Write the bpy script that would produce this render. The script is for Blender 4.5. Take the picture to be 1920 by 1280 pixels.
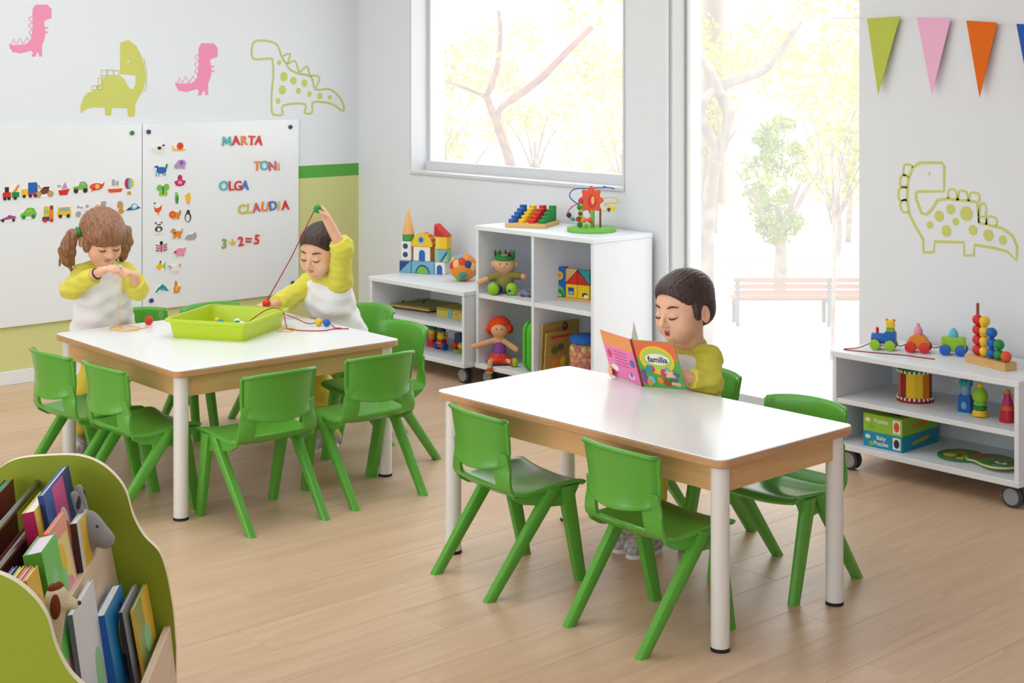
import bpy, bmesh, math, random
import numpy as np
from mathutils import Vector, Matrix, noise as mnoise

# ------------------------------------------------------------------ camera, sky, lamps, exposure
SC = bpy.context.scene
COL = SC.collection
for o in list(bpy.data.objects):
    bpy.data.objects.remove(o)
cam_d = bpy.data.cameras.new('camera')
cam = bpy.data.objects.new('camera', cam_d)
COL.objects.link(cam)
cam.location = (0.0, 0.0, 1.59)
cam.rotation_euler = (math.pi / 2, 0.0, 0.83)
cam_d.sensor_width = 36.0
cam_d.lens = 2843.0 / 1920.0 * 36.0
cam_d.shift_y = -516.0 / 1920.0          # view camera: level, lens dropped, so uprights stay upright
cam_d.clip_end = 300.0
SC.camera = cam

SC.view_settings.view_transform = 'Standard'
SC.view_settings.look = 'None'
SC.view_settings.gamma = 1.0
SC.view_settings.use_curve_mapping = False
SC.view_settings.exposure = 0.18

world = bpy.data.worlds.new('sky')
SC.world = world
world.use_nodes = True
bg = world.node_tree.nodes['Background']
bg.inputs[0].default_value = (0.94, 0.975, 1.0, 1.0)     # bright hazy sky
bg.inputs[1].default_value = 2.9

def area_lamp(name, loc, size_x, size_y, power, color=(1, 1, 1)):
    d = bpy.data.lights.new(name, 'AREA')
    d.shape = 'RECTANGLE'; d.size = size_x; d.size_y = size_y
    d.energy = power; d.color = color
    o = bpy.data.objects.new(name, d)
    COL.objects.link(o); o.location = loc
    return o
# two unseen area lamps under the ceiling, added to brighten the room
area_lamp('fill_lamp', (-5.0, 2.9, 2.78), 3.2, 2.4, 44.0, (0.86, 0.94, 1.0))
area_lamp('fill_lamp', (-1.6, 0.6, 2.78), 3.2, 2.8, 14.0, (0.86, 0.94, 1.0))

# ------------------------------------------------------------------ helpers
def lin(v):
    v = v / 255.0
    return v / 12.92 if v <= 0.04045 else ((v + 0.055) / 1.055) ** 2.4
def rgb(c):
    return (lin(c[0]), lin(c[1]), lin(c[2]), 1.0)

MATS = {}
def mat(name, c, rough=0.5, spec=0.5, var=0.0, scale=20.0, bump=0.0, metal=0.0, stretch=None, c2=None, coat=0.0, sheen=0.0):
    """one procedural material: base colour, optional noise blend to c2, optional fine bump"""
    if name in MATS:
        return MATS[name]
    m = bpy.data.materials.new(name)
    m.use_nodes = True
    nt = m.node_tree; b = nt.nodes['Principled BSDF']
    b.inputs['Base Color'].default_value = rgb(c)
    b.inputs['Roughness'].default_value = rough
    b.inputs['Specular IOR Level'].default_value = spec
    b.inputs['Metallic'].default_value = metal
    b.inputs['Coat Weight'].default_value = coat
    b.inputs['Sheen Weight'].default_value = sheen
    m.diffuse_color = rgb(c)
    if var > 0 or c2 is not None or bump > 0:
        tc = nt.nodes.new('ShaderNodeTexCoord')
        mp = nt.nodes.new('ShaderNodeMapping')
        nt.links.new(tc.outputs['Object'], mp.inputs['Vector'])
        if stretch: mp.inputs['Scale'].default_value = stretch
        n = nt.nodes.new('ShaderNodeTexNoise')
        n.inputs['Scale'].default_value = scale
        n.inputs['Detail'].default_value = 4.0
        nt.links.new(mp.outputs[0], n.inputs['Vector'])
        if var > 0 or c2 is not None:
            cc2 = c2 if c2 is not None else tuple(max(0, x * (1 - var)) for x in c)
            mx = nt.nodes.new('ShaderNodeMix'); mx.data_type = 'RGBA'
            mx.inputs[6].default_value = rgb(c); mx.inputs[7].default_value = rgb(cc2)
            rmp = nt.nodes.new('ShaderNodeMapRange')
            rmp.inputs[1].default_value = 0.35; rmp.inputs[2].default_value = 0.65
            nt.links.new(n.outputs['Fac'], rmp.inputs[0])
            nt.links.new(rmp.outputs[0], mx.inputs[0])
            nt.links.new(mx.outputs[2], b.inputs['Base Color'])
        if bump > 0:
            bp = nt.nodes.new('ShaderNodeBump')
            bp.inputs['Strength'].default_value = bump
            bp.inputs['Distance'].default_value = 0.004
            nt.links.new(n.outputs['Fac'], bp.inputs['Height'])
            nt.links.new(bp.outputs[0], b.inputs['Normal'])
    MATS[name] = m
    return m

class MB:
    """collects faces; build() links them as ONE mesh object"""
    def __init__(s): s.v = []; s.f = []; s.m = []
    def _add(s, vs, fs, mi=0, M=None):
        o = len(s.v)
        for p in vs:
            s.v.append(tuple(M @ Vector(p)) if M is not None else tuple(p))
        for f in fs:
            s.f.append([i + o for i in f]); s.m.append(mi)
        return s
    def box(s, x0, y0, z0, x1, y1, z1, mi=0, M=None):
        vs = [(x0,y0,z0),(x1,y0,z0),(x1,y1,z0),(x0,y1,z0),(x0,y0,z1),(x1,y0,z1),(x1,y1,z1),(x0,y1,z1)]
        fs = [(0,3,2,1),(4,5,6,7),(0,1,5,4),(1,2,6,5),(2,3,7,6),(3,0,4,7)]
        return s._add(vs, fs, mi, M)
    def cbox(s, c, d, mi=0, M=None):
        return s.box(c[0]-d[0]/2, c[1]-d[1]/2, c[2]-d[2]/2, c[0]+d[0]/2, c[1]+d[1]/2, c[2]+d[2]/2, mi, M)
    def cyl(s, a, b, ra, rb=None, n=16, mi=0, caps=True, sx=1.0, M=None):
        a = Vector(a); b = Vector(b); rb = ra if rb is None else rb
        z = (b - a).normalized()
        t = Vector((1, 0, 0)) if abs(z.x) < 0.9 else Vector((0, 1, 0))
        x = (t - z * t.dot(z)).normalized(); y = z.cross(x)
        vs = []
        for c, r in ((a, ra), (b, rb)):
            for i in range(n):
                t = 2 * math.pi * i / n
                vs.append(c + x * (r * sx * math.cos(t)) + y * (r * math.sin(t)))
        fs = [(i, (i + 1) % n, n + (i + 1) % n, n + i) for i in range(n)]
        if caps:
            fs.append(tuple(range(n - 1, -1, -1))); fs.append(tuple(range(n, 2 * n)))
        return s._add(vs, fs, mi, M)
    def lathe(s, prof, n=20, mi=0, M=None, c=(0, 0, 0)):
        """prof: (r, z) from bottom to top around +Z at c"""
        vs = []; fs = []
        for r, z in prof:
            for i in range(n):
                t = 2 * math.pi * i / n
                vs.append((c[0] + r * math.cos(t), c[1] + r * math.sin(t), c[2] + z))
        for j in range(len(prof) - 1):
            for i in range(n):
                k = (i + 1) % n
                fs.append((j*n + i, j*n + k, (j+1)*n + k, (j+1)*n + i))
        fs.append(tuple(range(n - 1, -1, -1)))
        fs.append(tuple(range((len(prof)-1)*n, len(prof)*n)))
        return s._add(vs, fs, mi, M)
    def ball(s, c, r, n=14, mi=0, M=None):
        rx, ry, rz = (r, r, r) if not hasattr(r, '__len__') else r
        vs = [(c[0], c[1], c[2] - rz)]; m = max(6, n // 2 + 1)
        for j in range(1, m):
            ph = math.pi * j / m - math.pi / 2
            for i in range(n):
                t = 2 * math.pi * i / n
                vs.append((c[0] + rx * math.cos(ph) * math.cos(t), c[1] + ry * math.cos(ph) * math.sin(t), c[2] + rz * math.sin(ph)))
        vs.append((c[0], c[1], c[2] + rz)); L = len(vs) - 1
        fs = [(0, 1 + (i + 1) % n, 1 + i) for i in range(n)]
        for j in range(m - 2):
            for i in range(n):
                k = (i + 1) % n
                fs.append((1 + j*n + i, 1 + j*n + k, 1 + (j+1)*n + k, 1 + (j+1)*n + i))
        fs += [(L, 1 + (m-2)*n + i, 1 + (m-2)*n + (i + 1) % n) for i in range(n)]
        return s._add(vs, fs, mi, M)
    def prism(s, poly, z0, z1, mi=0, M=None):
        """2D outline (x, y) extruded from z0 to z1"""
        a = sum(poly[i][0]*poly[(i+1) % len(poly)][1] - poly[(i+1) % len(poly)][0]*poly[i][1] for i in range(len(poly)))
        if a < 0: poly = poly[::-1]
        n = len(poly)
        vs = [(x, y, z0) for x, y in poly] + [(x, y, z1) for x, y in poly]
        fs = [tuple(range(n - 1, -1, -1)), tuple(range(n, 2*n))] + [(i, (i+1) % n, n + (i+1) % n, n + i) for i in range(n)]
        return s._add(vs, fs, mi, M)
    def tube(s, pts, r, n=8, mi=0, closed=False, M=None, sub=0):
        pts = [Vector(p) for p in pts]
        if sub: pts = smooth_path(pts, sub, closed)
        N = len(pts); vs = []; fs = []
        rad = r if hasattr(r, '__len__') else [r] * N
        if len(rad) != N: rad = [rad[min(len(rad)-1, int(i * len(rad) / N))] for i in range(N)]
        up = None
        for i in range(N):
            if closed: t = (pts[(i+1) % N] - pts[i-1])
            else: t = pts[min(i+1, N-1)] - pts[max(i-1, 0)]
            t = t.normalized() if t.length > 1e-9 else Vector((0, 0, 1))
            if up is None: up = Vector((0, 0, 1)) if abs(t.z) < 0.9 else Vector((1, 0, 0))
            x = (up - t * up.dot(t))
            x = x.normalized() if x.length > 1e-6 else Vector((1, 0, 0))
            up = x; y = t.cross(x)
            for k in range(n):
                a = 2 * math.pi * k / n
                vs.append(pts[i] + x * rad[i] * math.cos(a) + y * rad[i] * math.sin(a))
        for i in range(N if closed else N - 1):
            j = (i + 1) % N
            for k in range(n):
                l = (k + 1) % n
                fs.append((i*n + k, i*n + l, j*n + l, j*n + k))
        if not closed:
            fs.append(tuple(range(n - 1, -1, -1))); fs.append(tuple(range((N-1)*n, N*n)))
        return s._add(vs, fs, mi, M)
    def build(s, name, m, parent=None, smooth=False, bevel=0.0, seg=2, sub=0, auto=True):
        me = bpy.data.meshes.new(name)
        me.from_pydata(s.v, [], s.f)
        ms = m if isinstance(m, (list, tuple)) else [m]
        for x in ms: me.materials.append(x)
        if len(ms) > 1:
            me.polygons.foreach_set('material_index', s.m)
        me.update()
        o = bpy.data.objects.new(name, me)
        COL.objects.link(o)
        if parent is not None: o.parent = parent
        if bevel > 0 or sub > 0:
            if bevel > 0:
                b = o.modifiers.new('b', 'BEVEL'); b.width = bevel; b.segments = seg; b.limit_method = 'ANGLE'; b.angle_limit = 0.6
            if sub > 0:
                q = o.modifiers.new('s', 'SUBSURF'); q.levels = sub; q.render_levels = sub
            bake(o)
        if smooth: shade(o, 40)
        return o

def bake(o):
    dg = bpy.context.evaluated_depsgraph_get()
    me = bpy.data.meshes.new_from_object(o.evaluated_get(dg))
    old = o.data; o.modifiers.clear(); o.data = me
    bpy.data.meshes.remove(old)
def shade(o, deg=40):
    o.data.shade_smooth()
    if deg < 180:
        try: o.data.set_sharp_from_angle(angle=math.radians(deg))
        except Exception: pass
def smooth_path(P, sub, closed=False):
    P = [Vector(p) for p in P]; N = len(P); out = []
    for i in range(N if closed else N - 1):
        p0 = P[i-1] if (closed or i > 0) else P[0]; p1 = P[i]
        p2 = P[(i+1) % N]; p3 = P[(i+2) % N] if (closed or i + 2 < N) else P[-1]
        for k in range(sub):
            t = k / sub
            out.append(0.5 * ((2*p1) + (p2 - p0)*t + (2*p0 - 5*p1 + 4*p2 - p3)*t*t + (3*p1 - p0 - 3*p2 + p3)*t**3))
    if not closed: out.append(P[-1])
    return out
def tag(o, label=None, cat=None, group=None, kind=None):
    if label: o['label'] = label
    if cat: o['category'] = cat
    if group: o['group'] = group
    if kind: o['kind'] = kind
    return o
def thing(name, label, cat, loc=(0, 0, 0), rz=0.0, group=None):
    o = bpy.data.objects.new(name, None); COL.objects.link(o)
    o.empty_display_size = 0.05
    o.location = loc; o.rotation_euler = (0, 0, rz)
    return tag(o, label, cat, group)
def struct(o): o['kind'] = 'structure'; return o
def copy_tree(o, parent=None):
    c = o.copy(); COL.objects.link(c)
    c.parent = parent
    for ch in o.children:
        copy_tree(ch, c)
    return c
def circle(cx, cy, rx, ry=None, n=20, a0=0.0, a1=2*math.pi):
    ry = rx if ry is None else ry
    full = abs(a1 - a0 - 2*math.pi) < 1e-6
    k = n if full else n + 1
    return [(cx + rx*math.cos(a0 + (a1-a0)*i/n), cy + ry*math.sin(a0 + (a1-a0)*i/n)) for i in range(k)]
def rrect(x0, y0, x1, y1, r, n=4):
    P = []
    for cx, cy, a in ((x1-r, y1-r, 0), (x0+r, y1-r, math.pi/2), (x0+r, y0+r, math.pi), (x1-r, y0+r, 1.5*math.pi)):
        for i in range(n + 1):
            t = a + math.pi/2*i/n
            P.append((cx + r*math.cos(t), cy + r*math.sin(t)))
    return P
def text_mesh(txt, size, depth, bold=0.0):
    """lettering from Blender's built-in font, centred, lying in XY, as (verts, faces)"""
    cu = bpy.data.curves.new('lettering', 'FONT')
    cu.body = txt; cu.size = size; cu.extrude = depth; cu.offset = bold
    cu.align_x = 'CENTER'; cu.align_y = 'CENTER'; cu.resolution_u = 3
    ob = bpy.data.objects.new('lettering', cu); COL.objects.link(ob)
    dg = bpy.context.evaluated_depsgraph_get()
    me = bpy.data.meshes.new_from_object(ob.evaluated_get(dg))
    vs = [v.co.copy() for v in me.vertices]; fs = [tuple(p.vertices) for p in me.polygons]
    bpy.data.objects.remove(ob); bpy.data.curves.remove(cu); bpy.data.meshes.remove(me)
    return vs, fs

# ------------------------------------------------------------------ implicit surfaces (for bodies, dolls, hair)
class SDF:
    def __init__(s, lo, hi, h):
        s.lo = np.array(lo, float); s.h = h
        s.n = np.ceil((np.array(hi, float) - s.lo) / h).astype(int) + 1
        s.v = np.full(tuple(s.n), 1.0, np.float32)
        s.ax = [(s.lo[i] + h * np.arange(s.n[i])).astype(np.float32) for i in range(3)]
    def _sl(s, lo, hi):
        a = np.clip(np.floor((np.array(lo) - s.lo) / s.h).astype(int), 0, s.n)
        b = np.clip(np.ceil((np.array(hi) - s.lo) / s.h).astype(int) + 1, 0, s.n)
        return tuple(slice(x, y) for x, y in zip(a, b))
    def _grid(s, sl):
        return np.meshgrid(*[s.ax[i][sl[i]] for i in range(3)], indexing='ij', sparse=True)
    def _mix(s, sl, d, k, sub):
        v = s.v[sl]
        if v.size == 0: return
        d = d.astype(np.float32)
        if sub:
            d = -d
            if k > 0:
                h = np.maximum(k - np.abs(v - d), 0) / k
                s.v[sl] = np.maximum(v, d) + h*h*k*0.25
            else: s.v[sl] = np.maximum(v, d)
        elif k > 0:
            h = np.maximum(k - np.abs(v - d), 0) / k
            s.v[sl] = np.minimum(v, d) - h*h*k*0.25
        else: s.v[sl] = np.minimum(v, d)
    def cone(s, a, b, ra, rb=None, k=0.01, sub=False):
        rb = ra if rb is None else rb
        a = np.array(a, float); b = np.array(b, float); R = max(ra, rb) + k + 3*s.h
        sl = s._sl(np.minimum(a, b) - R, np.maximum(a, b) + R)
        X, Y, Z = s._grid(sl)
        ab = b - a; L = float(ab @ ab) + 1e-12
        t = np.clip(((X - a[0])*ab[0] + (Y - a[1])*ab[1] + (Z - a[2])*ab[2]) / L, 0, 1)
        d = np.sqrt((X - a[0] - t*ab[0])**2 + (Y - a[1] - t*ab[1])**2 + (Z - a[2] - t*ab[2])**2) - (ra + (rb - ra)*t)
        s._mix(sl, d, k, sub); return s
    def chain(s, pts, rs, k=0.01, sub=False):
        for i in range(len(pts) - 1):
            s.cone(pts[i], pts[i+1], rs[i], rs[i+1], k, sub)
        return s
    def ell(s, c, r, k=0.01, sub=False, M=None):
        """ellipsoid, M: 3x3 with the ellipsoid's axes as columns"""
        c = np.array(c, float); r = np.array(r, float); R = r.max() + k + 3*s.h
        sl = s._sl(c - R, c + R)
        X, Y, Z = s._grid(sl)
        X = X - c[0]; Y = Y - c[1]; Z = Z - c[2]
        if M is not None:
            M = np.array(M, float)
            X, Y, Z = (X*M[0,0] + Y*M[1,0] + Z*M[2,0], X*M[0,1] + Y*M[1,1] + Z*M[2,1], X*M[0,2] + Y*M[1,2] + Z*M[2,2])
        k0 = np.sqrt((X/r[0])**2 + (Y/r[1])**2 + (Z/r[2])**2)
        k1 = np.sqrt((X/r[0]**2)**2 + (Y/r[1]**2)**2 + (Z/r[2]**2)**2)
        s._mix(sl, k0*(k0 - 1.0)/np.maximum(k1, 1e-6), k, sub); return s
    def cut(s, p, n, k=0.0):
        """remove the half space on the side n points to"""
        n = np.array(n, float); n /= np.linalg.norm(n)
        X, Y, Z = s._grid((slice(None),)*3)
        d = (X - p[0])*n[0] + (Y - p[1])*n[1] + (Z - p[2])*n[2]
        s.v = np.maximum(s.v, d.astype(np.float32)); return s
    def warp(s, fn):
        X, Y, Z = s._grid((slice(None),)*3)
        m = np.abs(s.v) < 0.03
        if m.any():
            XX, YY, ZZ = [np.broadcast_to(q, s.v.shape)[m] for q in (X, Y, Z)]
            s.v[m] += fn(XX, YY, ZZ).astype(np.float32)
        return s
    def mesh(s):
        v = s.v; sg = v < 0
        nx, ny, nz = v.shape
        c = np.zeros((nx-1, ny-1, nz-1), np.int8)
        for i in (0, 1):
            for j in (0, 1):
                for k in (0, 1):
                    c += sg[i:nx-1+i, j:ny-1+j, k:nz-1+k]
        I = np.argwhere((c > 0) & (c < 8))
        idx = np.full(c.shape, -1, np.int32); idx[tuple(I.T)] = np.arange(len(I))
        acc = np.zeros((len(I), 3)); cnt = np.zeros(len(I))
        cor = [(i, j, k) for i in (0, 1) for j in (0, 1) for k in (0, 1)]
        for a in cor:
            for ax in range(3):
                if a[ax]: continue
                b = list(a); b[ax] = 1
                va = v[tuple((I + a).T)]; vb = v[tuple((I + b).T)]
                m = (va < 0) != (vb < 0)
                t = np.where(m, va / np.where(m, va - vb, 1), 0)
                p = np.array(a, float)[None, :].repeat(len(I), 0); p[:, ax] += t
                acc[m] += p[m]; cnt[m] += 1
        P = s.lo + (I + acc / np.maximum(cnt, 1)[:, None]) * s.h
        F = []
        for ax in range(3):
            sl0 = [slice(None)]*3; sl1 = [slice(None)]*3
            sl0[ax] = slice(0, -1); sl1[ax] = slice(1, None)
            E = np.argwhere(sg[tuple(sl0)] != sg[tuple(sl1)])
            u, w = (ax+1) % 3, (ax+2) % 3
            E = E[(E[:, u] > 0) & (E[:, w] > 0) & (E[:, u] < v.shape[u]-1) & (E[:, w] < v.shape[w]-1)]
            if not len(E): continue
            q = []
            for du, dw in ((-1, -1), (0, -1), (0, 0), (-1, 0)):
                e = E.copy(); e[:, u] += du; e[:, w] += dw
                q.append(idx[tuple(e.T)])
            q = np.stack(q, 1)
            ins = sg[tuple(E.T)]
            q = np.where(ins[:, None], q, q[:, ::-1])
            F.append(q)
        F = np.concatenate(F) if F else np.zeros((0, 4), int)
        F = F[(F >= 0).all(1)]
        return P, F
    def build(s, name, m, parent=None, local=False, mfun=None):
        P, F = s.mesh()
        me = bpy.data.meshes.new(name)
        me.vertices.add(len(P)); me.vertices.foreach_set('co', P.astype(np.float32).ravel())
        me.loops.add(len(F)*4); me.loops.foreach_set('vertex_index', F.astype(np.int32).ravel())
        me.polygons.add(len(F)); me.polygons.foreach_set('loop_start', np.arange(0, len(F)*4, 4, dtype=np.int32))
        ms = m if isinstance(m, (list, tuple)) else [m]
        for x in ms: me.materials.append(x)
        if mfun is not None and len(F):
            me.polygons.foreach_set('material_index', mfun(P[F].mean(1)).astype(np.int32))
        me.update(); me.validate(); me.shade_smooth()
        o = bpy.data.objects.new(name, me); COL.objects.link(o)
        if parent is not None:
            o.parent = parent
            if not local: o.matrix_parent_inverse = Matrix.Translation(parent.location).inverted() if parent.rotation_euler.z == 0 else (Matrix.Translation(parent.location) @ Matrix.Rotation(parent.rotation_euler.z, 4, 'Z')).inverted()
        return o
# ------------------------------------------------------------------ the room
XL, YB = -7.28, 5.42            # left wall, back wall
XR, YF, ZC = 1.6, -2.2, 2.9     # right wall, wall behind the camera, ceiling
M_wall = mat('wall_paint', (229, 232, 237), 0.85, 0.2, bump=0.02, scale=300)
M_wallw = mat('wall_paint_left', (232, 236, 241), 0.85, 0.2, bump=0.02, scale=300)
M_lime = mat('lime_paint', (214, 214, 148), 0.8, 0.2, bump=0.02, scale=300)
M_band = mat('green_paint', (96, 172, 74), 0.75, 0.2)
M_ceil = mat('ceiling_paint', (240, 240, 238), 0.9, 0.1)
M_white = mat('white_gloss_paint', (236, 236, 238), 0.45, 0.4)
M_frame = mat('window_frame_grey', (214, 214, 217), 0.5, 0.4)
M_door_frame = mat('door_frame_grey', (196, 197, 197), 0.5, 0.4)

def wood_mat(name, c, c2, rough=0.45, scale=3.0, stretch=(14, 0.9, 14), hue=0.12, spec=0.4, coat=0.0):
    m = bpy.data.materials.new(name); m.use_nodes = True
    nt = m.node_tree; b = nt.nodes['Principled BSDF']
    b.inputs['Roughness'].default_value = rough; b.inputs['Specular IOR Level'].default_value = spec
    b.inputs['Coat Weight'].default_value = coat
    tc = nt.nodes.new('ShaderNodeTexCoord'); mp = nt.nodes.new('ShaderNodeMapping')
    oi = nt.nodes.new('ShaderNodeObjectInfo')
    ad = nt.nodes.new('ShaderNodeVectorMath'); ad.operation = 'MULTIPLY_ADD'
    ad.inputs[1].default_value = (7.0, 7.0, 7.0)
    nt.links.new(oi.outputs['Random'], ad.inputs[0]); nt.links.new(tc.outputs['Object'], ad.inputs[2])
    nt.links.new(ad.outputs[0], mp.inputs['Vector'])
    mp.inputs['Scale'].default_value = stretch
    n = nt.nodes.new('ShaderNodeTexNoise'); n.inputs['Scale'].default_value = scale
    n.inputs['Detail'].default_value = 6.0; n.inputs['Roughness'].default_value = 0.6
    n.inputs['Distortion'].default_value = 0.6
    nt.links.new(mp.outputs[0], n.inputs['Vector'])
    rm = nt.nodes.new('ShaderNodeMapRange'); rm.inputs[1].default_value = 0.3; rm.inputs[2].default_value = 0.7
    nt.links.new(n.outputs['Fac'], rm.inputs[0])
    mx = nt.nodes.new('ShaderNodeMix'); mx.data_type = 'RGBA'
    mx.inputs[6].default_value = rgb(c); mx.inputs[7].default_value = rgb(c2)
    nt.links.new(rm.outputs[0], mx.inputs[0])
    hs = nt.nodes.new('ShaderNodeHueSaturation')
    rv = nt.nodes.new('ShaderNodeMapRange'); rv.inputs[3].default_value = 1.0 - hue; rv.inputs[4].default_value = 1.0 + hue * 0.5
    nt.links.new(oi.outputs['Random'], rv.inputs[0]); nt.links.new(rv.outputs[0], hs.inputs['Value'])
    nt.links.new(mx.outputs[2], hs.inputs['Color']); nt.links.new(hs.outputs[0], b.inputs['Base Color'])
    bp = nt.nodes.new('ShaderNodeBump'); bp.inputs['Strength'].default_value = 0.05; bp.inputs['Distance'].default_value = 0.002
    nt.links.new(n.outputs['Fac'], bp.inputs['Height']); nt.links.new(bp.outputs[0], b.inputs['Normal'])
    MATS[name] = m
    return m
M_floor = wood_mat('oak_laminate', (222, 190, 160), (206, 171, 138), rough=0.38, scale=2.2, stretch=(12, 0.8, 12), hue=0.07)
M_beech = wood_mat('beech_wood', (226, 184, 130), (212, 166, 110), rough=0.4, scale=3, stretch=(1.2, 1.2, 14), hue=0.03)
M_edge = wood_mat('beech_edge', (205, 158, 116), (190, 142, 100), rough=0.4, scale=4, stretch=(2, 2, 30), hue=0.02)
M_joint = mat('floor_underlay', (120, 92, 66), 0.9, 0.1)

# floor: a base with every plank on it
fl = struct(MB().box(XL, YF, -0.12, XR, YB, -0.010).build('floor', M_joint))
random.seed(4)
PW, PL = 0.19, 1.28
plank_meshes = {}
def plank(x0, x1, y0, y1, par):
    w, l = round(x1 - x0, 3), round(y1 - y0, 3)
    if (w, l) not in plank_meshes:
        g = 0.0003
        o = MB().box(-w/2 + g, -l/2 + g, -0.0101, w/2 - g, l/2 - g, 0.0).build('plank', M_floor, par, bevel=0.0008, seg=1)
        plank_meshes[(w, l)] = o.data
    else:
        o = bpy.data.objects.new('plank', plank_meshes[(w, l)]); COL.objects.link(o); o.parent = par
    o.location = ((x0 + x1)/2, (y0 + y1)/2, 0)
    return o
nx = int(math.ceil((XR - XL) / PW))
for i in range(nx):
    x0 = XL + i*PW; x1 = min(XR, x0 + PW)
    if x1 > -1.2 and i % 1 == 0 and x0 > -1.0:
        continue
    off = [0.0, 0.62, 0.27, 0.95, 0.45][i % 5]
    y = 0.2 - off
    while y < YB - 1e-4:
        a, b = max(y, 0.2), min(y + PL, YB)
        if b - a > 0.03: plank(x0, x1, a, b, fl)
        y += PL
# beyond what the photograph shows the floor goes on as one sheet
rest = MB().box(XL, YF, -0.0101, XR, 0.2, 0.0).box(XL + math.ceil((-1.0 - XL)/PW)*PW, 0.2, -0.0101, XR, YB, 0.0)
o = rest.build('plank_field', M_floor, fl); o['kind'] = 'stuff'

# left wall: white above, green band, lime below
wl = MB()
T = 0.15
for z0, z1, mi in ((0.0, 0.942, 2), (0.942, 1.014, 1), (1.014, ZC, 0)):
    wl.box(XL - T, YF, z0, XL, YB + 0.25, z1, mi)
struct(wl.build('wall_left', [M_wallw, M_band, M_lime]))
bb = struct(MB().box(XL, YF, 0.0, XL + 0.012, YB, 0.069).build('baseboard_left', M_white, bevel=0.003))

# back wall with the window and the glass door
WX0, WX1, WZ0, WZ1 = -6.784, -5.105, 0.99, 2.35
DX0, DX1, DZ1 = -4.834, -3.747, 2.45
YT = YB + 0.15
wb = MB()
wb.box(XL, YB, 0, WX0, YT + 0.1, ZC).box(WX0, YB, 0, WX1, YT + 0.1, WZ0).box(WX0, YB, WZ1, WX1, YT + 0.1, ZC)
wb.box(WX1, YB, 0, DX0, YT + 0.1, ZC).box(DX0, YB, DZ1, DX1, YT + 0.1, ZC).box(DX1, YB, 0, XR, YT + 0.1, ZC)
struct(wb.build('wall_back', M_wall))
for k, (a, b) in enumerate(((XL + 0.012, DX0), (DX1, XR))):
    struct(MB().box(a, YB - 0.012, 0.0, b, YB, 0.069).build('baseboard_back', M_white, bevel=0.003))
struct(MB().box(XR, YF, 0, XR + 0.1, YB + 0.25, ZC).build('wall_right', M_wall))
# unseen long window behind the camera, added so daylight fills the shelf fronts
wf = MB().box(XL, YF - 0.1, 0, XR, YF, 0.25).box(XL, YF - 0.1, 2.6, XR, YF, ZC).box(XL, YF - 0.1, 0.25, XL + 0.5, YF, 2.6).box(XR - 0.3, YF - 0.1, 0.25, XR, YF, 2.6)
struct(wf.build('wall_front', M_wall))
fr = MB()
for x in (-6.78, -5.1, -3.4, -1.7, 0.0, 1.3): fr.box(x - 0.03, YF - 0.08, 0.25, x + 0.03, YF - 0.02, 2.6)
struct(fr.build('fill_window', M_frame))
struct(MB().box(XL, YF, ZC, XR, YB + 0.25, ZC + 0.1).build('ceiling', M_ceil))

def glass_mat():
    m = bpy.data.materials.new('window_glass'); m.use_nodes = True
    nt = m.node_tree; nt.nodes.clear()
    out = nt.nodes.new('ShaderNodeOutputMaterial')
    tr = nt.nodes.new('ShaderNodeBsdfTransparent'); tr.inputs[0].default_value = (0.97, 0.98, 0.97, 1)
    tl = nt.nodes.new('ShaderNodeBsdfTranslucent'); tl.inputs[0].default_value = (1, 1, 1, 1)
    gl = nt.nodes.new('ShaderNodeBsdfGlossy'); gl.inputs['Roughness'].default_value = 0.02
    m1 = nt.nodes.new('ShaderNodeMixShader'); m1.inputs[0].default_value = 0.13    # pale glare over the street, imitated by a veil in the pane
    m2 = nt.nodes.new('ShaderNodeMixShader'); m2.inputs[0].default_value = 0.03
    nt.links.new(tr.outputs[0], m1.inputs[1]); nt.links.new(tl.outputs[0], m1.inputs[2])
    nt.links.new(m1.outputs[0], m2.inputs[1]); nt.links.new(gl.outputs[0], m2.inputs[2])
    nt.links.new(m2.outputs[0], out.inputs[0])
    return m
M_glass = glass_mat()
# window: lining, sill, sash frame, pane, handle
w1 = thing('window_1', 'wide grey framed window above the white shelves', 'window', ((WX0 + WX1)/2, YB, WZ0)); struct(w1)
cx = (WX0 + WX1)/2; hw = (WX1 - WX0)/2; hh = WZ1 - WZ0
MB().box(-hw, -0.012, -0.014, hw, 0.13, 0.004).build('window_sill', M_frame, w1, bevel=0.003)
MB().box(-hw, -0.006, 0.004, -hw + 0.012, 0.13, hh).build('window_lining', M_frame, w1)
MB().box(hw - 0.012, -0.006, 0.004, hw, 0.13, hh).build('window_lining', M_frame, w1)
fr = MB()
fw = 0.042
fr.box(-hw + 0.012, 0.115, 0.004, -hw + 0.012 + fw*0.6, 0.16, hh).box(hw - 0.012 - fw, 0.115, 0.004, hw - 0.012, 0.16, hh)
fr.box(-hw + 0.012, 0.10, 0.004, hw - 0.012, 0.16, 0.004 + 0.052).box(-hw + 0.012, 0.115, hh - fw, hw - 0.012, 0.16, hh)
fr.build('window_frame', M_frame, w1)
MB().box(-hw + 0.03, 0.135, 0.03, hw - 0.03, 0.141, hh - 0.02).build('pane', M_glass, w1)
hd = MB().box(hw - 0.075, 0.085, 0.52, hw - 0.052, 0.104, 0.68).box(hw - 0.072, 0.1, 0.62, hw - 0.055, 0.118, 0.66)
hd.build('window_handle', M_door_frame, w1, bevel=0.005)
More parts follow.
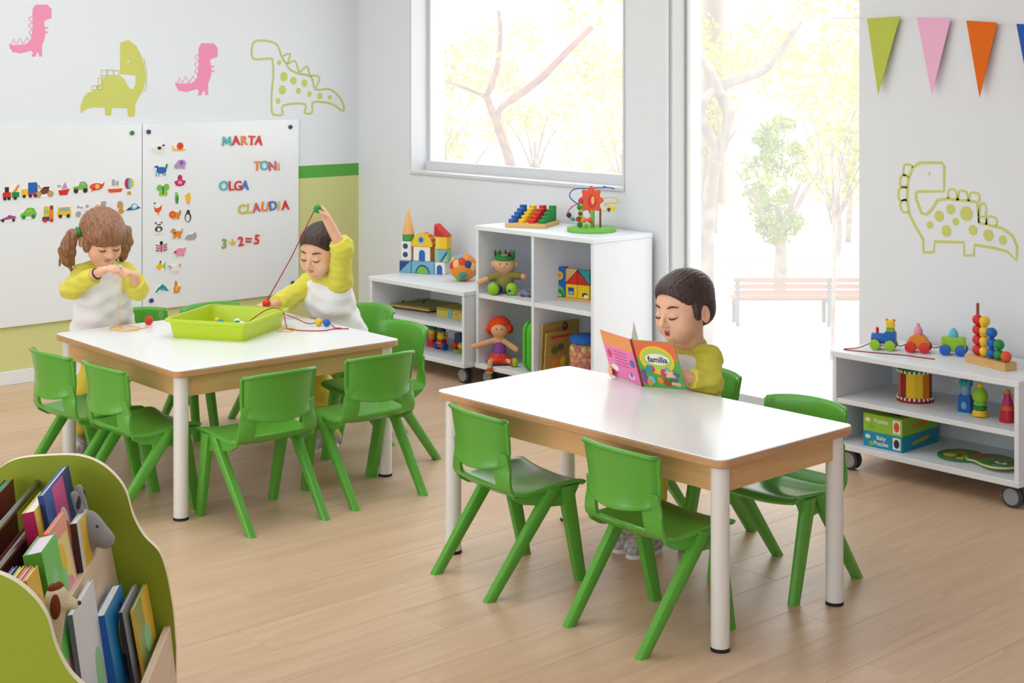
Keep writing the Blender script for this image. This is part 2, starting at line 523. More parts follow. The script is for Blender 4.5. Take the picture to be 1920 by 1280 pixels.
# glass door
d1 = thing('door_1', 'tall glass door to the street in a grey frame', 'door', ((DX0 + DX1)/2, YB, 0.0)); struct(d1)
hw = (DX1 - DX0)/2
fr = MB()
fr.box(-hw, 0.02, 0, -hw + 0.016, 0.16, DZ1).box(hw - 0.012, 0.02, 0, hw, 0.16, DZ1).box(-hw, 0.02, DZ1 - 0.02, hw, 0.16, DZ1)
fr.build('door_frame', M_door_frame, d1, bevel=0.003)
sf = MB()
sf.box(-hw + 0.016, 0.115, 0.012, -hw + 0.030, 0.155, DZ1 - 0.02).box(hw - 0.03, 0.115, 0.012, hw - 0.012, 0.155, DZ1 - 0.02)
sf.box(-hw + 0.016, 0.115, 0.012, hw - 0.012, 0.155, 0.07)
sf.build('door_leaf_frame', M_door_frame, d1, bevel=0.003)
MB().box(-hw + 0.028, 0.132, 0.06, hw - 0.028, 0.138, DZ1 - 0.03).build('pane', M_glass, d1)
MB().box(-hw, -0.005, 0.0, hw, 0.25, 0.012).build('threshold', M_frame, d1, bevel=0.003)
# ------------------------------------------------------------------ tables
M_top = mat('white_laminate', (240, 241, 243), 0.22, 0.5)
M_leg = mat('white_steel', (232, 229, 226), 0.35, 0.5)
M_black = mat('black_rubber', (38, 38, 42), 0.6, 0.3)
def table(label, cx, cy, w, l, rz):
    t = thing('table', label, 'table', (cx, cy, 0), rz)
    H = 0.53; R = 0.026
    MB().prism(rrect(-w/2 + 0.001, -l/2 + 0.001, w/2 - 0.001, l/2 - 0.001, 0.028), H - 0.004, H).build('tabletop', M_top, t, bevel=0.002, seg=1)
    MB().prism(rrect(-w/2, -l/2, w/2, l/2, 0.03), H - 0.026, H - 0.0035).build('edge_band', M_edge, t, bevel=0.004)
    ix, iy = w/2 - 0.044, l/2 - 0.044
    for sy in (-1, 1):
        MB().box(-ix + R*0.8, sy*(iy + 0.0) - 0.011, H - 0.100, ix - R*0.8, sy*(iy + 0.0) + 0.011, H - 0.026).build('apron', M_beech, t, bevel=0.002)
    for sx in (-1, 1):
        MB().box(sx*ix - 0.011, -iy + R*0.8, H - 0.100, sx*ix + 0.011, iy - R*0.8, H - 0.026).build('apron', M_beech, t, bevel=0.002)
    for sx in (-1, 1):
        for sy in (-1, 1):
            lg = MB().cyl((sx*ix, sy*iy, 0.008), (sx*ix, sy*iy, H - 0.026), R, n=24).build('leg', M_leg, t, smooth=True)
            MB().cyl((sx*ix, sy*iy, 0.0), (sx*ix, sy*iy, 0.010), R + 0.0008, n=24).build('foot_cap', M_black, lg, smooth=True)
    return t
table('square white table with wooden edge carrying the lime tray', -5.155, 3.190, 1.006, 0.968, math.radians(-2.0))
table('rectangular white table where the boy reads his book', -3.228, 3.469, 1.212, 0.612, 0.0)

# ------------------------------------------------------------------ chairs
M_green = mat('green_plastic', (92, 168, 58), 0.24, 0.5, bump=0.03, scale=400)
def catmull(P, t):
    n = len(P) - 1; x = min(max(t, 0), 0.99999) * n; i = int(x); u = x - i
    g = lambda k: P[min(max(k, 0), n)]
    p0, p1, p2, p3 = g(i-1), g(i), g(i+1), g(i+2)
    return [0.5*((2*b) + (c - a)*u + (2*a - 5*b + 4*c - d)*u*u + (3*b - a - 3*c + d)*u**3) for a, b, c, d in zip(p0, p1, p2, p3)]
def shell(mb, fn, nu, nv, th, keep=None):
    """a curved sheet with thickness: fn(u, v) -> point, u along, v across"""
    G = [[Vector(fn(i/nu, j/nv)) for j in range(nv + 1)] for i in range(nu + 1)]
    def nrm(i, j):
        a = G[min(i+1, nu)][j] - G[max(i-1, 0)][j]; b = G[i][min(j+1, nv)] - G[i][max(j-1, 0)]
        c = a.cross(b); return c.normalized() if c.length > 1e-9 else Vector((0, 0, 1))
    top = [[G[i][j] for j in range(nv+1)] for i in range(nu+1)]
    bot = [[G[i][j] - nrm(i, j)*th for j in range(nv+1)] for i in range(nu+1)]
    W = nv + 1; N = (nu+1)*W
    vs = [p for r in top for p in r] + [p for r in bot for p in r]
    fs = []; cells = {}
    for i in range(nu):
        for j in range(nv):
            if keep is None or keep((i + .5)/nu, (j + .5)/nv): cells[(i, j)] = 1
    for (i, j) in cells:
        a, b, c, d = i*W + j, i*W + j+1, (i+1)*W + j+1, (i+1)*W + j
        fs.append((a, d, c, b)); fs.append((N+a, N+b, N+c, N+d))
        for (ni, nj, p, q) in ((i-1, j, a, b), (i+1, j, c, d), (i, j-1, d, a), (i, j+1, b, c)):
            if (ni, nj) not in cells: fs.append((p, q, N+q, N+p))
    mb._add(vs, fs)
    return mb
def make_chair():
    t = thing('chair', 'green plastic chair', 'chair', (0, 0, 0))
    # seat pan rising at the rear into two side posts with a slot between them
    prof = [(0.186, 0.288), (0.180, 0.300), (0.150, 0.309), (0.07, 0.306), (-0.01, 0.297), (-0.065, 0.298), (-0.098, 0.316), (-0.113, 0.343), (-0.121, 0.373), (-0.126, 0.400), (-0.130, 0.425)]
    def seat_fn(u, v):
        y, z = catmull(prof, u)
        x = (v - 0.5)*2
        w = 0.165 if u < 0.5 else 0.165 - 0.022*min(1, (u - 0.5)*2.2)
        if u < 0.12: w -= 0.012*(1 - u/0.12)**2
        dz = 0.0; dy = 0.0
        if u < 0.55: dz = 0.010*abs(x)**3*(1 - u*0.4) - 0.004*(1 - x*x)
        r = max(0.0, (u - 0.5)/0.5)
        dy = 0.034*x*x*min(1.0, r*1.6)
        return (x*w, y + dy, z + dz)
    def keep(u, v):
        return not (0.63 < u and 0.17 < v < 0.83)
    sm = MB(); shell(sm, seat_fn, 32, 16, 0.011, keep)
    so = sm.build('seat', M_green, t, bevel=0.0025, seg=2); shade(so, 50)
    # backrest panel, dished, with a rolled lower lip and a turned rim
    def back_fn(u, v):
        x = (v - 0.5)*2
        z = 0.386 + 0.137*u
        y = -0.136 - 0.022*u
        w = 0.138 + 0.011*u
        y += 0.040*x*x
        e = min(1.0, (1 - abs(x))/0.08)
        z -= 0.020*(1 - x*x)*(1 - u)**2 - 0.010*(1 - abs(x)**3)*u**2
        y -= 0.016*(1 - u)**5
        y += 0.012*(1 - e)**2 * (1 if abs(x) > 0.9 else 0)
        return (x*w, y, z)
    bm_ = MB(); shell(bm_, back_fn, 14, 20, -0.014)
    bo = bm_.build('backrest', M_green, t, bevel=0.004, seg=2); shade(bo, 50)
    rim = MB().tube([back_fn(1.0, j/20) for j in range(21)], 0.0075, n=8)
    rim.tube([back_fn(i/14, 0.0) for i in range(15)], 0.0075, n=8).tube([back_fn(i/14, 1.0) for i in range(15)], 0.0075, n=8)
    ro = rim.build('back_rim', M_green, t); shade(ro, 180)
    # legs: A shaped pairs at each side
    for s in (-1, 1):
        for y0, y1, in ((0.062, -0.168), (0.106, 0.170)):
            a = Vector((s*0.158, y0, 0.304)); b = Vector((s*0.150, y1, 0.0))
            d = (b - a); n = 10; mb = MB(); vs = []; fs = []
            for k in range(6):
                u = k/5; c = a + d*u
                hx = 0.0170 - 0.002*u; hy = 0.0275 - 0.0085*u
                for i in range(n):
                    th = 2*math.pi*(i + .5)/n
                    cc, ss = math.cos(th), math.sin(th)
                    px = math.copysign(abs(cc)**0.6, cc)*hx; py = math.copysign(abs(ss)**0.6, ss)*hy
                    vs.append((c.x + px, c.y + py, c.z))
            for k in range(5):
                for i in range(n):
                    j = (i + 1) % n
                    fs.append((k*n + i, (k+1)*n + i, (k+1)*n + j, k*n + j))
            fs.append(tuple(range(n))); fs.append(tuple(range(6*n - 1, 5*n - 1, -1)))
            mb._add(vs, fs)
            lo = mb.build('leg', M_green, t); shade(lo, 35)
        sk = MB().prism([(0.165, 0.304), (0.140, 0.262), (0.100, 0.242), (0.055, 0.246), (0.0, 0.258), (-0.05, 0.268), (-0.085, 0.288), (-0.098, 0.314), (-0.06, 0.300), (0.10, 0.304)], -0.006, 0.006,
                        M=Matrix(((0, 0, 1, s*0.153), (1, 0, 0, 0), (0, 1, 0, 0), (0, 0, 0, 1))))
        sk.build('side_rail', M_green, t, bevel=0.003)
    return t
chair0 = make_chair()
CH = [  # x, y, facing in degrees (0 = faces the window wall), label
 (-5.305, 2.645, 2, 'green chair at the corner beside the girl, its back farther from the tray'),
 (-4.938, 2.672, 0, 'green chair pushed under the square table beside its nearest leg'),
 (-4.540, 2.960, 89, 'green chair standing before the square table, seen whole from behind'),
 (-4.548, 3.412, 87, 'green chair seen from behind at the corner of the square table nearer the trolley'),
 (-5.338, 3.945, 174, 'green chair the boy with the red string sits on'),
 (-4.885, 3.752, 180, 'empty green chair beside the boy with the red string, facing the tray'),
 (-5.830, 3.215, -92, 'green chair beside the girl, only its flat back top shows over the table'),
 (-5.740, 3.545, -88, 'green chair behind the lime tray, its shiny back below the whiteboard'),
 (-3.497, 3.180, -8, 'green chair under the reading table by its leg nearest the square table'),
 (-2.910, 3.186, -4, 'green chair at the reading table by its nearest corner leg'),
 (-3.435, 3.950, 178, 'green chair the reading boy sits on'),
 (-2.902, 3.805, 182, 'empty green chair beside the reading boy, in front of the toy shelf'),
]
for i, (x, y, a, lab) in enumerate(CH):
    c = chair0 if i == 0 else copy_tree(chair0)
    c.location = (x, y, 0); c.rotation_euler = (0, 0, math.radians(a))
    tag(c, lab, 'chair', 'green plastic chairs at the two tables')

# ------------------------------------------------------------------ white shelves on castors
M_shelf = mat('white_melamine', (234, 237, 243), 0.4, 0.4)
M_grey = mat('castor_grey', (150, 152, 158), 0.45, 0.5)
M_tyre = mat('castor_tyre', (62, 66, 74), 0.55, 0.4)
M_metal = mat('bright_metal', (190, 190, 192), 0.25, 0.5, metal=0.9)
def castor(par, x, y, ztop):
    k = thing('castor', None, None, (x, y, 0)); k.parent = par
    del_keys = [q for q in ('label', 'category') if q in k.keys()]
    for q in del_keys: del k[q]
    for s in (-1, 1):
        MB().cyl((0.006, s*0.006, 0.040), (0.006, s*0.019, 0.040), 0.040, n=24).build('wheel', M_tyre, k, smooth=True, bevel=0.003)
        MB().cyl((0.006, s*0.0185, 0.040), (0.006, s*0.0215, 0.040), 0.030, n=24).build('wheel_cover', M_grey if True else M_tyre, k, smooth=True)
    hb = MB().box(-0.012, -0.0055, 0.03, 0.02, 0.0055, 0.072).cyl((0, 0, 0.06), (0, 0, ztop - 0.004), 0.010, n=12).box(-0.028, -0.028, ztop - 0.005, 0.028, 0.028, ztop)
    hb.build('bracket', M_metal, k)
    MB().prism([(-0.045, 0.03), (-0.03, 0.055), (-0.01, 0.07), (-0.005, 0.06), (-0.025, 0.03)], -0.012, 0.012,
               M=Matrix(((1, 0, 0, 0), (0, 0, 1, 0), (0, 1, 0, 0), (0, 0, 0, 1)))).build('brake_lever', M_grey, k, bevel=0.002)
    return k
SH_D = 0.40
def low_shelf(label, x0, x1, yf, SH_D=0.40):
    w = x1 - x0
    t = thing('shelf_trolley', label, 'shelf', (x0 + w/2, yf + SH_D/2, 0))
    a = w/2; d = SH_D/2; T = 0.018
    MB().box(-a - 0.004, -d - 0.006, 0.442, a + 0.004, d, 0.465).build('top_board', M_shelf, t, bevel=0.003)
    MB().box(-a, -d, 0.108, -a + T, d, 0.442).build('side_panel', M_shelf, t, bevel=0.001, seg=1)
    MB().box(a - T, -d, 0.108, a, d, 0.442).build('side_panel', M_shelf, t, bevel=0.001, seg=1)
    MB().box(-a + T, d - 0.012, 0.108, a - T, d - 0.001, 0.442).build('back_panel', M_shelf, t)
    MB().box(-a + T, -d + 0.004, 0.262, a - T, d - 0.012, 0.282).build('shelf_board', M_shelf, t, bevel=0.001, seg=1)
    MB().box(-a - 0.004, -d - 0.006, 0.084, a + 0.004, d, 0.108).build('bottom_board', M_shelf, t, bevel=0.003)
    for sx in (-1, 1):
        for sy in (-1, 1): castor(t, sx*(a - 0.05), sy*(d - 0.045), 0.084)
    return t
YS = 4.985
low_shelf('low white trolley shelf with the soft castle blocks on top', -6.515, -5.738, 4.925, 0.42)
low_shelf('low white trolley shelf with the toy train and bead stacker on top', -3.572, -2.772, YS)
# cube shelf 2 x 2
cx0, cx1 = -5.718, -4.895
w = cx1 - cx0; a = w/2; d = SH_D/2; T = 0.018
cs = thing('cube_shelf', 'tall white cube shelf of four open compartments', 'shelf', (cx0 + a, YS + d, 0))
MB().box(-a - 0.004, -d - 0.006, 0.772, a + 0.004, d, 0.795).build('top_board', M_shelf, cs, bevel=0.003)
MB().box(-a, -d, 0.108, -a + T, d, 0.772).build('side_panel', M_shelf, cs, bevel=0.001, seg=1)
MB().box(a - T, -d, 0.108, a, d, 0.772).build('side_panel', M_shelf, cs, bevel=0.001, seg=1)
MB().box(-a + T, d - 0.012, 0.108, a - T, d - 0.001, 0.772).build('back_panel', M_shelf, cs)
MB().box(-T/2, -d + 0.002, 0.108, T/2, d - 0.012, 0.772).build('divider', M_shelf, cs)
for s0, s1 in ((-a + T, -T/2), (T/2, a - T)):
    MB().box(s0, -d + 0.004, 0.434, s1, d - 0.012, 0.456).build('shelf_board', M_shelf, cs, bevel=0.001, seg=1)
MB().box(-a - 0.004, -d - 0.006, 0.084, a + 0.004, d, 0.108).build('bottom_board', M_shelf, cs, bevel=0.003)
for sx in (-1, 1):
    for sy in (-1, 1): castor(cs, sx*(a - 0.05), sy*(d - 0.045), 0.084)

# ------------------------------------------------------------------ whiteboards
M_board = mat('whiteboard', (238, 241, 244), 0.18, 0.5)
M_bedge = mat('board_edge', (196, 196, 198), 0.5, 0.4)
def board(label, y0, y1):
    t = thing('whiteboard', label, 'whiteboard', (XL, (y0 + y1)/2, 0.29))
    h = (y1 - y0)/2
    MB().box(0.004, -h, 0, 0.018, h, 0.996).build('panel', M_board, t, bevel=0.002)
    MB().box(0.0, -h + 0.01, 0.01, 0.0045, h - 0.01, 0.986).build('backing', M_bedge, t)
    return t
board('whiteboard holding two rows of vehicle magnets behind the girl', 2.984, 3.981)
board('whiteboard with animal magnets and coloured letter names', 3.986, 4.979)
# ------------------------------------------------------------------ toys: colours
def pm(name, c, rough=0.4): return mat('toy_' + name, c, rough, 0.4)
P_red = pm('red', (214, 44, 38)); P_blue = pm('blue', (30, 98, 186)); P_sky = pm('sky', (120, 178, 208), 0.7)
P_navy = pm('navy', (44, 74, 122), 0.6); P_yel = pm('yellow', (240, 196, 40)); P_org = pm('orange', (232, 138, 40))
P_grn = pm('green', (30, 140, 66)); P_lime = pm('lime', (150, 200, 44)); P_wht = pm('white', (238, 234, 224), 0.6)
P_pink = pm('pink', (236, 150, 176)); P_teal = pm('teal', (40, 150, 160)); P_cyan = pm('cyan', (96, 196, 212))
P_brn = pm('brown', (120, 66, 40)); P_dark = pm('dark', (46, 44, 52)); P_mag = pm('magenta', (190, 40, 110)); P_pur = pm('purple', (140, 70, 160), 0.8)
P_peach = pm('peach', (240, 190, 120), 0.7); P_skin = pm('doll_skin', (226, 176, 136), 0.85); P_olive = pm('olive', (160, 150, 84), 0.9)
P_mint = pm('mint', (150, 205, 150), 0.7); P_leaf = pm('leaf', (120, 190, 80), 0.7); P_ored = pm('orange_red', (226, 84, 40))
W_nat = wood_mat('natural_wood', (226, 186, 122), (208, 162, 96), rough=0.5, scale=4, stretch=(2, 2, 20), hue=0.03)
FRONT = Matrix(((1, 0, 0, 0), (0, 0, -1, 0), (0, 1, 0, 0), (0, 0, 0, 1)))    # (x, y) drawing -> upright, facing -Y
def Fy(y): return Matrix.Translation((0, y, 0)) @ FRONT

# ---- soft castle blocks on the left trolley
CA = math.radians(26)
def castle(name, label, x, z):
    ox, oy = -6.520 + x*math.cos(CA), 5.128 + x*math.sin(CA)
    return thing(name, label, 'toy block', (ox, oy, 0.465 + z), CA, 'soft castle blocks')
D = 0.062
t = castle('toy_block', 'blue soft block with a navy corner under the white tower', 0.0, 0)
MB().box(0, 0, 0, 0.070, D, 0.067).build('body', P_sky, t, bevel=0.005)
MB().prism([(0.004, 0.063), (0.066, 0.063), (0.004, 0.006)], 0, 0.0012, M=Fy(-0.0002)).build('corner_patch', P_navy, t)
t = castle('toy_block', 'long blue soft block with a green arch patch', 0.073, 0)
MB().box(0, 0, 0, 0.136, D, 0.067).build('body', P_sky, t, bevel=0.005)
MB().prism(circle(0.068, 0.002, 0.042, 0.046, 18, 0, math.pi), 0, 0.001, M=Fy(-0.0002)).build('arch_rim', P_navy, t)
MB().prism(circle(0.068, 0.002, 0.035, 0.038, 18, 0, math.pi), 0, 0.002, M=Fy(-0.0004)).build('arch_patch', P_leaf, t)
t = castle('toy_block', 'small white soft block with a blue arched door beside the ball', 0.212, 0)
MB().box(0, 0, 0, 0.062, D, 0.067).build('body', P_wht, t, bevel=0.005)
MB().prism([(0.014, 0.002), (0.046, 0.002)] + circle(0.030, 0.034, 0.016, 0.018, 12, 0, math.pi), 0, 0.001, M=Fy(-0.0002)).build('door_patch', P_blue, t)
t = castle('toy_block', 'tall white soft block with two navy round windows', 0.010, 0.0675)
MB().box(0, 0, 0, 0.062, D - 0.006, 0.104).build('body', P_wht, t, bevel=0.006)
for z in (0.032, 0.078): MB().prism(circle(0.028, z, 0.015), 0, 0.001, M=Fy(-0.0002)).build('round_window', P_navy, t)
t = castle('toy_block', 'white house shaped soft block with a blue door and yellow sides', 0.084, 0.0675)
MB().box(0.0012, 0.001, 0, 0.104, D, 0.080).build('body', P_org, t, bevel=0.004)
MB().box(0.002, -0.001, 0.001, 0.102, 0.004, 0.079).build('front_panel', P_wht, t, bevel=0.002)
MB().prism([(0.036, 0.002), (0.072, 0.002)] + circle(0.054, 0.040, 0.018, 0.022, 12, 0, math.pi), 0, 0.001, M=Fy(-0.0012)).build('door_patch', P_blue, t)
t = castle('toy_cylinder', 'green soft cylinder under the orange cone', 0.042, 0.172)
MB().cyl((0, 0.03, 0), (0, 0.03, 0.036), 0.032, n=24).build('body', pm('soft_green', (84, 160, 76), 0.8), t, smooth=True, bevel=0.004)
t = castle('toy_cone', 'orange soft cone with a yellow tip on the castle tower', 0.042, 0.2085)
MB().lathe([(0.033, 0), (0.034, 0.004), (0.012, 0.104), (0.009, 0.112)], 24, c=(0, 0.03, 0)).build('body', P_peach, t, smooth=True)
MB().ball((0, 0.03, 0.118), 0.0095).build('tip', P_yel, t, smooth=True)
t = castle('toy_roof', 'yellow half round soft roof with a blue round window', 0.074, 0.148)
hp = [(0.0, 0.0), (0.128, 0.0)] + circle(0.064, 0.004, 0.062, 0.068, 16, 0.0, math.pi)
MB().prism(hp, 0, 0.004, M=Fy(0.0)).build('front_panel', P_org if False else P_yel, t)
MB().prism(hp, 0, 0.056, M=Fy(0.0565)).build('body', P_ored, t)
for k in range(7):
    a0 = math.pi*(k + 0.2)/7; a1 = math.pi*(k + 0.7)/7
    MB().prism(circle(0.064, 0.004, 0.0635, 0.0695, 4, a0, a1) + circle(0.064, 0.004, 0.0615, 0.0675, 4, a1, a0), 0, 0.05, M=Fy(0.0545)).build('stripe', P_yel, t)
MB().prism(circle(0.060, 0.036, 0.018), 0, 0.001, M=Fy(-0.0042)).build('window_rim', P_sky, t)
MB().prism(circle(0.060, 0.036, 0.012), 0, 0.0018, M=Fy(-0.0044)).build('round_window', P_blue, t)
t = castle('toy_block', 'green soft block with a blue triangular patch above the arched door', 0.216, 0.0675)
MB().box(0, 0, 0, 0.072, D, 0.067).build('body', P_mint, t, bevel=0.005)
MB().prism([(0.020, 0.064), (0.069, 0.064), (0.069, 0.044), (0.038, 0.003), (0.020, 0.003)], 0, 0.001, M=Fy(-0.0002)).build('patch', P_sky, t)
MB().prism([(0.069, 0.044), (0.069, 0.064), (0.030, 0.003), (0.038, 0.003)], 0, 0.0016, M=Fy(-0.0002)).build('stripe', P_navy, t)
t = castle('toy_block', 'plain yellow soft cube under the red roof', 0.214, 0.135)
MB().box(0, 0, 0, 0.073, D, 0.070).build('body', P_yel, t, bevel=0.007)
MB().box(0.004, -0.0006, 0.004, 0.03, 0.003, 0.066).build('front_panel', pm('pale_yellow', (244, 212, 90), 0.7), t, bevel=0.002)
t = castle('toy_roof', 'red triangular soft roof on the yellow cube', 0.206, 0.2055)
MB().prism([(0, 0), (0.086, 0), (0.012, 0.066), (0.004, 0.066)], 0, D, M=Fy(D)).build('body', P_red, t, bevel=0.004)
MB().prism([(0.008, 0.003), (0.052, 0.003), (0.010, 0.050)], 0, 0.0012, M=Fy(-0.0002)).build('front_panel', pm('deep_red', (190, 30, 44)), t)

# ball: patchwork of round felt pads
t = thing('patchwork_ball', 'soft ball with red, orange and teal felt circles', 'ball', (-6.035, 5.175, 0.465 + 0.073))
MB().ball((0, 0, 0), 0.072, 28).build('body', P_org, t, smooth=True)
random.seed(3)
pads = [(-0.2, -0.75, 0.15, P_red), (0.55, -0.62, 0.5, P_red), (0.6, -0.55, -0.5, P_teal), (0.2, -0.9, 0.35, P_peach), (-0.55, -0.5, -0.3, P_peach), (0.15, -0.65, -0.75, P_leaf),
        (-0.62, -0.45, 0.45, P_wht), (-0.75, -0.5, 0.05, P_sky), (0.95, 0.1, 0.1, P_peach), (0.1, -0.5, 0.85, P_sky), (0.85, -0.3, 0.3, P_navy), (-0.2, 0.9, 0.2, P_red), (0.3, 0.6, -0.5, P_teal)]
for x, y, z, m in pads:
    n = Vector((x, y, z)).normalized()
    MB().lathe([(0.021, 0.066), (0.021, 0.0705), (0.016, 0.0735), (0.006, 0.0748)], 16, M=Vector((0, 0, 1)).rotation_difference(n).to_matrix().to_4x4()).build('felt_patch', m, t, smooth=True)

# ---- left trolley, middle shelf (z .282) and bottom (z .108)
t = thing('peg_board', 'olive peg board with a wooden edge lying on the trolley shelf', 'board game', (-6.375, 5.190, 0.282), math.radians(8))
MB().box(-0.15, -0.125, 0.012, 0.15, 0.125, 0.020).build('base', W_nat, t)
MB().box(-0.146, -0.121, 0.0195, 0.146, 0.121, 0.026).build('field', P_olive, t, bevel=0.002)
MB().box(-0.14, -0.11, 0.0, 0.12, 0.11, 0.0122).build('tray', pm('dark_wood', (104, 74, 44), 0.7), t)
random.seed(8)
for i in range(9):
    x, y = random.uniform(-0.12, 0.12), random.uniform(-0.1, 0.1)
    MB().cyl((x, y, 0.026), (x, y, 0.036), 0.006, n=10).build('peg', [P_teal, P_olive, P_dark][i % 3], t, smooth=True)
t = thing('game_box', 'small yellow game box with a turquoise picture', 'box', (-6.030, 5.135, 0.282), math.radians(3))
MB().box(-0.105, -0.058, 0, 0.105, 0.09, 0.046).build('body', pm('box_yellow', (222, 204, 84), 0.5), t, bevel=0.002)
MB().box(-0.1055, -0.0585, 0.032, 0.1055, 0.0905, 0.0475).build('lid', pm('box_olive', (176, 170, 60), 0.5), t, bevel=0.002)
MB().prism(circle(0.0, 0.022, 0.017, 0.02), 0, 0.001, M=Fy(-0.0592)).build('picture', P_cyan, t)
MB().prism(rrect(0.03, 0.008, 0.062, 0.040, 0.004), 0, 0.001, M=Fy(-0.0592)).build('label_panel', P_peach, t)
MB().prism(circle(0.046, 0.026, 0.009), 0, 0.0018, M=Fy(-0.0592)).build('picture', P_org, t)
t = thing('stacking_figure', 'wooden figure of red and yellow discs beside the rocket', 'toy', (-6.205, 5.105, 0.108))
MB().cbox((0, 0, 0.02), (0.05, 0.04, 0.04)).build('base', P_red, t, bevel=0.004)
MB().cyl((0, 0, 0.04), (0, 0, 0.068), 0.02, n=18).build('disc', P_org, t, smooth=True)
MB().cyl((0, 0, 0.068), (0, 0, 0.09), 0.022, n=18).build('disc', P_yel, t, smooth=True)
MB().cyl((0, 0, 0.09), (0, 0, 0.104), 0.024, n=18).build('hat', P_grn, t, smooth=True)
MB().cbox((0.045, 0.015, 0.05), (0.036, 0.036, 0.10)).build('post', pm('bottle_green', (34, 78, 60)), t, bevel=0.005)
t = thing('toy_rocket', 'wooden rocket with a navy cone, yellow belly and blue wheels', 'toy', (-6.105, 5.085, 0.108))
MB().cbox((0, 0, 0.032), (0.042, 0.04, 0.045)).build('base', P_red, t, bevel=0.006)
for s in (-1, 1):
    MB().cyl((s*0.022, -0.006, 0.019), (s*0.040, -0.006, 0.019), 0.019, n=18).build('wheel', P_blue, t, smooth=True)
    MB().ball((s*0.010, -0.02, 0.036), 0.005, 10).build('headlight', P_wht, t, smooth=True)
MB().lathe([(0.020, 0), (0.024, 0.012), (0.02, 0.03)], 18, c=(0, 0, 0.055)).build('belly', P_yel, t, smooth=True)
MB().lathe([(0.021, 0), (0.022, 0.01)], 18, c=(0, 0, 0.085)).build('ring', P_org, t, smooth=True)
MB().lathe([(0.022, 0), (0.013, 0.034), (0.011, 0.05), (0.004, 0.054)], 18, c=(0, 0, 0.095)).build('nose_cone', P_navy, t, smooth=True)
for k in range(3): MB().cbox((0.034, 0.0, 0.065 + k*0.012), (0.03, 0.006, 0.005)).build('fin', [P_org, P_brn, P_grn][k], t, bevel=0.001)
t = thing('toy_cube_stack', 'navy cube on red, yellow and green balls at the trolley end', 'toy', (-5.975, 5.10, 0.108))
MB().cyl((0, 0, 0), (0, 0, 0.018), 0.034, n=20).build('base', P_leaf, t, smooth=True, bevel=0.004)
MB().ball((-0.022, -0.006, 0.038), 0.022).build('bead', P_red, t, smooth=True)
MB().ball((0.022, -0.006, 0.038), 0.022).build('bead', P_yel, t, smooth=True)
MB().ball((0, 0.022, 0.038), 0.022).build('bead', P_org, t, smooth=True)
MB().cbox((0, 0.004, 0.076), (0.05, 0.046, 0.046)).build('cube_block', P_navy, t, bevel=0.003)

# ---- on top of the cube shelf (z .795)
t = thing('peg_stacker', 'wooden peg board with blue, yellow, red and green cylinders', 'toy', (-5.470, 5.105, 0.795), math.radians(28))
MB().box(-0.105, -0.035, 0, 0.105, 0.20, 0.022).build('base', W_nat, t, bevel=0.002)
for j, m in enumerate((P_blue, P_yel, P_red, P_grn)):
    for i in range(5):
        x = -0.077 + j*0.052; y = -0.006 + i*0.042; h = 0.018 + 0.014*i
        MB().cyl((x, y, 0.022), (x, y, 0.022 + h), 0.0185, n=18).build('cylinder_peg', m, t, smooth=True)
# bead maze
t = thing('bead_maze', 'wire bead maze with an orange flower face on a green disc', 'toy', (-5.135, 5.215, 0.795), math.radians(35))
MB().cyl((0, 0, 0), (0, 0, 0.020), 0.118, n=40).build('base', P_leaf, t, smooth=True, bevel=0.004)
pet = []
for i in range(48):
    a = 2*math.pi*i/48; r = 0.058 + 0.009*math.cos(8*a)
    pet.append((r*math.cos(a)*0.92, 0.150 + r*math.sin(a)*1.05))
MB().prism(pet, 0, 0.014, M=Fy(0.0)).build('flower_head', P_ored, t, bevel=0.003)
MB().prism(circle(0.004, 0.145, 0.020, 0.032), 0, 0.003, M=Fy(-0.0142)).build('face_ring', P_red, t)
MB().prism(circle(0.010, 0.15, 0.008, 0.020), 0, 0.003, M=Fy(-0.0172)).build('face_mark', P_peach, t)
MB().cyl((0.006, -0.007, 0.02), (0.006, -0.007, 0.10), 0.011, n=12).build('stem', P_leaf, t, smooth=True)
MB().cyl((0.045, -0.01, 0.02), (0.045, -0.01, 0.11), 0.005, n=10).build('post', P_brn, t, smooth=True)
MB().cyl((-0.05, -0.01, 0.02), (-0.05, -0.01, 0.135), 0.010, n=10).build('post', P_lime, t, smooth=True)
MB().tube([(-0.05, -0.01, 0.12), (-0.10, -0.03, 0.165), (-0.085, 0.01, 0.20), (0, 0.02, 0.205), (0.08, 0.0, 0.212), (0.115, -0.02, 0.208), (0.06, -0.02, 0.218)], 0.0028, sub=6).build('wire', P_blue, t, smooth=True)
MB().tube([(0.04, -0.01, 0.16), (0.11, -0.01, 0.165), (0.125, 0.02, 0.14), (0.06, 0.02, 0.13), (0.12, -0.02, 0.11), (0.05, -0.02, 0.10)], 0.0026, sub=6).build('wire', P_yel, t, smooth=True)
MB().tube([(-0.05, -0.01, 0.14), (-0.10, -0.02, 0.11), (-0.11, -0.03, 0.07), (-0.06, -0.04, 0.055), (0.0, -0.05, 0.06), (0.02, -0.04, 0.022)], 0.0026, sub=6).build('wire', P_red, t, smooth=True)
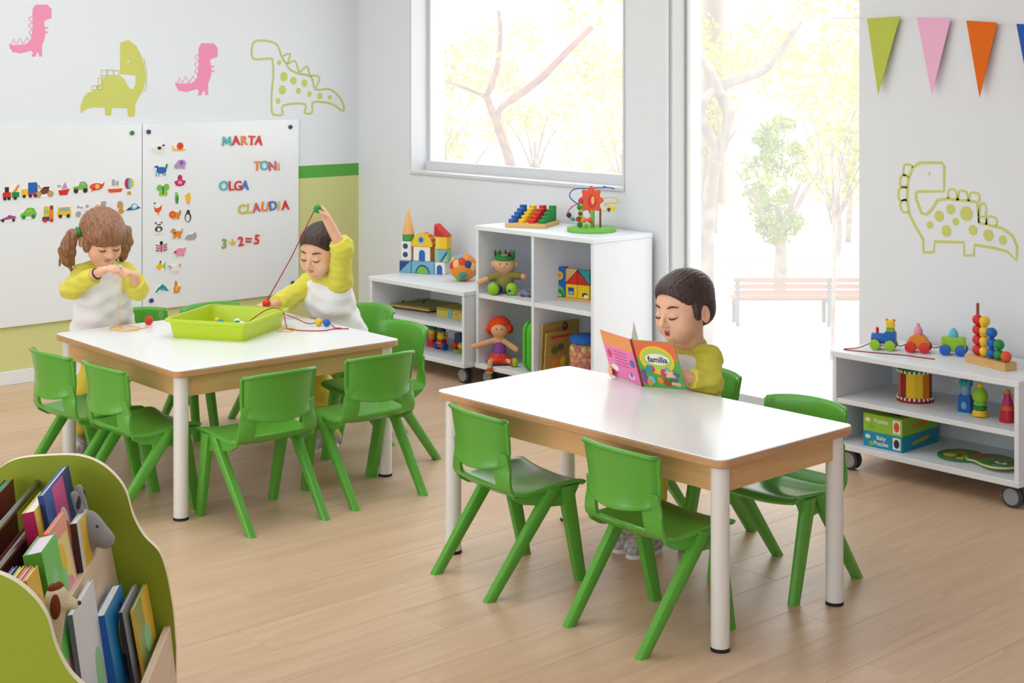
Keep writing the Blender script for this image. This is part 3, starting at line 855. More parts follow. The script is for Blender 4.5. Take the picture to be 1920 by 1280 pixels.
for x, y, z, r, m in ((-0.105, -0.028, 0.078, 0.013, P_dark), (-0.085, -0.035, 0.06, 0.011, P_teal), (-0.058, -0.03, 0.06, 0.013, P_brn), (-0.03, -0.045, 0.058, 0.014, P_org), (0.0, -0.05, 0.058, 0.013, P_ored),
                      (0.105, -0.012, 0.115, 0.014, P_yel), (0.088, -0.016, 0.106, 0.010, P_dark), (-0.055, -0.01, 0.115, 0.015, P_grn), (-0.05, -0.012, 0.145, 0.013, P_mag), (-0.052, -0.012, 0.085, 0.012, P_brn), (-0.055, -0.02, 0.032, 0.012, P_grn), (-0.02, -0.03, 0.03, 0.010, P_lime)):
    MB().ball((x, y, z), r, 12).build('bead', m, t, smooth=True)

# ---- dolls
M_hairr = mat('doll_red_wool', (226, 58, 34), 0.95, 0.1, bump=0.9, scale=140, c2=(236, 90, 40))
M_tee = mat('doll_tee', (150, 138, 76), 0.95, 0.1, bump=0.3, scale=300)
t = thing('rag_doll', 'rag doll with a green crown and lime soles on the cube shelf', 'doll', (-5.615, 5.085, 0.456), math.radians(40))
s = SDF((-.2, -.14, -.016), (.18, .12, .26), 0.0042)
c = np.array((0, 0, 0.0))
s.ell(c + (0, 0, 0.145), (0.056, 0.048, 0.052), 0.01)
s.cone(c + (0, 0, 0.07), c + (0, 0, 0.13), 0.024, 0.02, 0.01)
s.cone(c + (-0.05, -0.01, 0.088), c + (-0.118, -0.035, 0.058), 0.014, 0.016, 0.01); s.cone(c + (0.06, -0.01, 0.09), c + (0.100, -0.02, 0.088), 0.014, 0.016, 0.01)
for e in (-1, 1): s.ell(c + (e*0.056, 0, 0.145), (0.014, 0.01, 0.018), 0.004)
s.ell(c + (0, -0.046, 0.14), (0.009, 0.009, 0.008), 0.004)
s.build('body', P_skin, t, local=True)
s = SDF((-.16, -.14, -.016), (.14, .12, .17), 0.0042)
s.ell(c + (0, 0, 0.055), (0.046, 0.036, 0.054), 0.01)
s.cone(c + (-0.03, -0.01, 0.09), c + (-0.072, -0.018, 0.078), 0.020, 0.019, 0.012); s.cone(c + (0.03, -0.01, 0.092), c + (0.078, -0.015, 0.090), 0.020, 0.019, 0.012)
s.build('shirt', M_tee, t, local=True)
s = SDF((-.14, -.14, -.016), (.14, .1, .1), 0.0042)
for e in (-1, 1): s.cone(c + (e*0.02, -0.01, 0.024), c + (e*0.040, -0.070, 0.027), 0.021, 0.02, 0.008)
s.build('trousers', P_navy, t, local=True)
for e, dx, dy in ((-1, -0.046, -0.078), (1, 0.046, -0.072)):
    MB().ball((dx, dy, 0.032), (0.030, 0.018, 0.032), 16).build('shoe', P_lime, t, smooth=True)
cr = MB(); n = 10
for k in range(n):
    a0 = 2*math.pi*k/n; a1 = 2*math.pi*(k+1)/n; am = (a0+a1)/2
    pts = [(0.052*math.cos(a0), 0.046*math.sin(a0), 0.172), (0.052*math.cos(a1), 0.046*math.sin(a1), 0.172), (0.053*math.cos(am), 0.047*math.sin(am), 0.215)]
    ins = [(x*0.86, y*0.86, z) for x, y, z in pts]
    cr._add(pts + ins, [(0, 1, 2), (5, 4, 3), (0, 2, 5, 3), (1, 4, 5, 2), (0, 3, 4, 1)], k % 3)
cr.lathe([(0.050, 0.168), (0.053, 0.172), (0.053, 0.186), (0.046, 0.19)], 20, 0)
cr.build('crown', [P_grn, P_olive, P_dark], t)
t2 = MB()
for e in (-1, 1): t2.ball((e*0.017, -0.047, 0.152), 0.0035, 8)
t2.build('eyes', P_dark, t)

t = thing('rag_doll', 'rag doll with red hair, purple top and orange skirt', 'doll', (-5.625, 5.060, 0.108), math.radians(40))
c = np.array((0, 0, 0.0))
s = SDF((-.2, -.16, -.08), (.2, .14, .26), 0.0042)
s.ell(c + (0, 0, 0.172), (0.046, 0.042, 0.046), 0.01); s.cone(c + (0, 0, 0.08), c + (0, 0, 0.14), 0.022, 0.022, 0.01)
s.cone(c + (-0.02, 0, 0.115), c + (-0.125, -0.04, 0.088), 0.015, 0.014, 0.01); s.cone(c + (0.025, -0.005, 0.112), c + (0.088, -0.02, 0.074), 0.014, 0.016, 0.01)
s.cone(c + (-0.02, -0.02, 0.022), c + (-0.034, -0.088, 0.022), 0.013, 0.012, 0.008); s.cone(c + (-0.034, -0.088, 0.022), c + (-0.036, -0.092, -0.012), 0.012, 0.011, 0.008)
s.cone(c + (0.03, -0.03, 0.022), c + (0.075, -0.075, 0.020), 0.013, 0.012, 0.008)
s.build('body', P_skin, t, local=True)
s = SDF((-.09, -.08, -.01), (.09, .08, .16), 0.0042); s.cone(c + (0, 0, 0.04), c + (0, 0, 0.095), 0.040, 0.026, 0.01); s.build('top', P_pur, t, local=True)
sk = MB(); n = 28
pr = [(0.034, 0.055, 0), (0.052, 0.036, .3), (0.066, 0.010, 1), (0.060, 0.010, 1), (0.030, 0.050, 0)]
vs = []; fs = []
for r, z, w in pr:
    for i in range(n):
        a = 2*math.pi*i/n; rr = r*(1 + 0.09*w*math.cos(7*a)); vs.append((rr*math.cos(a), rr*math.sin(a)*0.95 - 0.012, z))
for j in range(4):
    for i in range(n): fs.append((j*n + i, j*n + (i+1) % n, (j+1)*n + (i+1) % n, (j+1)*n + i))
sk._add(vs, fs)
so = sk.build('skirt', mat('doll_skirt', (232, 96, 40), 0.9, 0.1, c2=(214, 40, 60), scale=90), t); shade(so, 180)
s = SDF((-.09, -.1, .1), (.09, .1, .26), 0.004)
s.ell(c + (0, 0.012, 0.186), (0.055, 0.048, 0.048), 0.01)
for i in range(10):
    a = -0.4 + i*0.44; s.ell(c + (0.052*math.cos(a), 0.012 + 0.042*math.sin(a), 0.176 - 0.006*(i % 3)), (0.016, 0.016, 0.022), 0.006)
s.ell(c + (0.004, -0.05, 0.160), (0.034, 0.034, 0.036), 0.006, sub=True)
s.build('hair', M_hairr, t, local=True)
MB().ball((-0.036, -0.094, -0.018), (0.019, 0.024, 0.014), 14).build('shoe', P_red, t, smooth=True)
MB().ball((-0.036, -0.096, -0.026), (0.019, 0.024, 0.010), 14).build('shoe_sole', P_lime, t, smooth=True)
MB().ball((0.082, -0.082, 0.024), (0.018, 0.016, 0.024), 14).build('shoe', P_red, t, smooth=True)
MB().ball((0.089, -0.090, 0.024), (0.016, 0.011, 0.022), 14).build('shoe_sole', P_lime, t, smooth=True)
t2 = MB()
for e in (-1, 1): t2.ball((e*0.013 + 0.004, -0.041, 0.176), 0.0035, 8)
t2.build('eyes', P_dark, t)
t = thing('toy_car', 'tiny grey and brown toy car beside the crowned doll', 'toy car', (-5.455, 5.085, 0.456), math.radians(20))
MB().prism([(-0.034, 0.008), (0.034, 0.008), (0.034, 0.018), (0.016, 0.022), (0.006, 0.034), (-0.018, 0.034), (-0.03, 0.02)], 0, 0.028, M=Fy(0.014)).build('body', pm('steel_blue', (120, 134, 160)), t, bevel=0.003)
for x in (-0.02, 0.02):
    for y in (-0.015, 0.012): MB().cyl((x, y, 0.008), (x, y + 0.004, 0.008), 0.008, n=12).build('wheel', P_brn, t, smooth=True)
# block picture: sun, hill and house
t = thing('block_puzzle', 'wooden block picture of a sun, a hill and a red roofed house', 'puzzle', (-5.325, 5.145, 0.456), math.radians(14))
MB().box(-0.02, -0.018, 0, 0.235, 0.04, 0.012).build('tray', W_nat, t, bevel=0.002)
MB().box(0.0, 0, 0.012, 0.066, 0.03, 0.158).build('sun_block', P_blue, t, bevel=0.002)
MB().prism(circle(0.034, 0.116, 0.021), 0, 0.001, M=Fy(-0.0002)).build('sun_ring', P_yel, t)
MB().prism(circle(0.034, 0.116, 0.012), 0, 0.0018, M=Fy(-0.0002)).build('sun_core', P_org, t)
MB().prism(circle(0.033, 0.014, 0.031, 0.052, 16, 0, math.pi), 0, 0.001, M=Fy(-0.0002)).build('hill', P_leaf, t)
MB().prism(circle(0.033, 0.014, 0.030, 0.036, 16, 0, math.pi), 0, 0.0016, M=Fy(-0.0002)).build('hill', P_grn, t)
MB().prism(circle(0.033, 0.014, 0.014, 0.016, 12, 0, math.pi), 0, 0.0022, M=Fy(-0.0002)).build('hill', P_mint, t)
MB().box(0.069, 0, 0.012, 0.134, 0.03, 0.078).build('wall_block', P_yel, t, bevel=0.002)
MB().box(0.136, 0, 0.012, 0.202, 0.03, 0.078).build('wall_block', pm('golden', (236, 200, 20)), t, bevel=0.002)
MB().prism([(0.069, 0.080), (0.134, 0.080), (0.134, 0.145)], 0, 0.03, M=Fy(0.03)).build('roof_block', P_red, t, bevel=0.0015)
MB().prism([(0.136, 0.080), (0.202, 0.080), (0.136, 0.145)], 0, 0.03, M=Fy(0.03)).build('roof_block', pm('roof_red', (200, 40, 34)), t, bevel=0.0015)
MB().prism([(0.069, 0.083), (0.069, 0.152), (0.133, 0.152), (0.133, 0.148)], 0, 0.03, M=Fy(0.03)).build('sky_block', W_nat, t, bevel=0.0015)
MB().prism([(0.138, 0.149), (0.202, 0.149), (0.202, 0.083)], 0, 0.03, M=Fy(0.03)).build('sky_block', P_teal, t, bevel=0.0015)
MB().box(0.084, -0.001, 0.028, 0.116, 0.002, 0.062).build('window_panel', P_navy, t)
MB().box(0.087, -0.0016, 0.030, 0.113, 0.002, 0.044).build('window_light', P_sky, t)
MB().prism(circle(0.178, 0.03, 0.016, 0.012), 0, 0.001, M=Fy(-0.0002)).build('cat_picture', P_dark, t)
MB().prism(circle(0.184, 0.024, 0.013, 0.009), 0, 0.0018, M=Fy(-0.0002)).build('cat_picture', P_wht, t)
# green case, wooden puzzles, jar
t = thing('zip_case', 'bright green zipped fabric case leaning in the cube shelf', 'case', (-5.395, 5.115, 0.108), math.radians(6))
M_case = mat('green_fabric', (92, 196, 56), 0.8, 0.2, bump=0.3, scale=220)
MB().prism(rrect(-0.10, 0.0, 0.10, 0.24, 0.05, 6), 0, 0.058, M=Matrix(((0, 0, 1, -0.029), (1, 0, 0, 0), (0, 1, 0, 0), (0, 0, 0, 1)))).build('body', M_case, t, bevel=0.014, seg=3, smooth=True)
MB().prism(rrect(-0.102, -0.0, 0.102, 0.242, 0.052, 6), 0, 0.006, M=Matrix(((0, 0, 1, -0.003), (1, 0, 0, 0), (0, 1, 0, 0.0005), (0, 0, 0, 1)))).build('zip', pm('zip_green', (40, 110, 40), 0.7), t)
MB().tube([(0, -0.04, 0.235), (0, -0.05, 0.262), (0, -0.02, 0.268), (0, -0.012, 0.24)], 0.005, sub=4).build('loop', pm('zip_green', (40, 110, 40)), t)
def picture_board(label, x, y, w, h, tilt, rz, bits, m):
    o = thing('wooden_puzzle', label, 'puzzle', (x, y, 0.108), rz)
    R = Matrix.Rotation(tilt, 4, 'X')
    MB().box(0, 0, 0, w, 0.010, h, M=R).build('board', m, o, bevel=0.002)
    for nm, poly, mm in bits:
        MB().prism(poly, 0, 0.0015, M=R @ Fy(-0.0003)).build(nm, mm, o)
    return o
picture_board('large wooden inset puzzle leaning on the divider of the lower cube', -5.272, 5.010, 0.25, 0.246, math.radians(3), math.radians(90),
    [('lettering_spot', circle(0.15, 0.222, 0.020, 0.022), P_brn), ('lettering_spot', circle(0.145, 0.225, 0.010), P_olive), ('stripe', rrect(0.02, 0.15, 0.16, 0.165, 0.004), P_red)], wood_mat('puzzle_wood', (190, 156, 84), (170, 134, 66), 0.5, 3, (2, 2, 16)))
picture_board('smaller wooden animal puzzle leaning before the large one', -5.245, 5.005, 0.20, 0.205, math.radians(5), math.radians(91),
    [('stripe', rrect(0.03, 0.178, 0.17, 0.188, 0.004), P_red), ('animal_piece', circle(0.06, 0.12, 0.024, 0.02), pm('moss', (96, 104, 50))), ('animal_piece', circle(0.10, 0.13, 0.022, 0.018), pm('moss', (96, 104, 50))),
     ('animal_piece', circle(0.075, 0.05, 0.026, 0.030), P_org), ('animal_piece', circle(0.12, 0.06, 0.02, 0.025), P_yel), ('animal_piece', circle(0.12, 0.016, 0.03, 0.012), P_dark)], MATS['puzzle_wood'])
t = thing('bead_jar', 'clear jar of orange and red blocks with a blue lid', 'jar', (-5.085, 5.120, 0.108))
M_clear = mat('clear_plastic', (245, 240, 235), 0.1, 0.5)
bp = M_clear.node_tree.nodes['Principled BSDF']; bp.inputs['Alpha'].default_value = 0.15
MB().lathe([(0.070, 0.0), (0.076, 0.006), (0.076, 0.150), (0.062, 0.168), (0.062, 0.176)], 28).build('jar_body', M_clear, t, smooth=True)
MB().lathe([(0.066, 0.170), (0.073, 0.174), (0.073, 0.198), (0.060, 0.206), (0.03, 0.209)], 28).build('lid', P_blue, t, smooth=True)
random.seed(6)
cols = [P_dark, P_red, P_ored, P_org, P_org, P_yel]
for L in range(6):
    for k in range(11):
        a = 2*math.pi*(k + 0.5*L)/11
        M = Matrix.Translation((0.057*math.cos(a), 0.057*math.sin(a), 0.018 + L*0.025)) @ Matrix.Rotation(random.uniform(0, 3), 4, Vector((random.random(), random.random(), 0.3)))
        mm = cols[L] if random.random() < 0.7 else random.choice([P_red, P_org, P_yel])
        MB().cbox((0, 0, 0), (0.020, 0.020, 0.020), M=M).build('small_block', mm, t)
MB().cyl((0, 0, 0.004), (0, 0, 0.16), 0.046, n=16).build('block_fill', P_org, t)

# ---- right trolley: train
def wheels(par, xs, m, r=0.021, y=0.026):
    for x in xs:
        for s in (-1, 1):
            MB().cyl((x, s*y, r), (x, s*(y + 0.010), r), r, n=20).build('wheel', m, par, smooth=True, bevel=0.003)
TA = math.radians(23)
def tpos(u, lat=0.0): return (-3.470 + u*math.cos(TA) - lat*math.sin(TA), 5.150 + u*math.sin(TA) + lat*math.cos(TA), 0.465)
t = thing('toy_engine', 'blue wooden toy engine with a yellow bear driver and green wheels', 'toy train', tpos(0.02), TA, 'wooden toy train')
MB().box(-0.046, -0.022, 0.014, 0.046, 0.022, 0.026).build('chassis', W_nat, t, bevel=0.002)
MB().cyl((-0.046, 0, 0.042), (0.01, 0, 0.042), 0.022, n=20).build('boiler', P_blue, t, smooth=True, bevel=0.003)
MB().box(0.006, -0.024, 0.022, 0.048, 0.024, 0.072).build('cab', P_blue, t, bevel=0.004)
MB().cyl((-0.024, 0, 0.06), (-0.024, 0, 0.086), 0.006, n=12).build('chimney', P_red, t, smooth=True)
wheels(t, (-0.028, 0.03), P_lime)
MB().cbox((0.027, 0, 0.078), (0.032, 0.03, 0.014)).build('driver_body', P_leaf, t, bevel=0.004)
MB().cbox((0.027, 0, 0.101), (0.034, 0.028, 0.032)).build('driver_head', P_yel, t, bevel=0.007)
for s in (-1, 1): MB().ball((0.027 + s*0.014, 0, 0.118), 0.006, 10).build('ear', P_org, t, smooth=True)
t = thing('toy_wagon', 'orange humped toy wagon with a pink knob and red wheels', 'toy train', tpos(0.155), TA, 'wooden toy train')
MB().prism([(-0.042, 0), (0.042, 0)] + circle(0, 0.016, 0.042, 0.042, 14, 0, math.pi), 0, 0.044, M=Matrix.Translation((0, 0, 0.014)) @ Fy(0.022)).build('body', P_org, t, bevel=0.004)
wheels(t, (-0.026, 0.028), P_red)
MB().lathe([(0.017, 0), (0.019, 0.01), (0.014, 0.024), (0.006, 0.032), (0.008, 0.038), (0.003, 0.044)], 18, c=(0, 0, 0.071)).build('knob', P_pink, t, smooth=True)
t = thing('toy_wagon', 'lime square toy wagon with a turquoise knob and blue wheels', 'toy train', tpos(0.290), TA, 'wooden toy train')
MB().box(-0.044, -0.022, 0.014, 0.046, 0.022, 0.070).build('body', P_lime, t, bevel=0.006)
wheels(t, (-0.028, 0.03), P_blue)
MB().lathe([(0.018, 0), (0.02, 0.010), (0.014, 0.024), (0.004, 0.034)], 18, c=(0, 0, 0.070)).build('knob', P_cyan, t, smooth=True)
M_cord = mat('red_brown_cord', (150, 66, 50), 0.8, 0.2)
o = MB().tube([tpos(0.068)[:2] + (0.492,), tpos(0.085)[:2] + (0.482,), tpos(0.108)[:2] + (0.492,)], 0.002, n=6, sub=4).build('coupling_cord', M_cord); tag(o, 'short red cord joining the engine to the orange wagon', 'cord')
o = MB().tube([tpos(0.203)[:2] + (0.492,), tpos(0.22)[:2] + (0.486,), tpos(0.243)[:2] + (0.494,)], 0.002, n=6, sub=4).build('coupling_cord', M_cord); tag(o, 'short red cord joining the orange wagon to the lime wagon', 'cord')
o = MB().tube([tpos(-0.028)[:2] + (0.488,), (-3.515, 5.075, 0.472), (-3.553, 5.040, 0.4675), (-3.530, 5.030, 0.4675), (-3.46, 5.050, 0.4675), (-3.40, 5.070, 0.4675), (-3.32, 5.102, 0.4675), (-3.26, 5.107, 0.4675), (-3.195, 5.118, 0.4675)], 0.002, n=6, sub=6).build('pull_cord', M_cord)
tag(o, 'long red pull cord lying in front of the toy train', 'cord')
# bead stacker
t = thing('bead_stacker', 'wooden stacker with descending columns of coloured beads', 'toy', (-2.985, 5.165, 0.465), math.radians(-15))
MB().box(-0.105, -0.03, 0, 0.100, 0.03, 0.030).build('base', W_nat, t, bevel=0.002)
for k, (m, n_) in enumerate(((P_red, 4), (P_yel, 4), (P_blue, 3), (P_grn, 2), (P_ored, 1))):
    x = -0.072 + k*0.038
    if k == 0: MB().cyl((x, 0.004, 0.03), (x, 0.004, 0.226), 0.006, n=12).build('peg', pm('peg_brown', (150, 84, 62)), t, smooth=True)
    for i in range(n_):
        MB().ball((x, 0.004 - 0.002*k, 0.030 + 0.0195 + i*0.038), (0.0205, 0.0205, 0.0198), 18).build('bead', m, t, smooth=True)
# middle shelf: drum and three figures
t = thing('toy_drum', 'striped toy drum with green and red toothed rims', 'drum', (-3.318, 5.175, 0.282))
n = 12; stripes = [P_yel, P_org, pm('dark_red', (150, 34, 28)), P_grn]
for k in range(n):
    a0, a1 = 2*math.pi*k/n, 2*math.pi*(k+1)/n
    q = [(0.063*math.cos(a), 0.063*math.sin(a)) for a in (a0, a1)]; r = [(0.057*math.cos(a), 0.057*math.sin(a)) for a in (a1, a0)]
    MB().prism(q + r, 0.010, 0.120).build('stripe_panel', stripes[(k + 2) % 4 if (k + 2) % 4 < 3 else 0] if k != 9 else P_yel, t)
MB().lathe([(0.072, 0.0), (0.072, 0.012), (0.064, 0.018), (0.056, 0.018)], 36).build('base_rim', pm('dark_red', (150, 34, 28)), t, smooth=True)
MB().lathe([(0.056, 0.112), (0.066, 0.114), (0.072, 0.126), (0.072, 0.130), (0.066, 0.134)], 36).build('top_rim', pm('drum_green', (44, 110, 40)), t, smooth=True)
for k in range(24):
    a = 2*math.pi*k/24
    for z, in ((0.014,), (0.118,)):
        MB().cbox((0, 0, 0), (0.005, 0.008, 0.010), M=Matrix.Translation((0.0695*math.cos(a), 0.0695*math.sin(a), z)) @ Matrix.Rotation(a, 4, 'Z')).build('tooth', P_wht, t)
t = thing('stacking_toy', 'blue square stacking figure with a teal castle head', 'toy', (-3.072, 5.135, 0.282), math.radians(12))
MB().box(-0.024, -0.022, 0, 0.024, 0.022, 0.004).build('foot', P_cyan, t)
MB().prism([(-0.026, 0.004), (0.026, 0.004), (0.024, 0.066), (-0.024, 0.066)], 0, 0.046, M=Fy(0.023)).build('body', P_blue, t, bevel=0.004)
MB().prism(circle(0, 0.03, 0.010, 0.014), 0, 0.001, M=Fy(-0.0232)).build('belly_spot', P_sky, t)
MB().cyl((0, 0, 0.066), (0, 0, 0.106), 0.017, 0.019, n=16).build('face', pm('pale_blue', (120, 170, 200)), t, smooth=True)
MB().box(-0.021, -0.02, 0.100, 0.021, 0.02, 0.116).build('head', P_teal, t, bevel=0.003)
for x in (-0.015, 0.0, 0.015): MB().box(x - 0.005, -0.018, 0.115, x + 0.005, 0.018, 0.124).build('battlement', P_teal, t)
t = thing('stacking_toy', 'green pear shaped stacking figure on a yellow ring', 'toy', (-2.998, 5.110, 0.282))
MB().lathe([(0.020, 0), (0.029, 0.006), (0.030, 0.014), (0.024, 0.026)], 24).build('ring', P_yel, t, smooth=True)
MB().lathe([(0.020, 0.026), (0.025, 0.030), (0.025, 0.038), (0.02, 0.042)], 24).build('ring', P_grn, t, smooth=True)
MB().lathe([(0.020, 0.042), (0.024, 0.046), (0.023, 0.054), (0.02, 0.056)], 24).build('ring', P_leaf, t, smooth=True)
MB().lathe([(0.020, 0.056), (0.028, 0.068), (0.029, 0.080), (0.022, 0.098), (0.010, 0.110), (0.004, 0.113)], 24).build('pear_body', P_lime, t, smooth=True)
MB().lathe([(0.009, 0.108), (0.011, 0.118), (0.006, 0.127), (0.002, 0.129)], 14).build('tip', P_yel, t, smooth=True)
t = thing('stacking_toy', 'red cone stacking figure with an orange band and magenta neck', 'toy', (-2.888, 5.115, 0.282))
MB().lathe([(0.030, 0), (0.031, 0.004), (0.024, 0.044)], 24).build('body', pm('crimson', (190, 34, 44)), t, smooth=True)
MB().lathe([(0.0245, 0.044), (0.0215, 0.060)], 24).build('band', P_ored, t, smooth=True)
MB().lathe([(0.0215, 0.060), (0.013, 0.092), (0.009, 0.104)], 24).build('neck', P_mag, t, smooth=True)
MB().lathe([(0.010, 0.104), (0.011, 0.110), (0.007, 0.117), (0.002, 0.118)], 14).build('tip', P_org, t, smooth=True)
for s in (-1, 1): MB().ball((s*0.017, 0, 0.097), 0.006, 10).build('ear', P_org, t, smooth=True)
# bottom shelf: two puzzle boxes and two floor puzzles
def puzzle_box(label, z, h, m, mside, txt, pic):
    o = thing('puzzle_box', label, 'box', (-3.366, 5.150, z), math.radians(1))
    MB().box(-0.087, -0.13, 0.0, 0.087, 0.13, h).build('body', m, o, bevel=0.0015)
    MB().prism(rrect(0.046, h*0.12, 0.080, h*0.88, 0.003), 0, 0.0008, M=Fy(-0.1302)).build('picture_panel', P_wht, o)
    MB().prism(circle(0.063, h*0.5, 0.012, h*0.28), 0, 0.0014, M=Fy(-0.1302)).build('picture', pic, o)
    MB().prism(circle(-0.066, h*0.66, 0.012, 0.008), 0, 0.0008, M=Fy(-0.1302)).build('emblem', P_wht, o)
    MB().prism(circle(-0.05, h*0.26, 0.011, 0.009), 0, 0.0008, M=Fy(-0.1302)).build('emblem', P_leaf, o)
    for k, w in enumerate(txt):
        vs, fs = text_mesh(w, 0.022, 0.0004, 0.0004)
        MB()._add(vs, fs, 0, Matrix.Translation((-0.006, 0, h*(0.66 - 0.36*k))) @ Fy(-0.1306)).build('lettering', P_wht, o)
    SIDE = Matrix(((0, 0, 1, 0.0870), (1, 0, 0, 0), (0, 1, 0, 0), (0, 0, 0, 1)))
    MB().prism([(-0.07, h*0.42), (-0.05, h*0.3), (0.05, h*0.42), (0.068, h*0.7), (0.03, h*0.66), (-0.03, h*0.55)], 0, 0.001, M=SIDE).build('side_picture', mside, o)
    return o
puzzle_box('blue puzzle box under the lime one on the trolley', 0.108, 0.060, pm('box_blue', (24, 146, 180), 0.4), pm('box_gold', (180, 170, 50)), ('Baby', 'Puzzles'), P_dark)
o = puzzle_box('lime puzzle box with a red butterfly on the blue one', 0.1682, 0.068, pm('box_lime', (150, 196, 56), 0.4), P_org, ('Puzzles',), P_ored)
MB().prism(circle(-0.02, 0.02, 0.04, 0.05), 0.0680, 0.0688).build('top_picture', pm('moss_green', (70, 120, 60)), o)
MB().prism(circle(0.03, -0.07, 0.03, 0.02), 0.0680, 0.0688).build('top_picture', P_brn, o)
M_pz = mat('puzzle_print', (112, 150, 50), 0.45, 0.4, c2=(70, 120, 50), scale=30)
t = thing('floor_puzzle', 'oval green cardboard caterpillar puzzle lying flat on the bottom shelf', 'puzzle', (-3.100, 5.145, 0.108), math.radians(10))
MB().prism(circle(0, 0, 0.085, 0.095, 28), 0, 0.007).build('board', pm('board_teal', (50, 130, 110)), t, bevel=0.001)
MB().prism(circle(0, 0, 0.078, 0.088, 28), 0.0069, 0.0085).build('print_layer', M_pz, t)
for x, y, r, m in ((-0.03, -0.03, 0.024, P_yel), (0.03, -0.02, 0.02, P_lime), (-0.01, 0.03, 0.024, P_olive), (0.02, -0.06, 0.016, P_yel)):
    MB().prism(circle(x, y, r), 0.0084, 0.0094).build('spot', m, t)
t = thing('floor_puzzle', 'green cardboard frog puzzle with a red patch overlapping the oval one', 'puzzle', (-2.960, 5.130, 0.108), math.radians(-12))
outl = [(-0.10, -0.02), (-0.085, 0.05), (-0.04, 0.085), (0.03, 0.08), (0.075, 0.05), (0.10, 0.035), (0.125, 0.0), (0.12, -0.05), (0.08, -0.085), (0.02, -0.08), (-0.03, -0.06), (-0.07, -0.06)]
sp = [(p.x, p.y) for p in smooth_path([Vector((x, y, 0)) for x, y in outl], 4, True)]
R = Matrix.Translation((0, 0, 0.0105)) @ Matrix.Rotation(math.radians(-2), 4, 'Y')
MB().prism(sp, 0, 0.007, M=R).build('board', pm('board_cream', (214, 214, 150)), t, bevel=0.001)
MB().prism([(x*0.95, y*0.95) for x, y in sp], 0.0069, 0.0085, M=R).build('print_layer', M_pz, t)
for x, y, rx, ry, m in ((-0.06, 0.01, 0.026, 0.04, pm('brick', (170, 70, 50))), (0.06, -0.02, 0.028, 0.012, P_wht), (0.06, -0.02, 0.010, 0.008, P_dark), (0.02, 0.04, 0.03, 0.014, P_olive), (0.08, -0.06, 0.02, 0.01, P_teal)):
    MB().prism(circle(x, y, rx, ry), 0.0084, 0.0096 if m is not P_dark else 0.0104, M=R).build('print_spot', m, t)
# outlines of the wall stickers, metres on their wall: (along, up)
WD = {}
WD['g_body'] = [(3.64,1.346),(3.638,1.381),(3.655,1.429),(3.681,1.453),(3.718,1.464),(3.76,1.468),(3.762,1.525),(3.779,1.537),(3.863,1.539),(3.882,1.527),(3.905,1.492),(3.921,1.471),(3.94,1.469),(3.952,1.495),(3.954,1.541),(3.863,1.549),(3.863,1.713),(3.909,1.728),(3.956,1.7),(3.987,1.644),(4.007,1.573),(4.007,1.509),(3.995,1.459),(3.971,1.424),(3.952,1.389),(3.948,1.322),(3.909,1.323),(3.905,1.369),(3.817,1.372),(3.811,1.332),(3.779,1.333),(3.775,1.375),(3.711,1.376),(3.666,1.366)]
WD['g_eye'] = [(3.909,1.615)]
WD['g_plates'] = [[(3.754,1.542),(3.754,1.57),(3.786,1.571),(3.786,1.542)],[(3.79,1.542),(3.79,1.571),(3.823,1.57),(3.823,1.542)],[(3.826,1.542),(3.826,1.568),(3.856,1.566),(3.856,1.542)],[(3.739,1.476),(3.737,1.528),(3.757,1.535),(3.757,1.497)],[(3.703,1.468),(3.703,1.487),(3.727,1.49),(3.73,1.469)],[(3.732,1.469),(3.732,1.489),(3.757,1.49),(3.757,1.47)],[(3.987,1.633),(4.003,1.63),(4.009,1.594),(3.999,1.591)],[(4.001,1.587),(4.014,1.587),(4.017,1.552),(4.004,1.552)],[(4.007,1.548),(4.018,1.548),(4.018,1.509),(4.007,1.509)],[(3.999,1.503),(4.017,1.5),(4.011,1.458),(3.993,1.461)]]
WD['p_body'] = [(4.188,1.502),(4.195,1.479),(4.211,1.457),(4.26,1.449),(4.326,1.465),(4.336,1.452),(4.328,1.43),(4.351,1.43),(4.359,1.452),(4.372,1.452),(4.376,1.43),(4.393,1.432),(4.393,1.492),(4.408,1.528),(4.415,1.559),(4.432,1.559),(4.432,1.566),(4.413,1.569),(4.413,1.583),(4.432,1.584),(4.432,1.591),(4.41,1.593),(4.405,1.624),(4.427,1.635),(4.452,1.64),(4.454,1.69),(4.427,1.716),(4.351,1.716),(4.334,1.689),(4.334,1.58),(4.322,1.521),(4.293,1.498),(4.219,1.495)]
WD['p_scales'] = [[(4.333,1.653),(4.311,1.644),(4.314,1.631),(4.333,1.62)],[(4.333,1.616),(4.309,1.605),(4.311,1.594),(4.333,1.583)],[(4.331,1.58),(4.311,1.569),(4.314,1.554),(4.328,1.543)],[(4.203,1.5),(4.215,1.528),(4.229,1.502)],[(4.234,1.5),(4.253,1.533),(4.272,1.501)],[(4.276,1.501),(4.3,1.536),(4.316,1.514)]]
WD['p2_body'] = [(3.255,1.702),(3.26,1.681),(3.274,1.661),(3.316,1.654),(3.372,1.669),(3.381,1.658),(3.374,1.638),(3.394,1.638),(3.401,1.658),(3.411,1.658),(3.415,1.638),(3.429,1.64),(3.429,1.695),(3.442,1.729),(3.448,1.758),(3.462,1.758),(3.462,1.765),(3.446,1.767),(3.446,1.78),(3.462,1.781),(3.462,1.788),(3.443,1.789),(3.44,1.817),(3.458,1.828),(3.479,1.833),(3.481,1.879),(3.458,1.903),(3.394,1.901),(3.379,1.877),(3.379,1.776),(3.369,1.722),(3.344,1.7),(3.281,1.695)]
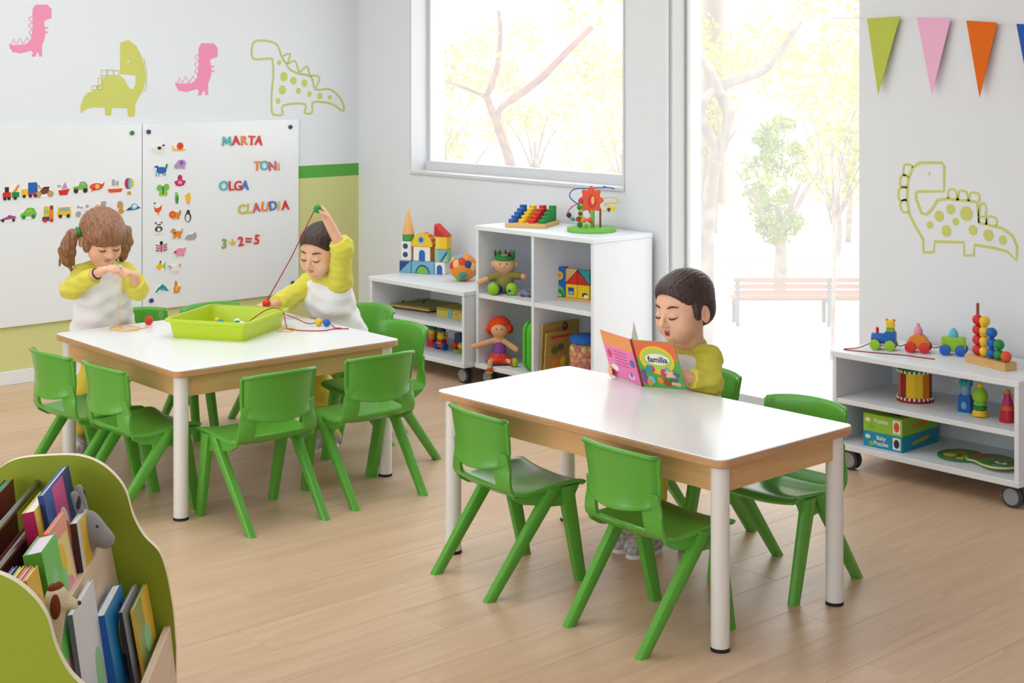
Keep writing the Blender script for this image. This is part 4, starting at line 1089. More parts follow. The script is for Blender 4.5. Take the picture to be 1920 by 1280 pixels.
WD['p2_scales'] = [[(3.378,1.843),(3.36,1.835),(3.362,1.822),(3.378,1.813)],[(3.378,1.809),(3.358,1.799),(3.36,1.789),(3.378,1.779)],[(3.377,1.776),(3.36,1.765),(3.362,1.752),(3.374,1.742)],[(3.267,1.701),(3.278,1.726),(3.29,1.702)],[(3.294,1.701),(3.311,1.731),(3.327,1.703)],[(3.33,1.703),(3.35,1.735),(3.364,1.715)]]
WD['o_body'] = [(4.681,1.715),(4.683,1.632),(4.8,1.634),(4.814,1.61),(4.818,1.541),(4.809,1.466),(4.805,1.375),(4.809,1.329),(4.823,1.314),(4.882,1.313),(4.886,1.366),(5.033,1.371),(5.033,1.321),(5.084,1.32),(5.089,1.378),(5.15,1.381),(5.226,1.368),(5.294,1.329),(5.311,1.331),(5.303,1.374),(5.255,1.43),(5.198,1.456),(5.108,1.454),(5.089,1.509),(5.066,1.533),(4.991,1.548),(4.936,1.568),(4.904,1.606),(4.873,1.648),(4.845,1.709),(4.792,1.731),(4.72,1.734)]
WD['o_plates'] = [[(4.882,1.648),(4.932,1.66),(4.913,1.602)],[(4.923,1.604),(4.95,1.619),(4.973,1.611),(4.991,1.556)],[(4.996,1.554),(5.042,1.588),(5.056,1.579),(5.068,1.537)],[(5.073,1.534),(5.122,1.534),(5.136,1.509),(5.108,1.463)]]
WD['o_spots'] = [(4.859,1.61,0.0136),(4.889,1.53,0.0242),(4.955,1.506,0.0212),(5.031,1.491,0.0204),(4.879,1.454,0.0242),(4.989,1.447,0.0166),(5.066,1.428,0.0151),(5.139,1.416,0.0174),(5.21,1.407,0.0121),(4.85,1.391,0.0151)]
WD['r_body'] = [(-3.342,1.085),(-3.34,1.186),(-3.35,1.2),(-3.454,1.195),(-3.488,1.171),(-3.509,1.119),(-3.513,1.037),(-3.501,0.979),(-3.471,0.93),(-3.437,0.881),(-3.436,0.83),(-3.388,0.835),(-3.383,0.879),(-3.253,0.886),(-3.249,0.834),(-3.208,0.838),(-3.203,0.881),(-3.123,0.876),(-3.062,0.867),(-3.024,0.836),(-3.02,0.889),(-3.039,0.929),(-3.085,0.957),(-3.186,0.97),(-3.19,1.037),(-3.198,1.052),(-3.33,1.056),(-3.371,1.047),(-3.396,1.009),(-3.421,0.985),(-3.446,0.99),(-3.471,1.047),(-3.471,1.073),(-3.454,1.078)]
WD['r_plates'] = [[(-3.322,1.057),(-3.32,1.09),(-3.29,1.093),(-3.28,1.052)],[(-3.277,1.053),(-3.272,1.089),(-3.241,1.089),(-3.233,1.054)],[(-3.229,1.052),(-3.221,1.086),(-3.19,1.085),(-3.182,1.069),(-3.188,1.05)],[(-3.186,0.995),(-3.177,1.044),(-3.158,1.045),(-3.153,1.025),(-3.156,0.997)],[(-3.151,0.966),(-3.145,0.996),(-3.116,0.996),(-3.106,0.98),(-3.112,0.964)],[(-3.184,0.97),(-3.182,0.991),(-3.156,0.993),(-3.153,0.965)],[(-3.505,1.134),(-3.53,1.143),(-3.526,1.181),(-3.501,1.185),(-3.484,1.175)],[(-3.512,1.093),(-3.546,1.096),(-3.541,1.135),(-3.513,1.142)],[(-3.515,1.041),(-3.552,1.038),(-3.549,1.083),(-3.513,1.089)],[(-3.507,0.99),(-3.535,0.988),(-3.546,1.02),(-3.53,1.036),(-3.513,1.036)]]
WD['r_spots'] = [(-3.406,0.944,0.0145),(-3.363,0.983,0.0211),(-3.31,1.014,0.0196),(-3.33,0.926,0.0218),(-3.288,0.966,0.0145),(-3.24,1.002,0.0276),(-3.211,0.939,0.0189),(-3.143,0.924,0.0218),(-3.081,0.91,0.0167)]
WD['r_eye'] = [(-3.408,1.161),(-3.408,1.145)]
WD['pen'] = [[(-3.707,1.783),(-3.518,1.788),(-3.631,1.47)],[(-3.467,1.782),(-3.283,1.774),(-3.373,1.473)],[(-3.24,1.764),(-3.08,1.753),(-3.16,1.466)],[(-3.025,1.747),(-2.849,1.736),(-2.936,1.434)]]
WD['string'] = [(-3.886,1.797),(-3.613,1.79),(-3.373,1.78),(-3.16,1.763),(-2.936,1.742),(-2.817,1.727)]
# ------------------------------------------------------------------ wall stickers
ML = lambda x: Matrix(((0, 0, 1, x), (1, 0, 0, 0), (0, 1, 0, 0), (0, 0, 0, 1)))       # drawing on the left wall
MBK = lambda y: Matrix(((1, 0, 0, 0), (0, 0, -1, y), (0, 1, 0, 0), (0, 0, 0, 1)))      # drawing on the back wall
S_green = mat('sticker_green', (208, 211, 112), 0.6, 0.2)
S_pink = mat('sticker_pink', (243, 150, 184), 0.6, 0.2)
S_line = mat('sticker_line', (200, 204, 128), 0.6, 0.2)
S_line2 = mat('sticker_line_back', (206, 208, 116), 0.6, 0.2)
def rel(pts, o): return [(x - o[0], y - o[1]) for x, y in pts]
def curve2(pts, sub=4, closed=True):
    return [(p.x, p.y) for p in smooth_path([Vector((x, y, 0)) for x, y in pts], sub, closed)]
def line_strip(mb, pts, w, M, h=0.0012, closed=True):
    """flat band of width w along a closed path, with a little thickness"""
    n = len(pts); L = []; R = []
    for i in range(n):
        a = Vector(pts[i-1]) if (closed or i) else Vector(pts[0]); b = Vector(pts[(i+1) % n]) if (closed or i < n-1) else Vector(pts[-1])
        d = (b - a); d = d.normalized() if d.length > 1e-9 else Vector((1, 0))
        nn = Vector((-d.y, d.x)) * w/2; p = Vector(pts[i])
        L.append(p + nn); R.append(p - nn)
    vs = [(p.x, p.y, h) for p in L] + [(p.x, p.y, h) for p in R] + [(p.x, p.y, 0) for p in L] + [(p.x, p.y, 0) for p in R]
    fs = []
    for i in range(n if closed else n - 1):
        j = (i + 1) % n
        fs += [(i, n+i, n+j, j), (i, j, 2*n+j, 2*n+i), (n+i, 3*n+i, 3*n+j, n+j)]
    mb._add(vs, fs, 0, M)
def wall_thing(label, o, left=True):
    loc = (XL, o[0], o[1]) if left else (o[0], YB, o[1])
    return thing('wall_sticker', label, 'wall sticker', loc)
ORI = ML(0.0003); ORB = MBK(-0.0003)
o0 = WD['g_body'][0]; t = wall_thing('solid lime dinosaur wall sticker with a long neck', o0)
MB().prism(rel(WD['g_body'], o0), 0, 0.0012, M=ORI).build('body', S_green, t)
MB().prism(circle(*rel(WD['g_eye'], o0)[0], 0.006), 0.001, 0.0018, M=ORI).build('eye', M_wallw, t)
for p in WD['g_plates']:
    MB().tube([(x, y, 0.001) for x, y in rel(p, o0)], 0.0022, n=6, closed=True, M=ORI).build('back_plate', S_green, t)
for key, lab in (('p', 'pink dinosaur wall sticker with a scalloped tail beside the lime one'), ('p2', 'pink dinosaur wall sticker high above the vehicle magnets')):
    o0 = WD[key + '_body'][0]; t = wall_thing(lab, o0)
    MB().prism(rel(WD[key + '_body'], o0), 0, 0.0012, M=ORI).build('body', S_pink, t)
    for p in WD[key + '_scales']:
        mb = MB(); line_strip(mb, rel(p, o0), 0.004, ORI, closed=False); mb.build('back_scale', S_pink, t)
o0 = WD['o_body'][0]; t = wall_thing('outlined dinosaur wall sticker with lime spots above the letter board', o0)
mb = MB(); line_strip(mb, curve2(rel(WD['o_body'], o0), 3), 0.0125, ORI); mb.build('outline', S_line, t)
for p in WD['o_plates']:
    mb = MB(); line_strip(mb, curve2(rel(p, o0), 3, False), 0.011, ORI, closed=False); mb.build('back_plate', S_line, t)
for x, y, r in WD['o_spots']:
    MB().prism(circle(*rel([(x, y)], o0)[0], r, r*1.12), 0, 0.0012, M=ORI).build('spot', S_green, t)
o0 = WD['r_body'][0]; t = wall_thing('outlined dinosaur wall sticker with lime spots beside the glass door', o0, False)
mb = MB(); line_strip(mb, rel(WD['r_body'], o0), 0.0115, ORB); mb.build('outline', S_line2, t)
for p in WD['r_plates']:
    mb = MB(); line_strip(mb, curve2(rel(p, o0), 3, False), 0.009, ORB, closed=False); mb.build('back_plate', S_line2, t)
for x, y, r in WD['r_spots']:
    MB().prism(circle(*rel([(x, y)], o0)[0], r, r*1.08), 0, 0.0012, M=ORB).build('spot', S_line2, t)
mb = MB(); line_strip(mb, rel(WD['r_eye'], o0), 0.005, ORB, closed=False); mb.build('eye', S_line2, t)
# pennants on a string
o = MB().tube([(x, YB - 0.022, z) for x, z in WD['string']], 0.0016, n=6, sub=4).build('bunting_string', P_wht); tag(o, 'thin white bunting string high on the wall', 'string')
for p, m, lab in zip(WD['pen'], (pm('felt_green', (188, 198, 84), 0.9), pm('felt_pink', (240, 182, 212), 0.9), pm('felt_orange', (228, 108, 22), 0.9), pm('felt_blue', (40, 90, 170), 0.9)),
                     ('green felt pennant nearest the glass door', 'pink felt pennant between the green and orange ones', 'orange felt pennant above the outlined dinosaur', 'blue felt pennant at the edge beyond the orange one')):
    xm_ = (p[0][0] + p[1][0])/2; p = [(xm_ + (x_ - xm_)*.84, z_) for x_, z_ in p]
    c = (xm_, p[0][1])
    t = thing('pennant', lab, 'pennant', (c[0], YB - 0.022, c[1]), 0, 'felt pennants on the string')
    q = [(p[0][0], p[0][1] + 0.004), (p[1][0], p[1][1] + 0.004), p[2]]
    MB().prism(rel(q, c), -0.0008, 0.0008, M=Matrix.Rotation(math.radians(-3), 4, 'X') @ MBK(0)).build('cloth', m, t)
    MB().prism(rel([(p[0][0], p[0][1] + 0.007), (p[1][0], p[1][1] + 0.007), (p[1][0] - 0.006, p[1][1] - 0.010), (p[0][0] + 0.006, p[0][1] - 0.010)], c), -0.0014, 0.0014, M=MBK(0)).build('fold', m, t)

# ------------------------------------------------------------------ magnets
XM = XL + 0.0181
LC = {'t': (96, 180, 186), 'r': (222, 62, 56), 'o': (236, 140, 56), 'y': (226, 200, 70), 'l': (196, 196, 84), 'p': (228, 96, 116), 'b': (76, 126, 196), 'g': (150, 168, 96)}
LM = {k: mat('letter_' + k, v, 0.35, 0.4) for k, v in LC.items()}
LN = {'t': 'teal', 'r': 'red', 'o': 'orange', 'y': 'yellow', 'l': 'lime', 'p': 'pink', 'b': 'blue', 'g': 'olive'}
words = [('MARTA', 'trorr', [(4.5, 1.174), (4.559, 1.174), (4.611, 1.172), (4.661, 1.170), (4.708, 1.169)], 'topmost word'),
         ('TONI', 'otpl', [(4.698, 1.026), (4.746, 1.027), (4.801, 1.021), (4.842, 1.016)], 'second word'),
         ('OLGA', 'trrb', [(4.48, .927), (4.528, .924), (4.572, .922), (4.618, .922)], 'third word'),
         ('CLAUDIA', 'lypobyr', [(4.597, .790), (4.645, .792), (4.693, .793), (4.750, .795), (4.803, .797), (4.842, .794), (4.886, .794)], 'longest word'),
         ('3+2=5', 'gyrrr', [(4.483, .606), (4.537, .608), (4.59, .611), (4.640, .613), (4.695, .613)], 'sum at the bottom')]
ORD = ['first', 'second', 'third', 'fourth', 'fifth', 'sixth', 'seventh']
random.seed(12)
for w, cs_, pos, nm in words:
    for i, ch in enumerate(w):
        if ch == 'M':
            mm_ = MB().prism([(-.030, -.025), (-.020, -.025), (-.017, .006), (-.004, -.016), (.004, -.016), (.017, .006), (.020, -.025), (.030, -.025), (.024, .027), (.015, .027), (0, .001), (-.015, .027), (-.024, .027)], -.003, .003)
            vs, fs = [Vector(v_) for v_ in mm_.v], mm_.f
        else: vs, fs = text_mesh(ch, 0.074, 0.003, 0.0014)
        kind = 'sign' if ch in '+=' else ('digit' if ch.isdigit() else 'letter')
        sz = 0.8 if (w == 'TONI' and ch == 'I') else 1.0
        o = MB()._add(vs, fs, 0, ML(0) @ Matrix.Rotation(math.radians(random.uniform(-7, 7)), 4, 'Z') @ Matrix.Scale(sz, 4)).build('magnetic_' + kind, LM[cs_[i]])
        o.location = (XM + 0.003, pos[i][0], pos[i][1])
        tag(o, '%s magnetic %s %s, %s in the %s' % (LN[cs_[i]], kind, ch, ORD[i], nm), 'magnet', 'magnetic letters on the whiteboard')
for (y, z), m, lab in zip([(3.921, 1.238), (4.018, 1.241), (4.92, 1.242), (4.034, 0.342), (4.935, 0.349)], (P_grn, P_navy, P_navy, P_navy, P_navy),
        ('green round magnet at the top corner of the vehicle board', 'navy round magnet at the top corner beside the cow magnet', 'navy round magnet at the top corner beyond the topmost word', 'navy round magnet at the bottom corner under the dolphin', 'navy round magnet at the bottom corner beside the boy')):
    o = MB().lathe([(0.010, 0), (0.012, 0.003), (0.012, 0.008), (0.008, 0.011)], 18, M=Matrix.Rotation(math.pi/2, 4, 'Y')).build('round_magnet', m, smooth=True)
    o.location = (XM, y, z); tag(o, lab, 'magnet')

C = dict(k=P_dark, w=P_wht, r=P_red, b=P_blue, s=P_sky, n=P_navy, y=P_yel, o=P_org, g=P_grn, l=P_lime, L=P_leaf, p=P_pink, m=P_mag, u=pm('mauve', (150, 96, 150)), v=pm('lilac', (180, 150, 200)),
         e=pm('grey', (168, 168, 172)), B=P_brn, t=P_teal, c=P_cyan, a=P_peach, O=P_ored, T=pm('tan', (206, 150, 80)))
BACK = mat('magnet_backing', (246, 244, 238), 0.6, 0.2)
def E_(x, y, rx, ry=None): return circle(x, y, rx, ry if ry else rx, 14)
def R_(x0, y0, x1, y1): return [(x0, y0), (x1, y0), (x1, y1), (x0, y1)]
def hull(pts):
    P = sorted(set((round(x, 4), round(y, 4)) for x, y in pts))
    def half(Q):
        h = []
        for p in Q:
            while len(h) > 1 and (h[-1][0]-h[-2][0])*(p[1]-h[-2][1]) - (h[-1][1]-h[-2][1])*(p[0]-h[-2][0]) <= 0: h.pop()
            h.append(p)
        return h[:-1]
    return half(P) + half(P[::-1])
def magnet(name, label, y, z, scale, pieces, group):
    """flat printed magnet: pieces are (part name, outline in units of 1/100 m, colour letter)"""
    t = thing(name, label, 'magnet', (XM, y, z), 0, group)
    k = scale * 0.01
    al = [(x*k, q*k) for _, poly, _ in pieces for x, q in poly]
    cx_ = sum(x for x, _ in al)/len(al); cy_ = sum(q for _, q in al)/len(al)
    hp = [(cx_ + (x - cx_)*1.07, cy_ + (q - cy_)*1.07) for x, q in hull(al)]
    MB().prism(hp, 0, 0.0022, M=ML(0)).build('backing', BACK, t)
    for i, (nm, poly, col) in enumerate(pieces):
        MB().prism([(x*k, q*k) for x, q in poly], 0.0020, 0.0030 + 0.0006*i, M=ML(0)).build(nm, C[col], t)
    return t
GV, GA = 'vehicle magnets on the whiteboard', 'animal magnets on the whiteboard'
V1 = [(3.256, .957), (3.351, .963), (3.432, .958), (3.534, .961), (3.627, .964), (3.717, .965), (3.822, .959), (3.905, .954)]
V2 = [(3.242, .831), (3.348, .850), (3.453, .838), (3.539, .846), (3.642, .845), (3.747, .858), (3.853, .845), (3.927, .841)]
wh = lambda xs, y, r=0.8, c='k': [('wheel', E_(x, y, r), c) for x in xs]
VE = [
 ('digger_magnet', 'red digger magnet with a green and yellow arm', [('body', R_(-4, -2, 0, 0.5), 'r'), ('cab', R_(-3, 0.5, -1, 3), 'k'), ('arm', [(0.5, 0), (3.5, 4), (4.2, 3.4), (1.6, -1)], 'o'), ('bucket', R_(0.4, -2, 4, 0.4), 'g')] + wh((-3, -1, 2), -2.4)),
 ('truck_magnet', 'lorry magnet with a blue box and yellow cab', [('box', R_(-0.5, -1, 4, 4), 'b'), ('cab', R_(-3.8, -2, -0.6, 1), 'y'), ('bumper', R_(-0.5, -2, 4, -1), 'r')] + wh((-2.5, 0.6, 3), -2.4)),
 ('motorbike_magnet', 'brown motorbike magnet beside the lorry', [('frame', [(-3, -1), (-1, 1.6), (2, 1.4), (3, -0.6), (0, -1.6)], 'B'), ('seat', R_(-0.5, 1.2, 2.6, 2), 'k'), ('handlebar', [(-2.4, 1), (-3.4, 3), (-2.8, 3.2), (-1.6, 1.4)], 'T')] + wh((-3, 3), -1.4, 1.5, 'T') + wh((-3, 3), -1.4, 0.8, 'e')),
 ('boat_magnet', 'small red boat magnet with a lilac sail', [('hull', [(-2.6, -0.4), (3.4, 0.2), (2, -2.8), (-1.8, -2.8)], 'r'), ('sail', [(-1, 0.2), (2.2, 0.4), (1, 3.6)], 'v'), ('pennant', R_(-3, 1.2, -1.2, 2.2), 'e')]),
 ('jeep_magnet', 'dull green jeep magnet with black wheels', [('body', [(-3.6, -1), (4, -1), (4, 1), (2.6, 3), (0, 3), (-0.8, 1), (-3.6, 0.6)], 'L'), ('window', R_(0.4, 1, 2.4, 2.4), 'e')] + wh((-2.2, 2.6), -1.4, 1.2)),
 ('plane_magnet', 'red aeroplane magnet beside the ship', [('body', E_(0, 0, 3.6, 1.8), 'O'), ('wing', [(-3, -2.6), (1, -0.6), (2, 0.4), (-1, 0)], 'r'), ('tail', [(2.6, 0.6), (4.4, 2.2), (3.6, 0)], 'r'), ('nose', E_(0.4, 0.1, 1.2), 'a')]),
 ('ship_magnet', 'white ship magnet with a red hull and grey funnels', [('hull', [(-4, -1), (4.4, -1), (3.4, -2.8), (-3, -2.8)], 'O'), ('deck', R_(-3.4, -1, 3, 0.6), 'w'), ('funnel', R_(-1.6, 0.6, 0, 3.6), 'e'), ('funnel', R_(0.6, 0.6, 2, 2.8), 'e')]),
 ('balloon_magnet', 'striped hot air balloon magnet', [('envelope', E_(0, 1.6, 2.6, 2.9), 'y'), ('stripe', E_(-0.8, 1.7, 1.7, 2.8), 'm'), ('stripe', E_(0.2, 1.7, 0.8, 2.8), 'c'), ('basket', R_(-1, -3.8, 0.8, -2.2), 'T')])]
for (nm, lab, pc), (y, z) in zip(VE, V1): magnet(nm, lab, y, z, 1.06, pc, GV)
VE = [
 ('racing_car_magnet', 'long mauve racing car magnet', [('body', [(-4, -0.8), (4, 0), (3.6, 1), (1, 1.4), (-0.6, 1), (-4, -0.2)], 'u'), ('cockpit', R_(-0.2, 0.8, 1.6, 1.6), 'm')] + wh((-2.6, 2.6), -0.8, 0.7)),
 ('car_magnet', 'round green beetle car magnet', [('body', [(-4, -1.4), (4, -1.4), (4, 0), (2.6, 2.6), (-0.6, 2.8), (-2.4, 0.8), (-4, 0)], 'L'), ('window', [(-1.4, 0.6), (2, 0.6), (1.4, 2), (-0.4, 2)], 'l')] + wh((-2.4, 2.4), -1.6, 1.0, 'g')),
 ('locomotive_magnet', 'yellow and red locomotive magnet', [('cab', R_(-2.4, -1, 0.4, 4), 'y'), ('boiler', R_(0.4, -2, 2.6, 2.4), 'o'), ('chimney', R_(0.8, 2.4, 2.4, 4.2), 'B'), ('window', R_(-1.8, 0.6, -0.2, 2.2), 'c'), ('bumper', R_(-3, -3, 0.4, -1), 'n')] + wh((-1.6, 1.6), -2.8, 0.9, 'r')),
 ('bus_magnet', 'yellow school bus magnet', [('body', R_(-3.6, -1.8, 3.6, 0.4), 'y'), ('roof', R_(-3.2, 0.4, 3.4, 2.4), 'y')] + [('window', R_(x, 0.5, x + 1.4, 1.9), 's') for x in (-2.6, -0.8, 1.0)] + wh((-2, 2), -2, 0.9)),
 ('bicycle_magnet', 'white and grey bicycle magnet with baskets', [('frame', [(-2.6, -1.4), (-0.8, 1.2), (2, 1.2), (2.6, -1.4), (0, -0.6)], 'w'), ('saddle', R_(-1.4, 1.2, 0, 2), 'v'), ('basket', R_(1.4, 1.4, 3, 2.8), 'e'), ('basket', R_(-3, 1.4, -1.8, 2.6), 'e')] + wh((-2.4, 2.4), -1.4, 1.4, 'e')),
 ('scooter_magnet', 'grey scooter magnet just above the girl\'s head', [('body', [(-3, -1), (3, -1), (2, 1), (-1, 1)], 'e'), ('handlebar', R_(-0.4, 1, 2.4, 2.8), 'e'), ('lamp', E_(-2.4, 0.6, 1), 'a')] + wh((-2, 2), -1.6, 1)),
 ('barrow_magnet', 'tan barrow magnet with one wheel', [('body', R_(-1.6, 0, 1.6, 2.6), 'T'), ('cover', R_(-1.4, 2.6, 1, 3.6), 'e')] + wh((0.4,), -1.4, 1.5, 'o') + wh((0.4,), -1.4, 0.7, 'L')),
 ('glider_magnet', 'blue grey glider magnet at the board edge', [('wing', [(-4, -0.8), (-1, 1), (2, 1.2), (4.2, 0), (1.4, -1), (-2, -1)], 'n'), ('cabin', E_(0.6, 0.8, 2.0, 1.6), 'c'), ('window', E_(0.8, 0.9, 1.1, 0.9), 'w')])]
for (nm, lab, pc), (y, z) in zip(VE, V2): magnet(nm, lab, y, z, 1.06, pc, GV)
AP = [(4.075, 1.148), (4.2, 1.152), (4.091, 1.033), (4.21, 1.059), (4.207, .97), (4.104, .924), (4.187, .876), (4.256, .872), (4.072, .826), (4.175, .788), (4.256, .774), (4.078, .723), (4.184, .686), (4.276, .665), (4.094, .622), (4.207, .587), (4.088, .519), (4.175, .5), (4.097, .401), (4.184, .398)]
leg4 = lambda c, xs=(-2.2, -1, 1, 2.2), y0=-2.6, y1=-1: [('leg', R_(x - .4, y0, x + .4, y1), c) for x in xs]
AN = [
 ('cow_magnet', 'white cow magnet with black patches', leg4('w') + [('body', E_(0, 0, 3.4, 1.7), 'w'), ('patch', E_(0.6, 0.4, 1.2, .9), 'k'), ('head', E_(3, 1.2, 1.1, 1.3), 'w'), ('patch', E_(3, 1.8, .8, .5), 'k')]),
 ('snail_magnet', 'snail magnet with a red shell', [('body', [(-4, -2), (4, -2), (4.2, -1), (-2.6, -.6), (-3.4, 1.2), (-4, 1)], 'a'), ('shell', E_(0.8, 0.6, 2.1), 'O'), ('spiral', E_(0.9, .7, 1.0), 'r')]),
 ('horse_magnet', 'blue foal magnet with a green tail', leg4('s', (-2.6, -1.2, 1.4, 2.6), -3, -.6) + [('body', E_(0.4, 0, 3, 1.8), 'b'), ('head', E_(-2.6, 1.4, 1.4, 1.2), 'b'), ('muzzle', E_(-3.4, .8, .8), 'w'), ('tail', [(2.6, 1), (3.4, 3.4), (4, 3), (3.4, .6)], 'g')]),
 ('elephant_magnet', 'lilac elephant magnet under the snail', leg4('v', (-2, -.6, 1, 2.2), -2.6, -.6) + [('body', E_(0.4, .4, 3, 2.2), 'v'), ('ear', E_(.4, .8, 1.2, 1.3), 'u'), ('trunk', [(-2, 1), (-3.6, 0), (-3.8, -2), (-3, -2), (-2.6, -.4), (-1.6, 0)], 'v')]),
 ('octopus_magnet', 'magenta octopus magnet above the parrot', [('head', E_(0, 1.6, 1.5, 1.8), 'm'), ('body', [(-3.6, -.2), (0, 1), (3.6, -.2), (2.4, -2.4), (0, -3), (-2.4, -2.4)], 'm'), ('face', E_(0, -.8, 1.4, 1), 'p')]),
 ('butterfly_magnet', 'lime butterfly magnet with four wings', [('wing', E_(-2, 1.4, 1.8, 1.8), 'L'), ('wing', E_(2, 1.6, 1.8, 2), 'L'), ('wing', E_(-1.2, -1.6, 1.3, 1.3), 'l'), ('wing', E_(1.4, -1.6, 1.3, 1.4), 'l'), ('body', E_(0, 0, .5, 2.4), 'g')]),
 ('parrot_magnet', 'slim green parrot magnet', [('body', E_(0, 0, 1.2, 3), 'L'), ('wing', E_(.4, -.6, .7, 2.2), 'g'), ('head', E_(-.2, 2.6, .9), 'l')]),
 ('duck_magnet', 'yellow chick magnet with orange legs', [('body', E_(0, 0, 1.8, 1.9), 'y'), ('head', E_(.4, 1.9, 1.2), 'y'), ('beak', [(-1, 2), (-2.4, 1.8), (-1, 1.4)], 'o'), ('leg', R_(-.8, -3, -.4, -1.6), 'o'), ('leg', R_(.4, -3, .8, -1.6), 'o')]),
 ('hen_magnet', 'white and rust hen magnet', [('body', [(-2.4, 2.2), (-1, .4), (1, .8), (2.6, 2.4), (2.2, -.6), (.4, -2.2), (-1.6, -1.2)], 'O'), ('head', E_(-1.9, 2.2, 1), 'w'), ('comb', E_(-1.8, 3.2, .6, .4), 'k'), ('foot', R_(.1, -3.2, .7, -2), 'o')]),
 ('lion_magnet', 'orange lion magnet with a round mane', leg4('T', (-1.4, 0, 1.4, 2.4), -2.4, -.6) + [('body', E_(.8, 0, 2.6, 1.5), 'o'), ('mane', E_(-1.5, .4, 1.9), 'O'), ('face', E_(-1.5, .3, 1), 'o'), ('tail', R_(3, .6, 3.4, 2.4), 'B')]),
 ('penguin_magnet', 'black and white penguin magnet', [('body', E_(0, -.4, 2, 2.8), 'k'), ('belly', E_(-.2, -.7, 1.3, 2.1), 'w'), ('head', E_(.1, 2.6, 1, 1.1), 'k'), ('beak', [(-.7, 2.6), (-1.8, 2.3), (-.6, 2.1)], 'o')]),
 ('panda_magnet', 'black and white panda magnet', [('ear', E_(-1.6, 2.9, .6), 'k'), ('ear', E_(1.6, 2.9, .6), 'k'), ('head', E_(0, 2, 1.8, 1.4), 'w'), ('body', E_(0, -.4, 2.2, 1.5), 'k'), ('belly', E_(0, -.6, 1.1, 1.0), 'w'), ('leg', E_(-1.2, -2.4, .8), 'w'), ('leg', E_(1.2, -2.4, .8), 'w'), ('eye', E_(-.6, 2, .4), 'k'), ('eye', E_(.6, 2, .4), 'k')]),
 ('tiger_magnet', 'tan tiger cub magnet with raised tail', leg4('T', (-1.6, -.4, 1.4, 2.4), -2.6, -.6) + [('body', E_(.8, 0, 2.6, 1.5), 'o'), ('head', E_(-1.8, 1.6, 1.4), 'T'), ('collar', R_(-1.6, .2, -.4, .8), 'k'), ('tail', [(3, .4), (3.2, 2.6), (3.8, 2.4), (3.5, .2)], 'T')]),
 ('seal_magnet', 'grey seal magnet with no legs', [('body', [(-4, -1), (-2, -2), (2, -2), (3.4, -.6), (3.2, 1.4), (2.2, 2.6), (1.6, 1.2), (-1.8, 1.2), (-3.4, .2)], 'e'), ('fin', [(0, 0), (1.4, 1.8), (1.8, 0)], 'e')]),
 ('ladybird_magnet', 'pink and dark ladybird magnet', [('body', E_(0, -.4, 1.9, 2.3), 'p'), ('head', E_(0, 2.2, 1), 'k'), ('stripe', R_(-.2, -2.6, .2, 1.8), 'k')] + [('leg', [(s*1.6, y), (s*3.2, y + .7), (s*3.2, y + .2), (s*1.6, y - .5)], 'B') for s in (-1, 1) for y in (1, -.4, -1.8)]),
 ('pig_magnet', 'plain pink pig magnet', leg4('p', (-2, -.8, 1, 2), -2.4, -.6) + [('body', E_(0, .2, 3.2, 1.9), 'p'), ('ear', [(2, 1.6), (3.8, 2.4), (3.2, .8)], 'p'), ('snout', E_(-3, 0, .7), 'm')]),
 ('fish_magnet', 'yellow fish magnet with a green tail', [('body', [(-2.6, 0), (-.6, 2.2), (1.4, .8), (1.4, -.8), (-.6, -2.2)], 'y'), ('tail', [(1.6, 0), (3, 2.4), (2.8, -2.4)], 'L'), ('fin', [(-.6, 2.2), (.2, 3.2), (.6, 1.6)], 'k')]),
 ('dog_magnet', 'white dog magnet with a tan ear', leg4('w', (-1.8, -.6, 1, 2), -2.4, -.6) + [('body', E_(0, -.2, 2.6, 1.3), 'w'), ('head', E_(2.2, 1.2, 1.2, 1.1), 'w'), ('ear', E_(3, 1.5, .5, .9), 'T'), ('tail', [(-2.4, 0), (-4, 1.8), (-3.4, 2), (-1.8, .8)], 'e')]),
 ('dolphin_magnet', 'teal dolphin magnet at the bottom of the animal columns', [('body', [(-4, -1.8), (-2, .6), (0, 1.6), (2, 1.2), (3.6, -1), (4.4, -2), (2.4, -1.6), (1.2, -.4), (-1, -.4), (-3, -2)], 't'), ('fin', [(-.6, 1.4), (.6, 2.6), (1, 1.2)], 't'), ('belly', [(-1.6, -.4), (1, -.4), (2, -1.6), (-.4, -1.2)], 's')]),
 ('kangaroo_magnet', 'tall golden kangaroo magnet beside the dolphin', [('body', E_(0, -.8, 1.7, 2.1), 'o'), ('chest', E_(.2, -.6, .9, 1.4), 'y'), ('head', E_(-.2, 2, 1, .9), 'o'), ('ear', R_(-.6, 2.6, -.1, 3.8), 'T'), ('foot', R_(-1.6, -3, 1.4, -2.4), 'T'), ('tail', [(1.2, -2), (2.4, .6), (2.6, -.2), (1.6, -2.6)], 'T')])]
for (nm, lab, pc), (y, z) in zip(AN, AP): magnet(nm, lab, y, z, 1.0, pc, GA)
